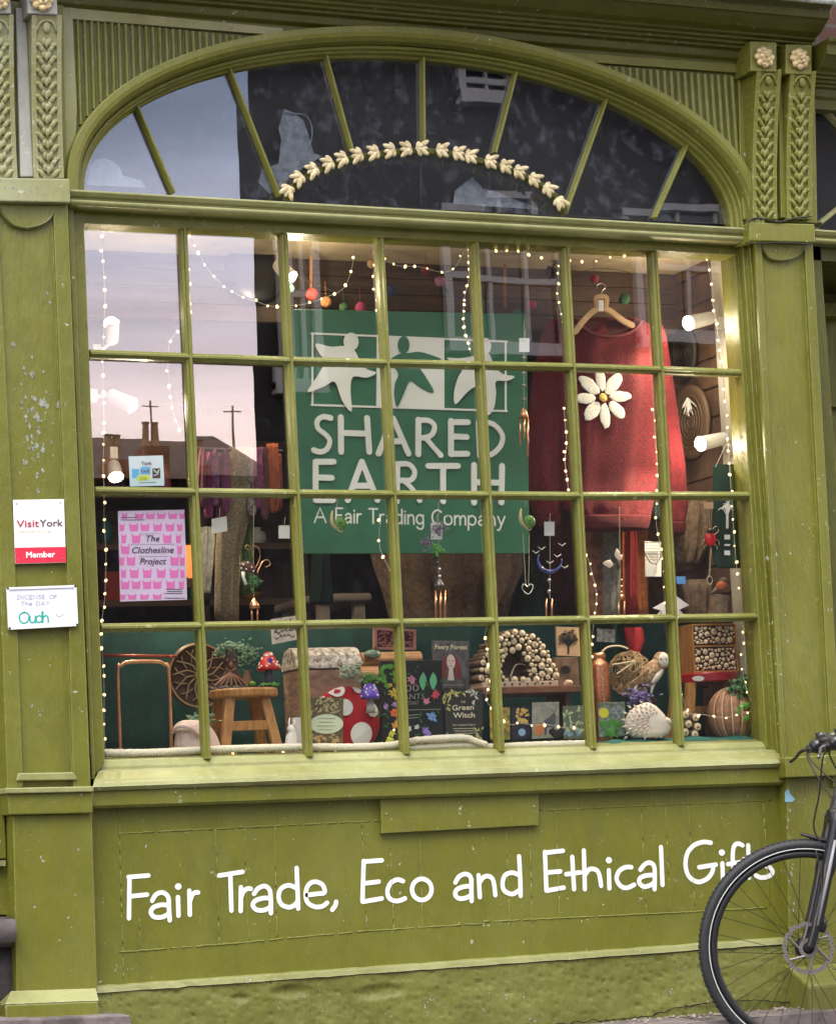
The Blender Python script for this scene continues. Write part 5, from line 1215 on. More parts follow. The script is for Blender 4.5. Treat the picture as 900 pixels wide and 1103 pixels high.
# tree spirit on rocks
t = thing('tree_figure', 'small tree spirit ornament with a carved bark face and mossy canopy on the stool', 'ornament', V((P(247, 740, .26).x, .26, zt)))
g = MB(); g.loft([(700, 243, 252, .7), (706, 242, 255), (714, 241, 256), (722, 243, 256), (729, 239, 260), (738, 232, 264, 1.2)], .25, .016, 26, .002, 7, sub=4); f = g.build('trunk', WOODD, t, smooth=True)
g = MB(); BF = col('bark face', (.34, .17, .10), .5, bump=.4)
g.ell(P(248.5, 716, .228), .005, .008, .010, 8, 6); g.ell(P(244.5, 711, .232), .0045, .004, .0022, 8, 6); g.ell(P(252.5, 711, .232), .0045, .004, .0022, 8, 6); g.tube([P(a, b, .232) for a, b in ((243, 719), (246, 722), (250, 722.5), (254, 720))], .0018, 6)
for k in range(7): g.tube(cm3([P(248, 724, .236), P(240+k*3, 731, .232), P(231+k*6, 739, .228)]), .0028, 6)
g.build('face_and_roots', BF, t, smooth=True)
tuft(246, 697, .25, 12, 5, 110, 5, SAGE, t, 'canopy'); tuft(262, 706, .26, 14, 13, 220, 5, SAGE, t, 'canopy', seed=2); tuft(238, 704, .26, 6, 6, 40, 5, SAGE, t, 'canopy', seed=5)
g = MB(); random.seed(3)
for k in range(34):
    x = random.uniform(229, 264); g.ell(V((P(x, 738, .24).x, random.uniform(.2, .27), zt+.004)), random.uniform(.004, .009), .006, random.uniform(.004, .008), 7, 5, jit=.3)
g.build('rock_base', col('dark grey pebbles', (.09, .09, .09), .6, var=.5, vscale=80), t)
# second little tree, toadstool house, turtle
g = MB(); g.loft([(722, 264, 268, .8), (730, 262, 270), (738, 258, 276, 1.1)], .27, .012, 18, sub=3); tag(g.build('tree_stump', col('reddish bark', (.24, .11, .06), .6, bump=.5), None, smooth=True), 'small reddish tree stump between the tree spirit and the toadstool house', 'ornament')
def toadstool(x, zt_, zrim, zb0, rx, y, red, stem, label, name='toadstool_house', cat='ornament', pointy=True, dots=16, base=None, sc=1):
    c = P(x, zb0, y); s_ = S(x, zrim, y); R = rx*s_; hr = P(x, zrim, y).z; ht = P(x, zt_, y).z; t = thing(name, label, cat, c)
    H = ht-hr; pr = [(R*.55, .004), (R*.96, -.003), (R, .002), (R*.93, H*.22), (R*.68, H*.5), (R*.45, H*.78), (R*.25, H*.95), (.002, H)] if pointy else [(R*.5, .004), (R*.96, -.003), (R, .006), (R*.93, H*.4), (R*.72, H*.72), (R*.4, H*.93), (.002, H)]
    g = MB(); g.lathe(V((c.x, y, hr)), pr, 28); g.build('cap', red, t, smooth=True)
    g = MB(); g.lathe(V((c.x, y, c.z)), [(R*.5, 0), (R*.4, (hr-c.z)*.4), (R*.32, (hr-c.z)*.9), (R*.3, hr-c.z+.004)], 18); g.build('stem', stem, t, smooth=True)
    random.seed(int(x)); prs = pr[2:-1]; g = MB()
    for k in range(dots):
        i = k % (len(prs)-1); f = random.random(); rr = prs[i][0]*(1-f)+prs[i+1][0]*f; hh = prs[i][1]*(1-f)+prs[i+1][1]*f; an = -math.pi/2+random.uniform(-1.5, 1.5)
        g.ell(V((c.x+rr*math.cos(an), y+rr*math.sin(an), hr+hh)), R*.09*sc, R*.09*sc, R*.09*sc, 8, 6)
    g.build('spots', WHT, t, smooth=True); return t
t = toadstool(290, 702, 721, 739, 13, .24, REDP, col('dark blue grey stem', (.05, .05, .09), .6), 'red toadstool fairy house with a pointed spotted cap at the right end of the stool', dots=26, sc=1)
g = MB(); g.disc(P(291, 711, .205), .008, .205, .004); g.build('window', col('purple window', (.15, .05, .3), .5), t)
tuft(290, 738, .22, 11, 1.5, 60, 4, LEAFL, t, 'grass')
g = MB(); g.ell(P(272, 736.5, .21), .010, .010, .008, 12, 6); g.ell(P(266, 738.5, .205), .004, .004, .003, 8, 6); g.ell(P(279, 738.8, .208), .003, .003, .002, 8, 6); tag(g.build('tortoise', LEAFL, None, smooth=True), 'tiny bright green tortoise ornament on the front of the stool', 'ornament')
# white hare ornament
t = thing('hare_ornament', 'small white hare ornament at the foot of the second glazing bar', 'ornament', bx(314, .15))
g = MB(); g.loft([(781, 311, 315, .5), (785, 309, 318, .9), (789, 311, 318), (793, 308, 320), (801, 307, 321, 1.1), (810, 307, 322, 1.1)], .15, .016, 20, sub=3); g.tube([P(312, 784, .15), P(311, 778, .15), P(312, 773, .152)], [.003, .0035, .001], 8); g.tube([P(316, 784, .15), P(317, 779, .15), P(317, 774, .152)], [.003, .0035, .001], 8)
g.build('body', col('white china', (.78, .75, .72), .35), t, smooth=True)
g = MB(); g.box(P(317, 790, .2).x, P(326, 790, .2).x, .19, .22, ZF, hz(320, 773, .2)); tag(g.build('price_card', WHT, None), 'plain white card standing behind the white hare', 'card')
# hanging wooden word sign
t = thing('wooden_sign', 'small whitewashed wooden sign with dark carved lettering hanging beside the second glazing bar', 'sign', P(306, 694, .30))
g = MB(); g.prism([(292, 667), (320, 663), (320, 689), (294, 694)], .30, .31); g.build('board', col('limed wood', (.58, .50, .42), .7, var=.2, vscale=50), t)
g = MB(); random.seed(5)
for r_ in range(4):
    x = 296
    while x < 317: w_ = random.uniform(2, 5); z_ = 671+r_*5.2-(x-296)*.12; g.spx([(x, z_), (x+w_*.4, z_+2*random.choice((-1, 1))), (x+w_*.8, z_)], .9, .2985, .001); x += w_+.8
g.build('carving', DARKC, t)
# chest
t = thing('wooden_chest', 'carved whitewashed wooden chest with an arched lid behind the red toadstool cushion', 'chest', bx(354, .40))
y0, y1 = .34, .48; xa, xb = P(320, 720, y0).x, P(388, 720, y0).x; zl, zt = hz(354, 720, y0), hz(354, 696, y0)
g = MB(); g.box(xa, xb, y0, y1, ZF, zl-.004); g.build('body', col('rubbed brown wood', (.26, .15, .10), .7, var=.4, vscale=22, aniso=(1, 1, 4), bump=.4), t, bevel=.003)
g = MB(); pr = [(y0-.004, zl), (y0-.004, zl+.012), (y0+.004, zl+(zt-zl)*.6), (y0+.03, zt-.006), (y0+.06, zt), (y1-.03, zt-.01), (y1, zl+.02), (y1, zl)]
g.ext([V((xa-.005, y, z)) for y, z in pr], V((xb-xa+.01, 0, 0))); g.build('lid', col('limed carved lid', (.30, .19, .13), .7, var=.5, vscale=60, col2=(.72, .67, .60), bump=1, bscale=60), t, bevel=.002)
g = MB(); g.box(P(323, 727, .335).x, P(332, 727, .335).x, .333, .339, hz(325, 735, .335), hz(325, 724, .335)); g.build('latch', WOODD, t)
# red fretwork panel, stone, log
t = thing('fretwork_panel', 'pink framed fretwork wooden panel leaning at the back by the third glazing bar', 'panel', P(426, 700, .54))
g = MB(); y = .54
for a in (((403, 676), (448, 678), (448, 680.5), (403, 678.5)), ((403, 697), (448, 697.5), (448, 700), (403, 699.5)), ((403, 676), (406, 676), (406, 699.5), (403, 699.5)), ((445.5, 678), (448, 678), (448, 700), (445.5, 700))): g.prism(list(a), y-.006, y+.01)
g.build('frame', col('dusty pink wood', (.50, .24, .20), .6), t)
g = MB(); g.prism([(405, 678), (446, 679), (446, 698), (405, 698)], y+.004, y+.008); g.build('ground', col('dark red panel', (.10, .015, .02), .7), t)
g = MB(); random.seed(2)
for k in range(60):
    x, z = random.uniform(407, 444), random.uniform(680, 697); a = random.uniform(0, 6); g.spx([(x, z), (x+2.5*math.cos(a), z+1.8*math.sin(a)), (x+4*math.cos(a+1), z+3*math.sin(a+1))], .8, y+.001-.00005*k, .002)
g.build('fretwork', col('pink fretwork', (.46, .20, .18), .6), t)
def logcyl(name, x0, x1, z, rpx, y, label):
    a, b = P(x0, z, y), P(x1, z, y); b = V((b.x, y, a.z)); r = rpx*S(x0, z, y); g = MB(); g.tube([a, b], r, 20); o = g.build(name, col('peeled log', (.45, .24, .11), .7, var=.35, vscale=25, aniso=(.4, 3, 3), bump=.5, bscale=50), None, smooth=False); return tag(o, label, 'log')
logcyl('log', 388, 452, 711, 8, .44, 'short peeled brown log lying behind the flower book')
logcyl('log', 386, 420, 727, 9, .40, 'shorter brown log lying below the peeled one')
g = MB(); g.ell(P(401, 705, .40), .030, .022, .016, 18, 10); tag(g.build('painted_stone', col('dark green glaze', (.02, .09, .04), .25, var=.6, vscale=50, col2=(.30, .42, .30)), None, smooth=True), 'glossy dark green painted stone lying on the peeled log', 'ornament')
# green man mask
t = thing('leaf_mask', 'little leafy face ornament in grey green above the red cushion', 'ornament', P(378, 737, .22))
g = MB(); g.ell(P(378, 724, .22), .010, .012, .012, 12, 8); g.build('face', col('pinkish plaster', (.55, .38, .34), .7), t, smooth=True); tuft(378, 726, .215, 13, 10, 90, 8, col('grey green leaves', (.30, .36, .26), .6, var=.4, vscale=70), t, up=0)
tuft(398, 732, .21, 10, 6, 140, 4, LEAFL, None, 'moss'); tag(bpy.data.objects[[o.name for o in bpy.data.objects if o.name.startswith('moss')][-1]], 'small clump of bright green moss above the purple toadstool', 'moss')
# red cushion
t = thing('toadstool_cushion', 'big round red cushion with white spots like a toadstool cap', 'cushion', bx(375, .25))
c = P(373, 771, .25); r = 38*S(373, 771, .25); g = MB(); c.z = ZF+r*.98
g.lathe(c, [(r*.9, .035), (r, .012), (r*.985, -.006), (r*.9, -.022), (r*.6, -.036), (.01, -.042)], 44, axis='y'); g.build('cover', col('red felt', (.46, .012, .018), .95, bump=.5, bscale=300), t, smooth=True)
g = MB()
for x, z, q in ((364, 741, 9.5), (387, 741, 5.5), (346, 751, 7), (371, 762, 9), (402, 765, 7.5), (389, 791, 13)):
    p = P(x, z, .21); d = math.hypot(p.x-c.x, p.z-c.z)/r; prf = [(0, -.042), (.6, -.036), (.9, -.022), (.985, -.006), (1.0, .01)]
    rr = q*S(x, z, .21)
    pts = []; 
    def sy(dd):
        for (a, b), (e, f) in zip(prf, prf[1:]):
            if dd <= e: return b+(f-b)*(dd-a)/(e-a)
        return .01
    o = len(g.v); n = 22
    g.v.append(V((p.x, c.y+sy(d)-.009, p.z)))
    for k in range(n):
        an = 2*math.pi*k/n; qx, qz = p.x+rr*math.cos(an), p.z+rr*math.sin(an); dd = math.hypot(qx-c.x, qz-c.z)/r
        if dd > .99: qx = c.x+(qx-c.x)/dd*.99; qz = c.z+(qz-c.z)/dd*.99; dd = .99
        g.v.append(V((qx, c.y+sy(dd)-.007, qz)))
    for k in range(n): g.face([o, o+1+k, o+1+(k+1) % n])
g.build('white_spots', col('white felt', (.78, .76, .72), .95, bump=.4, bscale=300), t)
t = toadstool(399, 736, 752, 768, 10.5, .165, PURP, col('grey stone stem', (.30, .29, .27), .7), 'round purple toadstool ornament with white dots in front of the red cushion', name='purple_toadstool', pointy=False, dots=14, sc=1.1)
# books and cards
def slab(name, q, y, th, m, label, cat, group=None):
    t = thing(name, label, cat, P((q[2][0]+q[3][0])/2, (q[2][1]+q[3][1])/2, y), group)
    g = MB(); g.prism(q, y, y+th); g.build('cover', m, t, bevel=.001)
    return t
def blot(par, pts, y, m, name, n, rng, seed, kind='leaf', ln=4, w=.5):
    g = MB(); random.seed(seed)
    for k in range(n):
        x, z = random.uniform(*rng[:2]), random.uniform(*rng[2:]); a = random.uniform(0, 6.28); l = ln*random.uniform(.6, 1.3)
        if kind == 'leaf':
            p = [(x, z), (x+l*.5*math.cos(a)-l*w*.4*math.sin(a), z+l*.5*math.sin(a)+l*w*.4*math.cos(a)), (x+l*math.cos(a), z+l*math.sin(a)), (x+l*.5*math.cos(a)+l*w*.4*math.sin(a), z+l*.5*math.sin(a)-l*w*.4*math.cos(a))]
            g.prism(p, y-.0002-.00004*k, y+.0002)
        elif kind == 'dot': g.dpx(x, z, l*.5, y-.0002-.00004*k, .0004, 9)
        elif kind == 'flower':
            for j in range(5): b = a+j*1.2566; g.dpx(x+l*.4*math.cos(b), z+l*.4*math.sin(b), l*.3, y-.0002-.00004*(k*6+j), .0004, 8)
            
    g.build(name, m, par)
BA = col('autumn leaf print', (.10, .07, .035), .5, var=.6, vscale=140, col2=(.20, .16, .07))
t = slab('seed_packet', [(333, 751), (370, 752), (369, 807), (334, 807)], .14, .006, BA, 'autumn leaf patterned packet with a pale oval label in front of the red cushion', 'packet')
blot(t, 0, .14, col('pale leaf print', (.42, .36, .20), .5), 'leaf_print', 46, (335, 366, 754, 768), 3, ln=5); blot(t, 0, .14, col('gold leaf print', (.55, .38, .16), .5), 'leaf_print', 40, (335, 364, 792, 804), 4, ln=5)
g = MB(); g.dpx(351.5, 780, 18, .1375, .001, 28, 10.5); g.build('label', col('pale green label', (.62, .68, .50), .5), t)
g = MB(); 
for k in range(4): g.spx([(342+k % 2*2, 774+k*4), (361-k % 2*3, 774+k*4)], .6, .1363, .0005, smooth=False)
g.build('printed_lines', col('sage print', (.30, .38, .25), .5), t)
t = slab('flower_book', [(410, 712), (476, 711), (477, 803), (412, 808)], .19, .022, DARKC, 'large black book about plants with bright botanical flowers on its cover', 'book')
yk = .1885
blot(t, 0, yk, LEAFL, 'green_leaves', 20, (411, 432, 714, 735), 5, ln=8, w=.8); blot(t, 0, yk-.001, LEAFG, 'green_leaves', 40, (411, 474, 712, 800), 6, ln=6)
for nm, c_, pts, l_ in (('yellow_flower', (.75, .45, .05), [(424, 746, 8), (428, 752, 6), (420, 738, 4)], 0), ('orange_flower', (.75, .14, .04), [(425, 768, 8)], 0), ('amber_flower', (.75, .30, .03), [(426, 781, 7)], 0), ('yellow_iris', (.70, .65, .04), [(420, 797, 7), (422, 790, 5)], 0), ('mauve_flower', (.36, .24, .50), [(415, 761, 5), (425, 759, 5)], 0), ('pink_flower', (.75, .25, .40), [(443, 731, 6), (459, 756, 6), (444, 735, 4)], 0), ('red_flower', (.65, .07, .12), [(469, 748, 7)], 0), ('blue_flower', (.18, .34, .75), [(465, 772, 9)], 0), ('lavender', (.30, .22, .62), [(458, 787, 6), (462, 793, 5), (460, 790, 5)], 0), ('white_flower', (.75, .75, .70), [(449, 783, 4), (441, 785, 4), (433, 727, 4)], 0)):
    g = MB()
    for i, (x, z, r) in enumerate(pts):
        for j in range(7):
            b = j*.9+i+random.uniform(-.25, .25); l = r*random.uniform(.55, .95); px_, pz_ = -math.sin(b)*r*.2, math.cos(b)*r*.2
            g.prism([(x, z), (x+l*.55*math.cos(b)+px_, z+l*.55*math.sin(b)+pz_), (x+l*math.cos(b), z+l*math.sin(b)), (x+l*.55*math.cos(b)-px_, z+l*.55*math.sin(b)-pz_)], yk-.0022-.00005*j-.0004*i, yk-.0018-.0004*i)
    g.build(nm, col(nm, c_, .5, var=.55, vscale=260), t)
g = MB(); 
for x in (455.5, 466.5): g.prism([(x, 724), (x+3.2, 729), (x+4, 735), (x+1.5, 741), (x, 744), (x-2.5, 740), (x-4, 734), (x-3, 729)], yk-.0012, yk)
g.build('paired_leaves', col('mint green print', (.14, .50, .26), .5), t)
g = MB(); TXT = col('grey lettering', (.30, .29, .27), .5); text_px(g, '100', (431, 745), (451, 744.5), 7, yk-.0005); text_px(g, 'PLANTS', (426, 754), (457, 753), 6, yk-.0005); text_px(g, 'THAT', (439, 759.5), (451, 759), 4, yk-.0005)
g.spx([(437, 765), (474, 764)], .7, yk-.0004, .0003, smooth=False); g.spx([(438, 771), (453, 769.5)], .9, yk-.0004, .0003, smooth=False); g.spx([(438, 774), (450, 773)], .8, yk-.0004, .0003, smooth=False); g.build('lettering', TXT, t)
t = slab('faery_book', [(467, 690), (505, 691), (505, 742), (469, 742)], .30, .02, col('misty forest cover', (.085, .08, .085), .45, var=.5, vscale=30, col2=(.16, .15, .16)), 'grey boxed book with a pale red-haired woman on its cover behind the witch book', 'book')
g = MB(); y = .2985
for sg in (-1, 1):
    for k in range(6): g.spx([(485+sg*2, 706), (485+sg*(5+k*.6), 711), (485+sg*(5+k), 720), (485+sg*(6+k*1.1), 730)], 1.6, y-.00005*k, .0005)
g.build('red_hair', col('auburn print', (.20, .03, .03), .5), t)
SK = col('pale face print', (.70, .58, .54), .5); g = MB(); g.dpx(485.5, 713, 4.6, y-.0006, .0005, 20, 8); g.prism([(483.8, 719), (487.4, 719), (489, 733), (482, 733)], y-.0005, y); g.build('face', SK, t)
g = MB(); g.dpx(483.4, 711.5, .9, y-.0012, .0004, 8, .6); g.dpx(487.6, 711.5, .9, y-.0012, .0004, 8, .6); g.dpx(485.6, 717.6, 1.2, y-.0012, .0004, 8, .6); g.spx([(485.5, 712), (485.2, 715)], .35, y-.0012, .0004); g.build('features', col('dark red print', (.16, .02, .03), .5), t)
g = MB(); text_px(g, 'Faery Forest', (468.5, 699), (503, 699.5), 4.6, y-.0006, bold=.15); g.build('title', CRM, t)
g = MB(); g.spx([(474, 738), (499, 738)], .8, y-.0004, .0003, smooth=False); g.build('small_print', TXT, t)
t = slab('witch_book', [(477, 743), (520, 743), (519, 799), (481, 800)], .20, .016, col('charcoal cover', (.025, .027, .03), .5), 'charcoal book titled The Green Witch with yellow leaf border at the front', 'book')
y = .1985; blot(t, 0, y, col('yellow leaf print', (.62, .56, .18), .5), 'leaf_border', 26, (478, 486, 745, 766), 7, ln=4); blot(t, 0, y, col('yellow leaf print', (.62, .56, .18), .5), 'leaf_border', 14, (486, 500, 744, 748), 8, ln=4); blot(t, 0, y, col('white leaf print', (.6, .62, .55), .5), 'leaf_border', 16, (506, 516, 744, 757), 9, ln=5); blot(t, 0, y, col('fern print', (.40, .40, .15), .5), 'leaf_border', 16, (511, 518, 786, 797), 10, ln=5); blot(t, 0, y, col('white leaf print', (.6, .62, .55), .5), 'leaf_border', 10, (482, 488, 790, 797), 11, ln=4)
g = MB(); text_px(g, 'THE', (496, 757.5), (501, 757.3), 2.4, y-.001); text_px(g, 'Green', (487, 765.3), (510, 764.5), 5.6, y-.001, bold=.15); text_px(g, 'Witch', (488, 773.5), (511, 772.8), 5.6, y-.001, bold=.15); text_px(g, 'Your Complete Guide to', (487, 782), (512, 781.5), 1.9, y-.001)
for k in range(4): g.spx([(488+k, 785+k*2.6), (511-k, 784.6+k*2.6)], .5, y-.0008, .0003, smooth=False)
g.build('title', CRM, t)
CG = 'greeting cards in a row under the insect house shelf'
t = slab('greeting_card', [(527, 763), (549, 762), (549, 797), (528, 797)], .22, .004, col('green card', (.16, .26, .08), .5, var=.5, vscale=70, col2=(.65, .40, .08)), 'green and orange card at the left of the card row', 'card', CG)
t = slab('greeting_card', [(551, 762), (571, 761), (571, 796), (551, 797)], .22, .004, col('night card', (.015, .02, .04), .5), 'dark blue card with gold sparks second in the card row', 'card', CG); blot(t, 0, .2195, col('gold spark', (.7, .45, .12), .5), 'sparks', 16, (553, 569, 764, 778), 3, 'flower', 3); g = MB(); g.dpx(562, 789, 4, .2185, .0008); g.build('moon', col('pale blue print', (.3, .45, .7), .5), t)
t = slab('greeting_card', [(573, 757), (602, 756), (602, 795), (573, 796)], .21, .004, col('grey wood card', (.30, .29, .25), .5, var=.25, vscale=60), 'grey card with fox and stag in a wood in the middle of the row', 'card', CG)
g = MB(); g.prism([(586, 776), (592, 772), (596, 768), (599, 771), (598, 778), (597, 792), (595, 792), (594, 783), (589, 784), (588, 792), (586, 792)], .2088, .2098); g.spx([(597, 769), (599, 763)], .8, .209, .0005); g.spx([(596, 768), (593, 763)], .8, .209, .0005); g.build('stag', col('grey print', (.09, .09, .10), .5), t)
g = MB(); g.prism([(575, 784), (579, 779), (583, 779), (586, 784), (584, 792), (576, 792)], .2089, .2098); g.build('fox', col('fox print', (.55, .18, .06), .5), t)
blot(t, 0, .2095, col('grass print', (.22, .28, .10), .5), 'grass_print', 26, (574, 600, 788, 793), 5, ln=4, w=.3)
t = slab('greeting_card', [(606, 761), (629, 760), (629, 796), (607, 796)], .21, .004, col('hedge card', (.12, .15, .09), .5), 'card of pale leaves and birds right of the grey wood card', 'card', CG); blot(t, 0, .2095, col('pale sage print', (.50, .55, .34), .5), 'leaf_print', 44, (608, 627, 762, 790), 5, ln=5); blot(t, 0, .208, col('blue print', (.2, .32, .45), .5), 'bird_print', 6, (608, 626, 784, 793), 6, 'dot', 4)
t = slab('greeting_card', [(644, 757), (673, 756), (673, 793), (645, 794)], .20, .004, col('meadow card', (.10, .17, .14), .5, var=.5, vscale=60, col2=(.30, .38, .30)), 'meadow card with yellow sun shape right of the fifth glazing bar', 'card', CG)
g = MB(); g.dpx(650, 768, 5.5, .1985, .001); g.build('sun_print', col('lemon print', (.75, .68, .05), .5), t); blot(t, 0, .1985, LEAFL, 'bush_print', 34, (650, 670, 778, 790), 9, ln=6, w=.8); blot(t, 0, .1985, col('lilac print', (.35, .30, .5), .5), 'lilac_print', 14, (662, 671, 758, 772), 8, ln=4)
g = MB(); c = P(600, 791, .16); k = S(600, 791, .16); g.prism([(600, 797), (592, 790), (592, 786), (596, 784), (600, 787), (604, 784), (608, 786), (608, 790)], .16, .17); tag(g.build('heart', col('black felt', (.01, .01, .01), .9), None, bevel=.003), 'small black heart lying in front of the card row', 'ornament')
# shelf and log insect house
SHW = col('reddish brown shelf', (.20, .08, .04), .5, var=.3, vscale=20, aniso=(.3, 1, 1))
t = thing('display_shelf', 'low reddish brown wooden shelf carrying the domed log house', 'shelf', bx(575, .32)); zs1 = hz(575, 739, .2); zs0 = hz(575, 746, .2); xa, xb = P(520, 742, .2).x, P(628, 742, .2).x
g = MB(); g.box(xa, xb, .22, .46, zs0, zs1); g.build('top', SHW, t, bevel=.002)
for x in (xa+.005, xb-.02): g = MB(); g.box(x, x+.015, .3, .45, ZF, zs0); g.build('support', SHW, t)
t = thing('insect_house', 'domed insect house built of sawn log ends with an arched opening', 'insect house', V((P(555, 740, .3).x, .3, zs1)))
s_ = S(555, 710, .24); cx0 = P(559, 738, .24).x
def inside(x, z):  # px units relative to centre base
    if z < 0 or z > 61: return False
    hw = 44*(1-(z/62)**2.2)**.55
    return abs(x) < hw
def hole(x, z): return z > 8 and abs(x+3) < 13.5 and z < 39 and ((x+3)/13.5)**2+max(0, (z-20)/19)**2 < 1
random.seed(6); pts = []
for r0, r1, nt_ in ((3.3, 4.2, 1500), (2.4, 3.2, 5000), (1.5, 2.2, 9000)):
    for _ in range(nt_):
        x, z = random.uniform(-47, 47), random.uniform(7, 63); r = random.uniform(r0, r1)
        if not inside(x*1.03, z+r*.4) or hole(x, z) or hole(x+r*.6, z) or hole(x-r*.6, z): continue
        if all(math.hypot(x-a, z-b) > (r+c)*.95 for a, b, c in pts): pts.append((x, z, r))
g = MB(); mi = MB()
for x, z, r in pts:
    c = V((cx0+x*s_/.92, .24+random.uniform(-.006, .006), zs1+z*s_)); R = r*s_*1.04; dp = .13*(1-.4*(z/62))
    g.mi = 0; g.lathe(c, [(R, 0), (R*1.02, .02), (R, dp)], 12, axis='y'); g.mi = 1; g.lathe(c, [(R*.93, -.0012), (R*.9, -.003), (R*.42, -.003), (R*.40, -.0035), (.001, -.0035)], 12, axis='y'); g.mi = 2; g.lathe(c, [(R*.2, -.0037), (.0005, -.0039)], 8, axis='y')
g.build('log_stack', [BARK, LOGE, LOGR], t, smooth=True)
g = MB(); g.box(cx0-44*s_, cx0+46*s_, .235, .37, zs1+.001, zs1+6*s_); g.build('base_board', col('pink-white wood', (.62, .46, .34), .6), t, bevel=.002)
g = MB(); 
for k in range(9): g.disc(V((cx0+(-36+k*9)*s_, 0, zs1+3*s_)), 1.3*s_, .2342, .002, 8)
g.build('drilled_holes', DARKC, t)
g = MB(); g.ext([V((cx0+x*s_, .30, zs1+z*s_)) for x, z in ((-18, 6), (12, 6), (12, 28), (6, 38), (-3, 42), (-12, 38), (-18, 28))], V((0, .02, 0))); g.build('inner_panel', col('dark inner wood', (.10, .06, .035), .7), t)
g = MB(); g.spx([(550, 728), (556, 716), (567, 718), (568, 730)], 1.2, .27, .002); g.build('inner_stick', LOGE, t)
# tree-of-life tile, hollow box, ladybird mouse
t = thing('tree_tile', 'pale square wooden tile cut with a dark spreading tree behind the log house', 'plaque', P(612, 706, .42))
g = MB(); g.prism([(599, 675), (625, 676), (625, 707), (600, 706)], .42, .43); g.build('tile', col('pale ply', (.58, .38, .22), .6), t); g = MB(); g.spx([(612, 704), (612, 692)], 2, .4185, .001); random.seed(3)
for k in range(15):
    a = math.pi*(.02+.96*k/14); g.spx([(612, 697), (612+5*math.cos(a), 692-4*math.sin(a)), (612+10*math.cos(a), 690-9*math.sin(a))], .8, .4184-.00005*k, .0008)
blot(t, 0, .4175, DARKC, 'cut_leaves', 60, (602, 622, 680, 694), 3, 'leaf', 2.6); g.build('cut_tree', DARKC, t)
t = thing('nest_box', 'small dark wooden box with a round hole below the tree tile', 'box', V((P(612, 738, .36).x, .36, zs1)))
g = MB(); g.box(P(599, 738, .36).x, P(624, 738, .36).x, .36, .44, zs1, hz(612, 708, .36)); g.build('box', col('weathered box wood', (.20, .11, .06), .7, var=.4, vscale=30), t, bevel=.002); g = MB(); g.dpx(609, 722, 4.5, .3585, .001); g.build('hole', DARKC, t); g = MB(); g.tube([P(609+5.5*math.cos(q*.5236), 722+5.5*math.sin(q*.5236), .357) for q in range(12)], .0015, 5, closed=True); g.build('ring', WOODD, t)
g = MB(); c = V((P(612, 737, .26).x, .26, zs1)); g.ell(c+V((0, 0, .010)), .017, .012, .012, 14, 8); g.ell(c+V((-.016, -.002, .006)), .007, .007, .006, 10, 6); tag(g.build('mouse', col('salmon speckle', (.62, .24, .16), .5, var=.4, vscale=150, col2=(.78, .60, .48)), None, smooth=True), 'tiny salmon pink mouse ornament on the shelf end', 'ornament')
# copper bottle
t = thing('copper_bottle', 'tall hammered copper bottle with a dark lid right of the fifth glazing bar', 'bottle', bx(650, .34)); c = bx(650, .34); H = hz(650, 703, .34)-ZF; R = 9.8*S(650, 730, .34)
g = MB(); hb = hz(650, 716, .34)-ZF; g.lathe(c, [(R*.9, 0), (R, .01), (R, hb-.006), (R*.92, hb+.006), (R*.62, hb+.016), (R*.60, hb+.03)], 32); g.build('body', col('hammered copper', (.72, .30, .16), .25, metal=.9, bump=.5, bscale=90), t, smooth=True)
g = MB(); g.lathe(c, [(R*.66, hb+.022), (R*.70, hb+.024), (R*.70, H-.008), (R*.6, H)], 28); g.build('lid', COP, t, smooth=True)
# wicker ball with twig star
t = thing('wicker_ball', 'ball of woven pale twigs standing behind the copper bottle', 'ornament', bx(677, .42)); c = P(678, 726, .42); R = 25*S(678, 726, .42); g = MB(); random.seed(8)
for k in range(34):
    M = Matrix.Rotation(random.uniform(0, 6), 3, 'X') @ Matrix.Rotation(random.uniform(0, 6), 3, 'Y'); rr = R*random.uniform(.93, 1)
    g.tube([c+M @ V((rr*math.cos(2*math.pi*i/20), rr*math.sin(2*math.pi*i/20), R*.1*math.sin(k+i*.9))) for i in range(20)], .0016, 4, closed=True)
g.build('woven_twigs', col('pale twigs', (.36, .25, .13), .7, var=.3, vscale=60), t)
g = MB(); g.tube(cm3([P(648, 702, .33), P(655, 697, .33), P(667, 696, .33), P(676, 699, .33)]), .0034, 6); g.tube([P(659, 716, .32), P(684, 712, .32)], .0026, 6); g.tube([P(684, 712, .32), P(664, 726, .32)], .0024, 6); g.tube([P(659, 716, .32), P(684, 714, .325)], .002, 6)
tag(g.build('twig_star', col('cream twigs', (.66, .55, .38), .7), None), 'cream stripped twigs tied in a star in front of the wicker ball', 'ornament')
# grey photo panel & red trinkets behind
g = MB(); g.loft([(676, 672, 692, .6), (690, 674, 694), (702, 678, 690), (710, 680, 686, .5)], .5, .02, 20, .004, 5, sub=3); tag(g.build('red_ornament', col('deep red cloth ornament', (.35, .01, .015), .8, bump=.5), None, smooth=True), 'deep red cloth ornament hanging behind the wicker ball', 'ornament')
g = MB(); g.prism([(643, 677), (662, 678), (662, 692), (643, 691)], .5, .505); tag(g.build('small_picture', col('grey white picture', (.2, .24, .22), .6, var=.6, vscale=50, col2=(.5, .52, .48)), None), 'small grey green picture at the back beside the copper bottle', 'picture')
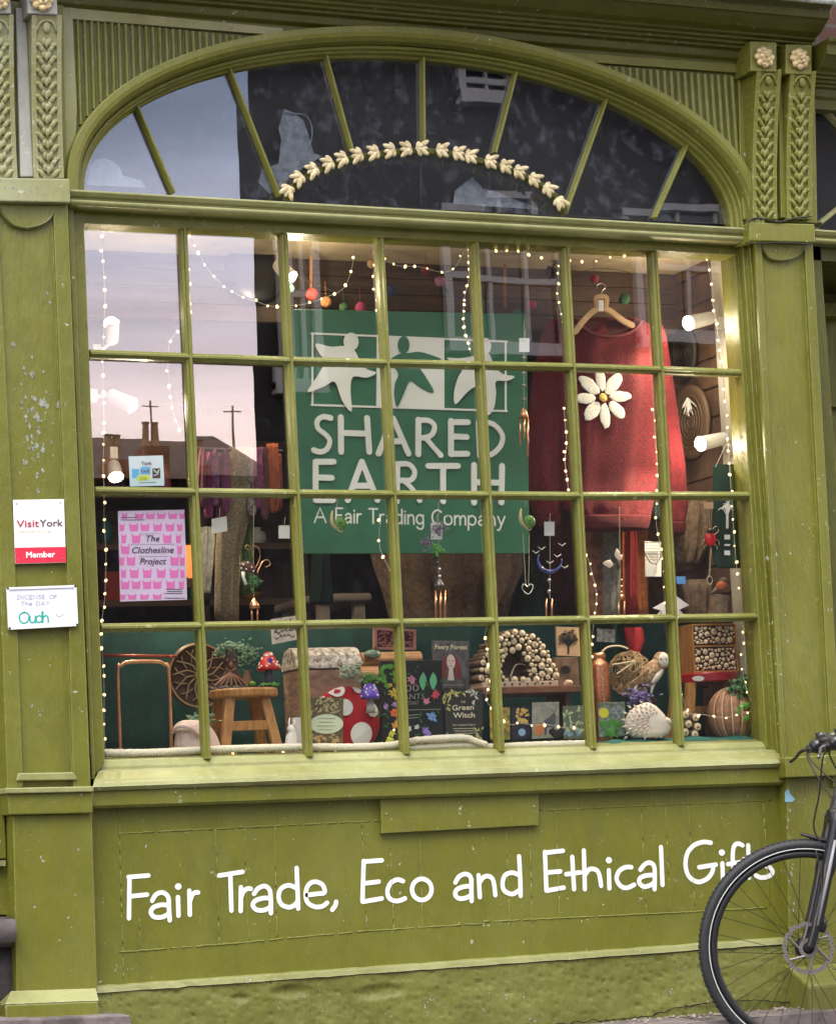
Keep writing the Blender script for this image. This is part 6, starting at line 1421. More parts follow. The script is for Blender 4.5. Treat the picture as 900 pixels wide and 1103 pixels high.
# owl
t = thing('owl_figure', 'carved barn owl with white face standing on a purple flowered base', 'ornament', P(698, 760, .28)); y = .28
OB_ = col('barn owl buff', (.26, .12, .05), .7, var=.5, vscale=90, col2=(.50, .34, .20), bump=.3); OW = col('owl white', (.80, .76, .68), .7)
g = MB(); c = P(702, 725, y); k = S(700, 726, y); M = Matrix.Rotation(math.radians(-46), 3, 'Y'); g.ell(c, 20*k, 9*k, 11*k, 18, 12, M); g.tube([P(692, 733, y), P(683, 738, y), P(675, 741, y)], [.020, .014, .005], 12); g.ell(P(712, 712, y), 9.5*k, 9*k, 10*k, 16, 10); g.build('body', OB_, t, smooth=True)
g = MB(); g.ell(P(714.5, 711, y-.024), 6.2*k, .009, 8*k, 16, 10); g.ell(c+V((.008, -.016, -.012)), 11*k, 5*k, 4.5*k, 14, 8, M); g.build('face_and_breast', OW, t, smooth=True)
g = MB(); g.ell(P(711.6, 710, y-.033), .0026, .002, .0032, 8, 6); g.ell(P(717.4, 710, y-.033), .0026, .002, .0032, 8, 6); g.build('eyes', DARKC, t, smooth=True)
g = MB(); g.ell(P(714.6, 714, y-.034), .0014, .003, .004, 8, 6); g.build('beak', col('horn', (.5, .4, .25), .4), t, smooth=True)
g = MB(); q = [P(a, b, y-.022) for a, b in ((706, 719), (712, 724), (704, 733), (690, 737), (674, 738), (686, 730), (697, 721))]; g.ext(q, V((0, .006, 0))); g.build('wing', col('speckled wing', (.14, .06, .03), .7, var=.6, vscale=120, col2=(.42, .26, .14)), t, bevel=.002)
for x in (684, 702): g = MB(); g.tube([P(x+3, 733, y-.005), P(x, 741, y-.01), P(x-1, 748, y-.01)], [.008, .006, .003], 10); g.build('leg', OW, t, smooth=True)
tuft(689, 751, .26, 13, 9, 150, 7, col('violet petals', (.16, .13, .34), .6, var=.3, vscale=80), t, 'flowers', up=.2); g = MB(); g.ell(P(696, 757, .30), .04, .03, .028, 16, 10, jit=.15); g.build('base', col('dark earth base', (.05, .03, .02), .8), t, smooth=True)
# hedgehog
t = thing('hedgehog_figure', 'carved white and terracotta hedgehog in front of the owl', 'ornament', bx(697, .14)); y = .15
HB = col('hedgehog white', (.74, .66, .58), .6); g = MB(); g.loft([(757, 693, 699, .3), (761, 684, 706, .7), (768, 677, 713, .9), (776, 673, 719), (784, 673, 722), (790, 676, 720), (795, 682, 714, .8)], y, .035, 30, sub=4); g.ell(P(718, 777, y-.01), .018, .016, .012, 14, 8, Matrix.Rotation(.5, 3, 'Y')); g.build('body', HB, t, smooth=True)
g = MB(); c = P(709, 775, y)
for ring in range(7):
    for j in range(12):
        a = math.radians(95+j*15.5+ring*7); rr = 9+ring*5.0; x, z = 708+rr*math.cos(a), 777-rr*math.sin(a)*.72
        if x < 674 or z < 759 or z > 793 or x > 714: continue
        dq = math.sqrt(max(0, 1-((x-697)/25)**2-((z-778)/20)**2)); yy = y-.034*dq-.0025; g.leaf(P(x, z, yy), V((-math.cos(a)*-1, 0, math.sin(a))), V((0, -1, 0)), .019, .0085)
g.build('spines', col('terracotta lines', (.62, .42, .33), .6, var=.35, vscale=160, col2=(.80, .70, .62)), t)
g = MB(); g.ell(P(724.5, 775.5, y-.014), .003, .003, .003, 8, 6); g.ell(P(716, 773, y-.026), .002, .002, .002, 8, 6); g.build('nose_and_eye', DARKC, t, smooth=True)
# red stool, insect house, log bundle
t = thing('red_stool', 'low red topped wooden stool with a small white price label on its rim', 'stool', bx(762, .32)); zt = hz(762, 725, .30); zb_ = hz(762, 735, .28); c = bx(765, .34); r = 34*S(765, 730, .34)
g = MB(); g.lathe(V((c.x, .34, zb_)), [(r*.96, 0), (r, .004), (r, zt-zb_-.004), (r*.97, zt-zb_)], 40); g.build('seat', col('lacquer red', (.34, .012, .02), .3), t, bevel=.002)
for sy in (-1, 1):
    leg(P(742, 735, .3).x, P(735, 790, .3).x, .34+sy*.05, .34+sy*.07, zb_, par=t); leg(P(782, 735, .3).x, P(796, 790, .3).x, .34+sy*.05, .34+sy*.07, zb_, par=t)
g = MB(); g.box(P(740, 765, .3).x, P(790, 765, .3).x, .33, .345, hz(760, 768, .3), hz(760, 760, .3)); g.build('stretcher', WOODA, t)
g = MB(); g.dpx(752, 731, 6.5, .34-r-.003, .004, 20, 2.8); g.build('price_label', WHT, t)
t = thing('insect_hotel', 'wooden insect hotel of two stacked trays of log slices on the red stool', 'insect house', V((P(769, 724, .3).x, .3, zt))); y = .29
xa, xb = P(747, 700, y).x, P(792, 700, y).x; z0, zm, z1 = zt+.001, hz(769, 696, y), hz(769, 672, y); g = MB()
for z in (z0, zm-.003, z1-.006): g.box(xa, xb, y-.004, y+.09, z, z+.006)
g.box(xa-.006, xa, y-.006, y+.09, z0, z1); g.box(xb, xb+.006, y-.006, y+.09, z0, z1); g.box(xa, xb, y+.05, y+.06, z0, z1); g.build('case', WOODA, t, bevel=.001)
def pack(xa, xb, za, zb, y, rmin, rmax, par, seed):
    random.seed(seed); ps = []; g = MB()
    for _ in range(4500):
        r = random.uniform(rmin, rmax) if _ < 1200 else random.uniform(.0035, rmin); x, z = random.uniform(xa+r, xb-r), random.uniform(za+r, zb-r)
        if all(math.hypot(x-a, z-b) > (r+q)*.98 for a, b, q in ps): ps.append((x, z, r))
    for x, z, r in ps:
        c = V((x, y, z)); g.mi = 0; g.lathe(c, [(r, 0), (r, .05)], 12, axis='y'); g.mi = 1; g.lathe(c, [(r*.86, -.001), (r*.82, -.0025), (.001, -.003)], 12, axis='y'); g.mi = 2; g.lathe(c, [(r*.2, -.0032), (.0005, -.0036)], 8, axis='y')
    g.build('log_slices', [BARK, LOGE, LOGR], par, smooth=True)
pack(xa, xb, z0+.006, zm-.004, y, .006, .014, t, 1); pack(xa, xb, zm+.004, z1-.007, y, .006, .014, t, 2)
t = thing('log_bundle', 'small stack of five pale log slices at the foot of the red stool', 'logs', bx(743, .16)); g = MB()
for k, (x, z) in enumerate(((738, 770), (749, 773), (741, 780), (751, 783), (738, 789), (748, 791))):
    c = P(x, z, .15); r = 4.8*S(x, z, .15); g.mi = 0; g.lathe(c, [(r, 0), (r, .05)], 12, axis='y'); g.mi = 1; g.lathe(c, [(r*.86, -.001), (r*.82, -.0025), (.001, -.003)], 12, axis='y'); g.mi = 2; g.lathe(c, [(r*.3, -.0032), (.0005, -.0036)], 8, axis='y')
g.build('log_slices', [BARK, LOGE, LOGR], t, smooth=True)
# pumpkin
t = thing('wooden_pumpkin', 'ribbed brown wooden pumpkin lit from inside with ivy over its stalk', 'pumpkin', bx(791, .20)); c = bx(790, .20); k = S(790, 766, .2); RX = 28*k; H = hz(790, 741, .2)-ZF
g = MB(); n = 84; m = 18; o = len(g.v)
for i in range(m+1):
    th = math.pi*i/m
    for j in range(n):
        a = 2*math.pi*j/n; rib = .90+.10*abs(math.cos(a*7)); st = max(math.sin(th), .03)**.85; g.v.append(V((c.x+RX*st*rib*math.cos(a), c.y+RX*.85*st*rib*math.sin(a), ZF+H*.5-H*.5*math.cos(th)*(.93 if i == m else 1))))
for i in range(m):
    for j in range(n): g.face([o+i*n+j, o+i*n+(j+1) % n, o+(i+1)*n+(j+1) % n, o+(i+1)*n+j])
g.build('body', col('pumpkin wood', (.34, .16, .085), .55, var=.35, vscale=30), t, smooth=True)
g = MB()
for q in range(14):
    a = (q+.5)*math.pi/7; pts = []
    for i in range(1, m):
        th = math.pi*i/m; st = math.sin(th)**.85; pts.append(V((c.x+RX*st*.915*math.cos(a), c.y+RX*.85*st*.915*math.sin(a), ZF+H*.5-H*.5*math.cos(th))))
    g.tube(pts, .0024, 5)
g.build('pale_seams', col('pale seam wood', (.72, .52, .32), .5), t, smooth=True)
g = MB(); g.tube(cm3([V((c.x, .2, ZF+H*.96)), V((c.x-.004, .19, ZF+H*1.05)), V((c.x-.014, .185, ZF+H*1.15))]), [.008]*6+[.006]*6+[.005], 8); g.build('stalk', WOODD, t, smooth=True)
tuft(800, 740, .15, 15, 15, 46, 10, LEAFG, t, 'ivy', w=.9); tuft(795, 768, .135, 7, 12, 14, 9, LEAFL, t, 'ivy', w=.9, seed=3); g = MB(); g.tube([P(a, b, .14) for a, b in catmull([(787, 736), (797, 740), (796, 755), (795, 770), (796, 782)], 5)], .0016, 5); g.build('ivy_stem', WOODD, t)
# robin on a log
t = thing('robin_figure', 'little robin ornament perched on a sawn upright log at the right', 'ornament', P(774, 664, .22)); y = .22; k = S(774, 640, y)
g = MB(); a, b = P(773, 664, y), P(775, 642, y); g.mi = 0; g.tube([a, b], 11*k, 20); g.build('log', [BARK, LOGE], t)
g = MB(); g.ell(P(777, 632, y), 7.5*k, 6*k, 5.5*k, 14, 10, Matrix.Rotation(-.5, 3, 'Y')); g.ell(P(779, 626, y), 4.6*k, 4.2*k, 4.2*k, 12, 8); g.tube([P(772, 634, y), P(766, 639, y)], [.008, .004], 8); g.build('body', col('robin brown', (.22, .16, .12), .7), t, smooth=True)
g = MB(); g.ell(P(776.5, 631, y-.008), 6*k, 4.5*k, 5*k, 12, 8); g.build('breast', col('robin red', (.62, .16, .04), .7), t, smooth=True); g = MB(); g.tube([P(783, 626, y-.004), P(786, 627, y-.004)], [.0022, .0003], 6); g.tube([P(776, 637, y), P(776, 643, y)], .001, 5); g.tube([P(779, 637, y), P(779, 643, y)], .001, 5); g.build('beak_and_legs', DARKC, t)
g = MB()
for q in ((703, 640, 719, 628, 742, 661), (712, 662, 722, 640, 734, 656)): pass
g.prism([(703, 655), (716, 648), (722, 628), (728, 642), (742, 652), (731, 657), (734, 664), (722, 664), (712, 666), (713, 658)], .34, .345); g.prism([(708, 662), (722, 645), (738, 664)], .352, .356); tag(g.build('paper_star', col('white folded paper', (.75, .76, .80), .7), None), 'white folded paper star behind the sixth glazing bar', 'ornament')
g = MB(); g.prism([(728, 621), (738, 621), (738, 629), (729, 629)], .30, .305); tag(g.build('blue_card', col('bright blue card', (.10, .30, .75), .5), None), 'tiny bright blue card above the paper star', 'card')
t = thing('wire_racket', 'white card with a dark oval wire mesh beater hanging in front of it', 'ornament', P(702, 622, .36)); g = MB(); g.prism([(694, 583), (712, 584), (712, 621), (695, 621)], .37, .373); g.build('card', WHT, t)
g = MB(); c = (703, 588); bd = [(693, 584), (712, 584), (711, 600), (706, 608), (700, 606), (694, 596)]; g.tube([P(a, b, .355) for a, b in bd], .002, 5, closed=True)
for q in range(7): g.tube([P(694+q*2.6, 585, .355), P(700+q*1.5, 606-abs(q-3)*1.5, .355)], .0007, 4); g.tube([P(694, 585+q*3, .355), P(711, 585+q*3, .355)], .0007, 4)
g.build('wire_mesh', DARKC, t)

# ---------------------------------------------------------------- mobiles, chimes, tags hanging near the glass
def string_(g, pts, y, r=.0009): g.tube([P(a, b, y) for a, b in pts], r, 4)
STR = col('pale string', (.50, .42, .28), .8)
def snail(x, z, label, flip=1):
    t = thing('snail_ornament', label, 'ornament', P(x, z+10, .14), 'snail ornaments hanging in front of the sign'); y = .14; k = S(x, z, y)
    g = MB(); g.tube([P(x+flip*a, z+b, y) for a, b in catmull([(-6, -12), (-7, -5), (-6, 2), (-2, 7), (3, 11), (5, 9)], 4)], [.002+.0045*math.sin(math.pi*min(i/16, 1)) for i in range(21)], 8); g.build('body', col('cream glaze', (.66, .55, .30), .35), t, smooth=True)
    g = MB(); c = P(x+flip*3, z+2, y-.002); g.ell(c, 7*k, .008, 7*k, 16, 8); g.build('shell', col('green glaze', (.16, .36, .07), .3, var=.3, vscale=80), t, smooth=True)
    g = MB(); g.tube([c+V((math.cos(a)*.0022*a, -.009+.0006*a, math.sin(a)*.0022*a)) for a in [i*.5 for i in range(16)]], .0011, 5); g.build('spiral', DARKC, t)
    g = MB(); string_(g, [(x-2, z-14), (x, hy(2, x)+1)], .10); g.build('thread', STR, t)
snail(364, 562, 'green and cream snail ornament hanging over the word Fair', 1); snail(567, 560, 'green and cream snail ornament hanging right of the sign lettering', 1)
METW = col('silver wire', (.6, .6, .58), .3, metal=.8)
def tag_card(x0, z0, x1, z1, y, label, tilt=0):
    g = MB(); g.prism([(x0, z0+tilt), (x1, z0), (x1+tilt*.3, z1), (x0, z1+tilt)], y, y+.0012); string_(g, [((x0+x1)/2, z0+1), ((x0+x1)/2+1, z0-9)], y, .0006); tag(g.build('price_tag', WHT, None), label, 'tag', 'white price tags hanging in the window')
tag_card(586, 562, 597, 577, .12, 'white price tag right of the hanging snail under the sign'); tag_card(464, 563, 476, 581, .14, 'white price tag behind the purple flower chime'); tag_card(559, 364, 570, 379, .14, 'white price tag at the top of the copper wind chime'); tag_card(228, 556, 244, 572, .12, 'beige price tag tilted in front of the tweed scarf', 3); tag_card(300, 566, 312, 580, .3, 'pale tag beside the second glazing bar in the third row'); tag_card(616, 395, 620, 407, .1, 'narrow white tag caught on the fifth glazing bar')
# copper chimes
def chime(name, label, x, ztop, parts, tubes, y=.15):
    t = thing(name, label, 'wind chime', P(x, tubes[0][2], y), 'wind chimes hanging behind the glass'); g = MB(); string_(g, [(x, ztop), (x, tubes[0][1])], y); g.build('cord', STR, t)
    for nm, m, fn in parts: g = MB(); fn(g); g.build(nm, m, t, smooth=True)
    for (xx, a, b) in tubes:
        g = MB(); g.tube([P(xx, a, y+.004*math.sin(xx)), P(xx+.2, b, y+.004*math.sin(xx))], 1.1*S(x, a, y), 8); g.build('chime_tube', COP, t, smooth=True)
    return t
def cone(x, z0, z1, r, y=.15):
    def f(g): c = P(x, z1, y); h = P(x, z0, y).z-c.z; k = S(x, z0, y); g.lathe(c, [(r*k, 0), (r*k*.9, h*.3), (r*k*.45, h*.7), (r*k*.15, h)], 16)
    return f
def beads(x, zs, r, y=.15):
    def f(g):
        for z in zs: g.ell(P(x, z, y), r*S(x, z, y), r*S(x, z, y), r*S(x, z, y), 10, 6)
    return f
chime('wind_chime', 'copper wind chime with beads hanging right of the sign', 564, 345, [('beads', col('glass beads', (.4, .3, .2), .2), beads(564, (385, 392, 402, 415, 430), 2.0)), ('bell', COP, cone(564, 438, 450, 5))], [(560, 450, 480), (564, 450, 472), (568, 450, 492)])
def petals(x, z, y, n, r, w, seed=0):
    def f(g):
        random.seed(seed)
        for k in range(n):
            a = random.uniform(0, 6.28); c = P(x+random.gauss(0, r*.5), z+random.gauss(0, r*.5), y+random.gauss(0, .004)); g.leaf(c, V((math.cos(a), -.2, math.sin(a))), V((0, -1, 0)), w, w*.6)
    return f
chime('flower_chime', 'wind chime topped with purple blossom and green leaves in the centre pane', 472, 540, [('blossom', col('purple blossom', (.16, .08, .20), .6, var=.5, vscale=120, col2=(.42, .34, .44)), petals(472, 570, .14, 90, 7, .010, 1)), ('blossom', col('purple blossom', (.16, .08, .20), .6), petals(459, 584, .14, 60, 6, .009, 2)), ('leaf_spray', LEAFL, petals(470, 592, .138, 18, 5, .020, 3)), ('beads', col('dark glass beads', (.02, .04, .02), .15), beads(470, (600, 607), 3)), ('beads', METW, beads(473, (613, 621), 2)), ('bell', col('pewter bell', (.14, .12, .13), .35, metal=.6), cone(473, 622, 633, 6))], [(469, 636, 668), (474, 636, 668), (479, 636, 668)])
chime('moon_chime', 'blue glass crescent moon wind chime with little white birds', 592, 560, [('moon', col('cobalt glaze', (.03, .04, .22), .2, var=.5, vscale=60, col2=(.10, .12, .40)), lambda g: g.tube([P(592+13*math.cos(a), 603-13*math.sin(a), .15) for a in [2.6+i*.25 for i in range(16)]], [.001+.0065*math.sin(math.pi*i/15) for i in range(16)], 8)), ('birds', WHT, lambda g: [g.tube([P(x-4, z-3, .14), P(x, z, .14), P(x+4, z-3, .14)], [.0006, .0017, .0006], 5) for x, z in ((577, 596), (605, 588), (608, 612), (592, 607), (583, 592), (600, 600))]), ('beads', METW, beads(591, (625, 637), 2.2))], [(588, 645, 665), (594, 645, 665)])
chime('butterfly_chime', 'copper wind chime with a pale winged bee in front of the rust scarves', 667, 545, [('wings', col('pale peach wings', (.72, .58, .46), .5), lambda g: (g.leaf(P(661, 608, .14), V((-1, 0, .15)), V((0, -1, .1)), .040, .028), g.leaf(P(665, 603, .14), V((.05, 0, 1)), V((0, -1, .1)), .040, .022), g.leaf(P(666, 604, .14), V((.6, 0, .8)), V((0, -1, .1)), .028, .016))), ('bee_body', WOODD, lambda g: g.ell(P(666, 609, .138), .006, .006, .013, 10, 8)), ('beads', COP, beads(669, (625, 632, 638), 1.6)), ('bell', COP, lambda g: g.ell(P(669, 643, .15), .011, .011, .009, 14, 8))], [(666, 648, 668), (672, 648, 668)])
def mush(g):
    c = P(267, 611, .14); k = S(267, 611, .14); g.ell(c, 9.5*k, .01, 6*k, 16, 8, Matrix.Rotation(.35, 3, 'Y'))
chime('mushroom_chime', 'wind chime with a brown spotted mushroom and curled wires in the second column', 273, 545, [('cap', col('brown cap', (.10, .03, .02), .4), mush), ('spots', WHT, lambda g: [g.ell(P(x, z, .13), .0032, .003, .0028, 8, 6) for x, z in ((262, 608), (267, 606), (271, 611), (265, 613), (273, 615), (260, 612))]), ('stem', WHT, lambda g: g.tube([P(262, 616, .14), P(262, 622, .14), P(265, 630, .14)], [.006, .005, .006], 8)), ('curls', COP, lambda g: (g.tube([P(a, b, .14) for a, b in catmull([(273, 600), (270, 590), (266, 587), (264, 590), (268, 592)], 5)], .0014, 5), g.tube([P(a, b, .14) for a, b in catmull([(277, 618), (282, 606), (288, 603), (291, 608), (286, 611)], 5)], .0014, 5), g.tube([P(a, b, .14) for a, b in catmull([(275, 612), (280, 600), (278, 590), (272, 588)], 5)], .0014, 5))), ('leaf_spray', LEAFG, petals(274, 626, .138, 16, 5, .018, 7)), ('bell', COP, cone(274, 644, 655, 6))], [(271, 656, 668), (277, 656, 668)])
# heart pendant on the second snail
t = thing('heart_pendant', 'silver heart pendant on a long looped cord below the right snail', 'pendant', P(569, 640, .12)); g = MB(); string_(g, [(563, 575), (566, 630)], .12); string_(g, [(570, 575), (569, 630)], .12); g.build('cord', STR, t)
g = MB(); g.tube([P(a, b, .118) for a, b in catmull([(568, 632), (564, 629), (562, 633), (565, 638), (568.5, 640), (572, 637), (574, 632), (571, 629)], 3, True)], .0018, 6, closed=True); g.build('heart', METW, t, smooth=True)
# red beetle
t = thing('beetle_ornament', 'bright red beetle ornament with gold legs hanging on a cord at the right', 'ornament', P(765, 588, .13)); y = .13; k = S(765, 580, y)
g = MB(); string_(g, [(763, 540), (764, 570)], y); string_(g, [(765, 590), (763, 622)], y); string_(g, [(767, 540), (765, 570)], y); string_(g, [(766, 590), (764, 622)], y); g.build('cord', STR, t)
g = MB(); g.ell(P(765, 581, y-.003), 6.5*k, .010, 7.5*k, 16, 10); g.build('shell', col('beetle red', (.62, .01, .02), .2), t, smooth=True)
g = MB(); g.ell(P(765, 572, y-.003), 4*k, .008, 2.8*k, 12, 8); g.build('head', DARKC, t, smooth=True)
GO = col('gold metal', (.70, .45, .25), .3, metal=.7); g = MB()
for sg in (-1, 1):
    for pts in (((4, 576), (8, 573), (8.5, 570)), ((6, 581), (9, 583), (9.5, 587)), ((4, 586), (7, 589), (7, 592)), ((2, 570), (5, 567), (7, 567))): g.tube([P(765+sg*a, b, y) for a, b in pts], .0013, 5)
g.build('legs', GO, t); g = MB(); g.tube([P(a, b, y) for a, b in catmull([(764, 620), (761, 625), (764, 630), (767, 625)], 3, True)], .0014, 5, closed=True); g.build('ring', STR, t); g = MB(); g.prism([(758, 541), (768, 541), (768, 548), (758, 548)], y, y+.002); g.build('hanger_card', col('kraft card', (.5, .3, .2), .6), t)

# ---------------------------------------------------------------- poster and card inside the glass
def flat(name, q, y, th, m, label, cat):
    t = thing(name, label, cat, P((q[2][0]+q[3][0])/2, (q[2][1]+q[3][1])/2, y)); g = MB(); g.prism(q, y, y+th); g.build('sheet', m, t); return t
t = flat('poster', [(127, 550.5), (198.5, 549), (201.5, 646), (129.5, 648)], .069, .001, col('lilac paper', (.72, .60, .78), .6), 'lilac poster for The Clothesline Project with rows of pink garments', 'poster')
zp = zoomed(120, 480, 6.3); GP = col('garment pink', (.80, .19, .52), .6); g = MB(); y = .0683
rows = [(478, [90, 190, 265, 340, 415, 478], 38), (555, [72, 150, 228, 312, 395, 462], 50), (632, [85, 168, 378, 455], 60), (706, [92, 462], 60), (782, [70, 132, 428, 482], 62), (868, [82, 155, 243, 338, 425, 484], 60), (945, [95, 168, 240, 312, 400, 474], 55), (1026, [80, 140, 225, 310], 34)]
k = 0
for zc, xs_, h in rows:
    for x in xs_:
        k += 1; w = 62 if x > 90 and x < 440 else 36; random.seed(k*7); jl = random.uniform(-3, 3)
        pts = [(x-w/2, zc-h*.5), (x-w*.38, zc-h*.5-6), (x-w*.32, zc-h*.36), (x+w*.32, zc-h*.36), (x+w*.38, zc-h*.5-6), (x+w/2, zc-h*.5), (x+w*.42+jl, zc+h*.5), (x-w*.42+jl, zc+h*.5)]
        pts = [(max(55, min(497, a)), b) for a, b in pts]; g.prism(zp(pts), y-.00001*(k % 4), y+.0005)
g.build('garment_print', GP, t)
g = MB(); INK = col('plum ink', (.09, .05, .10), .6)
text_px(g, 'The', zp([(236, 652)])[0], zp([(326, 650)])[0], 6.8, y-.0004, .25, .12); text_px(g, 'Clothesline', zp([(140, 730)])[0], zp([(422, 727)])[0], 6.6, y-.0004, .25, .12); text_px(g, 'Project', zp([(192, 806)])[0], zp([(372, 804)])[0], 6.6, y-.0004, .25, .12)
for a, b, c_ in ((66, 175, 487), (66, 225, 504), (370, 480, 975), (360, 480, 1003), (380, 480, 990), (360, 495, 1035)): g.spx(zp([(a, c_), (b, c_)]), .7, y-.0003, .0003, smooth=False)
for rx_, ww in ((600, (200, 330)), (672, (130, 430)), (754, (180, 380))):
    g.spx(zp([(ww[0], rx_), (ww[1], rx_-3)]), .25, y-.0003, .0003, smooth=False)
g.build('lettering', INK, t)
t = flat('window_card', [(138.5, 491.5), (175.5, 490.5), (177, 523), (140, 524)], .0690, .001, col('pale blue card', (.62, .76, .84), .5), 'pale blue Fairtrade city card stuck inside the second row left pane', 'card')
y = .0683; g = MB(); text_px(g, 'York', (152, 501), (163.5, 500.8), 4, y-.0004, 0, .1); g.build('lettering', INK, t)
g = MB(); g.prism([(142, 505), (150, 505), (150, 515), (142, 515)], y, y+.0005); g.prism([(151, 504), (154, 502.5), (162, 503), (162, 511), (151, 511)], y-.00003, y+.0005); g.build('blue_shapes', col('sky blue print', (.07, .45, .78), .5), t)
g = MB(); text_px(g, 'FAIR', (152, 509), (161, 509), 3, y-.0004, 0, .05); g.build('lettering', INK, t)
g = MB(); g.prism([(147.5, 512.5), (161, 511.5), (161.5, 517), (148, 518)], y-.0001, y+.0005); g.build('lime_patch', col('lime print', (.62, .75, .08), .5), t); g = MB(); text_px(g, 'City', (150.5, 516.5), (158, 516), 3.2, y-.0005); g.build('lettering', INK, t)
g = MB(); g.prism([(164, 504.5), (172.5, 504.3), (172.8, 515), (164.3, 515.2)], y, y+.0005); g.build('black_mark', DARKC, t); g = MB(); g.spx([(165.5, 506), (168, 508.5), (170, 508), (171.3, 506)], 1.2, y-.0005, .0005); g.build('mark_swirl', col('pale green mark', (.45, .72, .55), .5), t); g = MB(); g.spx([(166, 512), (169, 511), (170.5, 509)], 1.3, y-.0005, .0005); g.build('mark_swirl', col('sky mark', (.3, .6, .85), .5), t)
g = MB(); g.spx([(150, 520), (168, 519.5)], .5, y-.0003, .0003, smooth=False); g.build('small_print', INK, t)

# ---------------------------------------------------------------- signs screwed to the left pilaster
y = -.070
t = thing('member_sign', 'white and red plastic VisitYork Member sign screwed to the left pilaster', 'sign', P(43, 607, y)); g = MB(); g.prism([(14, 538.5), (69, 537.5), (71.2, 606), (16.5, 607.5)], y, y+.0045); g.build('plate', col('white plastic', (.80, .79, .76), .35), t, bevel=.001)
g = MB(); g.prism([(16, 590), (70.7, 589), (71.2, 605.5), (16.6, 607)], y-.0006, y+.001); g.build('red_band', col('sign red', (.66, .025, .06), .35), t)
zq = zoomed(0, 530, 7.11); g = MB(); text_px(g, 'Visit', zq([(128, 270)])[0], zq([(298, 265)])[0], 7.4, y-.0008, 0, .16); g.build('lettering', col('crimson print', (.42, .02, .06), .5), t); g = MB(); text_px(g, 'York', zq([(304, 265)])[0], zq([(480, 261)])[0], 7.4, y-.0008, 0, .16); g.build('lettering', col('plum print', (.10, .04, .08), .5), t)
g = MB(); text_px(g, 'visityork.org', zq([(140, 312)])[0], zq([(388, 306)])[0], 3.2, y-.0008); g.build('lettering', col('faded print', (.62, .56, .44), .5), t)
g = MB(); text_px(g, 'Member', zq([(202, 502)])[0], zq([(420, 497)])[0], 6, y-.0014, 0, .3); g.build('lettering', WHITEM, t)
for x, z in ((18, 542.5), (65, 541.5), (20, 603.5), (67, 602)): g = MB(); g.ell(P(x, z, y-.001), .0022, .0015, .0022, 8, 6); g.build('screw', col('steel', (.25, .25, .25), .35, metal=.8), t, smooth=True)
y = -.078; t = thing('whiteboard', 'small tilted whiteboard reading Incense of the day Oudh below the member sign', 'whiteboard', P(45, 676, y))
g = MB(); g.prism([(8.5, 634), (81, 631.5), (83, 673), (10.5, 677)], y, y+.009); g.build('board', col('whiteboard', (.74, .75, .82), .3), t)
g = MB(); fr = [(8.5, 634), (81, 631.5), (83, 673), (10.5, 677)]
for a, b in zip(fr, fr[1:]+fr[:1]): g.spx([a, b], 2.6, y-.003, .010, smooth=False)
g.build('frame', col('white frame', (.80, .80, .80), .35), t)
g = MB(); GI = col('faded pen', (.30, .32, .38), .5); hand(g, 'INCENSE', zq([(132, 822)])[0], zq([(345, 818)])[0], 4.2, .55, y-.0006); hand(g, 'OF', zq([(380, 816)])[0], zq([(436, 814)])[0], 3.6, .55, y-.0006); hand(g, 'The', zq([(162, 870)])[0], zq([(245, 868)])[0], 4, .55, y-.0006); hand(g, 'DAY', zq([(280, 868)])[0], zq([(380, 866)])[0], 4, .55, y-.0006)
g.spx(zq([(430, 935), (445, 952), (470, 950), (485, 935)]), .5, y-.0006, .0005); g.spx(zq([(445, 915), (446, 918)]), .5, y-.0006, .0005); g.spx(zq([(468, 912), (469, 915)]), .5, y-.0006, .0005); g.build('pen_lettering', GI, t)
g = MB(); hand(g, 'Oudh', zq([(148, 1004)])[0], zq([(370, 998)])[0], 11.5, 1.5, y-.0006, gap=.06); g.build('green_lettering', col('teal marker', (.0, .36, .28), .5), t)

# ================================================================ bicycle
BK = col('black frame paint', (.012, .013, .016), .3, coat=.3); RUB = col('tyre rubber', (.016, .017, .020), .55, bump=.4, bscale=200); RIM = col('black rim', (.015, .015, .017), .35); STL = col('brushed steel', (.26, .26, .27), .35, metal=.9); ROT = col('dark rotor steel', (.20, .18, .17), .55, metal=.6); REFL = col('reflective stripe', (.62, .62, .60), .4); RBB = col('soft black rubber', (.02, .02, .02), .55)
YH = -.42; Hb = P(868, 1021, YH); R = Hb.z-.0; th_ = math.radians(21)
F = V((-math.cos(th_), math.sin(th_), 0)); NB = V((-math.sin(th_), -math.cos(th_), 0)); Z = V((0, 0, 1))
Rr = .338
bk = thing('bicycle', 'black bicycle with disc brake and reflective striped tyre parked at the right edge', 'bicycle', V((Hb.x, Hb.y, 0)))
dz = Rr-Hb.z
def W_(f, z, n=0): return V((Hb.x, Hb.y, Hb.z)) + F*f + Z*z + NB*n
def torus(g, c, r, ra, rb, n=72, m=12, off=0):
    for_o = len(g.v)
    for i in range(n):
        a = 2*math.pi*i/n; rad = F*math.cos(a)+Z*math.sin(a)
        for j in range(m): b = 2*math.pi*j/m; g.v.append(c+rad*(r+ra*math.cos(b))+NB*(rb*math.sin(b)+off))
    for i in range(n):
        for j in range(m): g.face([for_o+i*m+j, for_o+i*m+(j+1) % m, for_o+((i+1) % n)*m+(j+1) % m, for_o+((i+1) % n)*m+j])
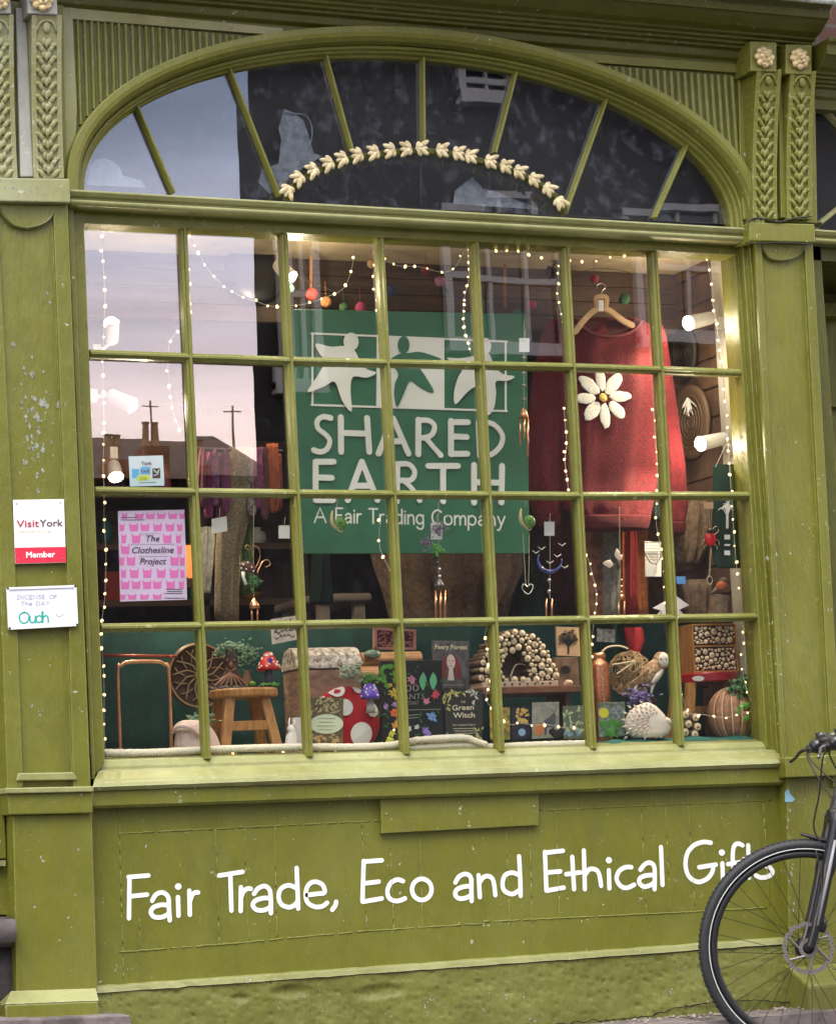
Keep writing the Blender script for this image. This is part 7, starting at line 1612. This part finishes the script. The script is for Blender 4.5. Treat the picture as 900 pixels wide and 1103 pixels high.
def wheel(c, rotor=True):
    w = bpy.data.objects.new('wheel', None); COL.objects.link(w); w.parent = bk; w.location = c-ORG[bk.name]; ORG[w.name] = V(c); w.empty_display_size = .05
    g = MB(); torus(g, c, Rr-.019, .019, .0185, 90, 14)
    for i in range(120):
        a = 2*math.pi*i/120; rad = F*math.cos(a)+Z*math.sin(a); tg = -F*math.sin(a)+Z*math.cos(a)
        for n_ in (-.009, 0, .009):
            q = c+rad*(Rr-.0012-.001*(n_ != 0))+NB*n_+tg*(.004*(n_ != 0)); g.ell(q, .0035, .0035, .0035, 5, 4)
    g.build('tyre', RUB, w, smooth=True)
    g = MB(); torus(g, c, Rr-.031, .0016, .0016, 90, 6, .0165); torus(g, c, Rr-.031, .0016, .0016, 90, 6, -.0165); g.build('reflective_stripe', REFL, w, smooth=True)
    g = MB(); torus(g, c, Rr-.047, .012, .011, 90, 10); g.build('rim', RIM, w, smooth=True)
    g = MB()
    for k in range(32):
        a = 2*math.pi*k/32; sd = 1 if k % 2 else -1; b = a+(.42 if (k//2) % 2 else -.42)*3.2; rad = F*math.cos(a)+Z*math.sin(a); hr = F*math.cos(b)+Z*math.sin(b); g.tube([c+hr*.022+NB*.026*sd, c+rad*(Rr-.058)], .0010, 5)
    g.build('spokes', col('black spoke', (.03, .03, .03), .35, metal=.6), w)
    g = MB(); M = Matrix((F, Z, NB)).transposed()
    g.lathe(c, [(.008, -.055), (.012, -.052), (.014, -.034), (.032, -.030), (.033, -.024), (.020, -.018), (.020, .018), (.033, .024), (.032, .030), (.012, .034), (.010, .052), (.006, .056)], 20, M=M); g.build('hub', STL if not rotor else RIM, w, smooth=True)
    if rotor:
        g = MB(); 
        for i in range(48):
            a = 2*math.pi*i/48; rr = .080+.0025*math.sin(a*8)
            pass
        def ringpoly(r0, r1, n=60, off=.038, wv=0):
            o = len(g.v)
            for i in range(n):
                a = 2*math.pi*i/n; rad = F*math.cos(a)+Z*math.sin(a); ww = wv*math.sin(a*14)
                for r, t_ in ((r0, 0), (r1+ww, 0), (r1+ww, .0018), (r0, .0018)): g.v.append(c+rad*r+NB*(off+t_))
            for i in range(n):
                for j in range(4): g.face([o+i*4+j, o+i*4+(j+1) % 4, o+((i+1) % n)*4+(j+1) % 4, o+((i+1) % n)*4+j])
        ringpoly(.068, .081, 112, wv=.0018); ringpoly(.018, .030, 40, .0385)
        for k in range(6):
            a = 2*math.pi*k/6; p0 = F*math.cos(a)+Z*math.sin(a); p1 = F*math.cos(a+.55)+Z*math.sin(a+.55); pm = F*math.cos(a+.4)+Z*math.sin(a+.4); g.tube([c+p0*.028+NB*.039, c+pm*.048+NB*.039, c+p1*.070+NB*.039], .0042, 6)
        g.build('disc_rotor', ROT, w)
        g = MB()
        for i in range(42):
            a = 2*math.pi*i/42; rad = F*math.cos(a)+Z*math.sin(a); g.ell(c+rad*(.071+.004*(i % 3-.5))+NB*.0400, .0019, .0019, .0019, 6, 4)
        g.build('rotor_holes', DARKC, w)
    return w
wheel(V(Hb)); 
BKX = -1.04; wheel(W_(BKX, 0), False)
# fork: blades from the dropouts up to the crown
crown = W_(-.115, .385)
for sd in (-1, 1):
    g = MB(); g.tube(cm3([W_(-.002, .0, .054*sd), W_(-.030, .08, .056*sd), W_(-.075, .24, .054*sd), crown+NB*.048*sd, crown+NB*.03*sd+Z*.02]), [.014]*6+[.018]*6+[.023]*6+[.025]*6+[.025], 14)
    g.build('fork_blade', BK, bk, smooth=True)
g = MB(); g.tube([W_(-.028, .07, .0725), W_(-.072, .23, .0770), W_(-.100, .33, .0735)], [.004, .0060, .0045], 6); g.build('fork_stripe', col('grey fork decal', (.30, .31, .32), .4), bk, smooth=True)
g = MB(); g.box(0, 0.001, 0, .001, 0, .001); g = MB(); g.ell(W_(-.045, .075, .046), .018, .014, .030, 12, 8, jit=.1); g.ell(W_(-.020, .045, .050), .014, .012, .016, 10, 8); g.build('brake_caliper', BK, bk, smooth=True)
ht0, ht1 = crown+Z*.03-F*.008, crown+Z*.17-F*.052
g = MB(); g.tube([crown-Z*.004, ht0, ht1], [.030, .024, .022], 18); g.build('head_tube', BK, bk, smooth=True)
st = ht1+Z*.068-F*.025; barc = st+F*.070+Z*.005
g = MB(); g.tube([ht1, st, st+Z*.02], [.017, .017, .019], 14); g.tube([st, barc], [.017, .018], 12); g.build('stem', BK, bk, smooth=True)
g = MB(); g.tube(cm3([barc+NB*.30-F*.04, barc+NB*.16-F*.006, barc, barc-NB*.16-F*.006, barc-NB*.30-F*.04]), .0125, 12); g.build('handlebar', BK, bk, smooth=True)
for sd in (-1, 1):
    g = MB(); g.tube([barc+NB*.30*sd-F*.04, barc+NB*.19*sd-F*.012], [.0175, .0165], 14); g.build('grip', RBB, bk, smooth=True)
    lv0 = barc+NB*.165*sd; g = MB(); g.ell(lv0+F*.012+Z*.004, .032, .028, .026, 14, 10); g.tube([lv0, lv0+F*.050-Z*.006], [.018, .013], 10); g.tube([lv0+Z*.02, lv0+Z*.045], [.016, .020], 12); lb = g.build('brake_body', BK, bk, smooth=True)
    g = MB(); g.tube(cm3([lv0+F*.040-Z*.005, lv0+F*.066-Z*.012+NB*.02*sd, lv0+F*.078-Z*.030+NB*.055*sd, lv0+F*.090-Z*.042+NB*.09*sd]), [.006]*6+[.0055]*6+[.005]*6+[.006], 10); g.build('brake_lever', STL if sd > 0 else BK, bk, smooth=True)
g = MB(); g.lathe(barc+NB*.08+Z*.012, [(.016, 0), (.024, .002), (.024, .018), (.018, .024), (.004, .026)], 18); g.build('bell', STL, bk, smooth=True); g = MB(); g.lathe(barc-NB*.10+Z*.010, [(.016, 0), (.022, .002), (.022, .016), (.012, .02)], 18); g.build('gear_dial', RBB, bk, smooth=True)
for k, (s0, s1, w_) in enumerate(((barc+NB*.16+F*.03-Z*.01, W_(-.075, .30, .05), .05), (barc-NB*.16+F*.03, W_(-.16, .36, .03), .04), (barc+NB*.15+F*.02, W_(-.19, .42, .02), .03), (barc-NB*.15+F*.02, W_(-.22, .40, 0), .05))):
    g = MB(); m1 = s0+F*w_*.55-Z*.03; m2 = s0*.55+s1*.45+F*w_*.62; m3 = s1+F*.035+Z*.07; g.tube(cm3([s0, m1, m2, m3, s1]), .0027, 8); g.build('cable', RBB, bk, smooth=True)
g = MB(); g.tube(cm3([W_(-.04, .30, .06), W_(-.05, .2, .07), W_(-.03, .1, .062), W_(-.02, .06, .055)]), .0024, 8); g.build('brake_hose', RBB, bk, smooth=True)
# mudguard
g = MB()
def mgf(u, v):
    a = math.radians(91+60*u); rad = F*math.cos(a)+Z*math.sin(a); w = (.020 if u > .2 else .003+.017*u/.2); b = (v-.5)*2
    return V(Hb)+rad*(Rr+.006+(.012*(1-min(u/.2, 1))**2)-.006*b*b)+NB*(w*b)
g.grid(mgf, 24, 8); g.build('mudguard', RBB, bk, smooth=True, solid=.007)
# rest of the frame beyond the picture edge
bb = W_(-.60, -.06); sc_ = W_(-.74, .46); sd_ = W_(-.77, .60)
def tb_(name, pts, r, m=BK): g = MB(); g.tube(pts, r, 14); g.build(name, m, bk, smooth=True)
tb_('down_tube', [ht0+Z*.02, bb], [.021, .020]); tb_('top_tube', [ht1-Z*.03, sc_-Z*.02], [.017, .014]); tb_('seat_tube', [bb, sc_], .015); tb_('seat_post', [sc_, sd_], .013, STL)
for sd in (-1, 1): tb_('chain_stay', [bb+NB*.03*sd, W_(BKX, 0, .06*sd)], [.010, .008]); tb_('seat_stay', [sc_-Z*.04+NB*.012*sd, W_(BKX, 0, .06*sd)], [.008, .007])
g = MB(); g.grid(lambda u, v: sd_+F*(.15-.27*u)+NB*((v-.5)*(.03+.115*u*u))+Z*(.012-.03*(2*v-1)**2*(.3+u)), 20, 10); g.build('saddle', RBB, bk, smooth=True, solid=.02)
g = MB(); M = Matrix((F, Z, NB)).transposed(); g.lathe(bb, [(.088, -.052), (.09, -.050), (.088, -.048), (.02, -.048)], 36, M=M); g.build('chainring', RIM, bk, smooth=True)
for sd in (-1, 1): tb_('crank_arm', [bb+NB*.065*sd, bb+NB*.075*sd+(F*.08-Z*.15)*sd*-1], [.012, .009], STL); g = MB(); c = bb+NB*.115*sd+(F*.08-Z*.15)*sd*-1; g.box(c.x-.045, c.x+.045, c.y-.035, c.y+.035, c.z-.01, c.z+.01); g.build('pedal', RBB, bk, bevel=.004)
#print('HUB', Hb, 'R', 117*S(868, 1021, YH))
# ================================================================ daylight
w = bpy.data.worlds.new('World'); scene.world = w; w.use_nodes = True; nt = w.node_tree; N = nt.nodes; L = nt.links
bg = N['Background']; sky = N.new('ShaderNodeTexSky'); sky.sky_type = 'NISHITA'; sky.sun_disc = False
SE, SA = math.radians(56), math.radians(212)   # elevation, compass angle the light comes from
sky.sun_elevation = SE; sky.sun_rotation = SA
L.new(sky.outputs[0], bg.inputs[0]); bg.inputs[1].default_value = 0.05
# high thin cloud over the blue
tc = N.new('ShaderNodeTexCoord'); sp = N.new('ShaderNodeSeparateXYZ'); L.new(tc.outputs['Generated'], sp.inputs[0])
mp = N.new('ShaderNodeMapping'); mp.inputs['Scale'].default_value = (1, 1, 7); L.new(tc.outputs['Generated'], mp.inputs[0])
nz = N.new('ShaderNodeTexNoise'); nz.inputs['Scale'].default_value = 5; nz.inputs['Detail'].default_value = 6; L.new(mp.outputs[0], nz.inputs['Vector'])
el_ = N.new('ShaderNodeValToRGB'); L.new(sp.outputs['Z'], el_.inputs[0])
cr_ = el_.color_ramp; cr_.elements[0].position = 0; cr_.elements[0].color = (.85, .72, .66, 1); cr_.elements[1].position = 1; cr_.elements[1].color = (1.0, .97, .90, 1)
for p_, c_ in ((.13, (1.5, 1.08, .92)), (.19, (1.15, .93, .98)), (.232, (.78, .75, .92)), (.252, (.48, .50, .66)), (.27, (.26, .29, .40)), (.34, (.16, .18, .25)), (.5, (.92, .90, .88))):
    e = cr_.elements.new(p_); e.color = (*c_, 1)
mr = N.new('ShaderNodeMapRange'); mr.inputs['From Min'].default_value = .3; mr.inputs['From Max'].default_value = .7; mr.inputs['To Min'].default_value = .72; mr.inputs['To Max'].default_value = 1.25; L.new(nz.outputs['Fac'], mr.inputs['Value'])
bg2 = N.new('ShaderNodeBackground'); L.new(el_.outputs[0], bg2.inputs[0])
ml = N.new('ShaderNodeMath'); ml.operation = 'MULTIPLY'; ml.inputs[1].default_value = 2.2; L.new(mr.outputs[0], ml.inputs[0]); L.new(ml.outputs[0], bg2.inputs[1])
ad = N.new('ShaderNodeAddShader'); L.new(bg.outputs[0], ad.inputs[0]); L.new(bg2.outputs[0], ad.inputs[1]); L.new(ad.outputs[0], N['World Output'].inputs['Surface'])
sl = bpy.data.lights.new('sun', 'SUN'); sl.energy = 1.5; sl.angle = math.radians(28); sl.color = (1, .96, .90)
so = bpy.data.objects.new('sun', sl); COL.objects.link(so)
dirv = V((math.sin(SA)*math.cos(SE), math.cos(SA)*math.cos(SE), math.sin(SE)))
so.rotation_euler = dirv.to_track_quat('Z', 'Y').to_euler()
scene.view_settings.view_transform = 'Standard'; scene.view_settings.look = 'None'; scene.view_settings.gamma = 1
scene.view_settings.exposure = 0.6
scene.cycles.sample_clamp_indirect = 4.0
scene.cycles.transparent_max_bounces = 16
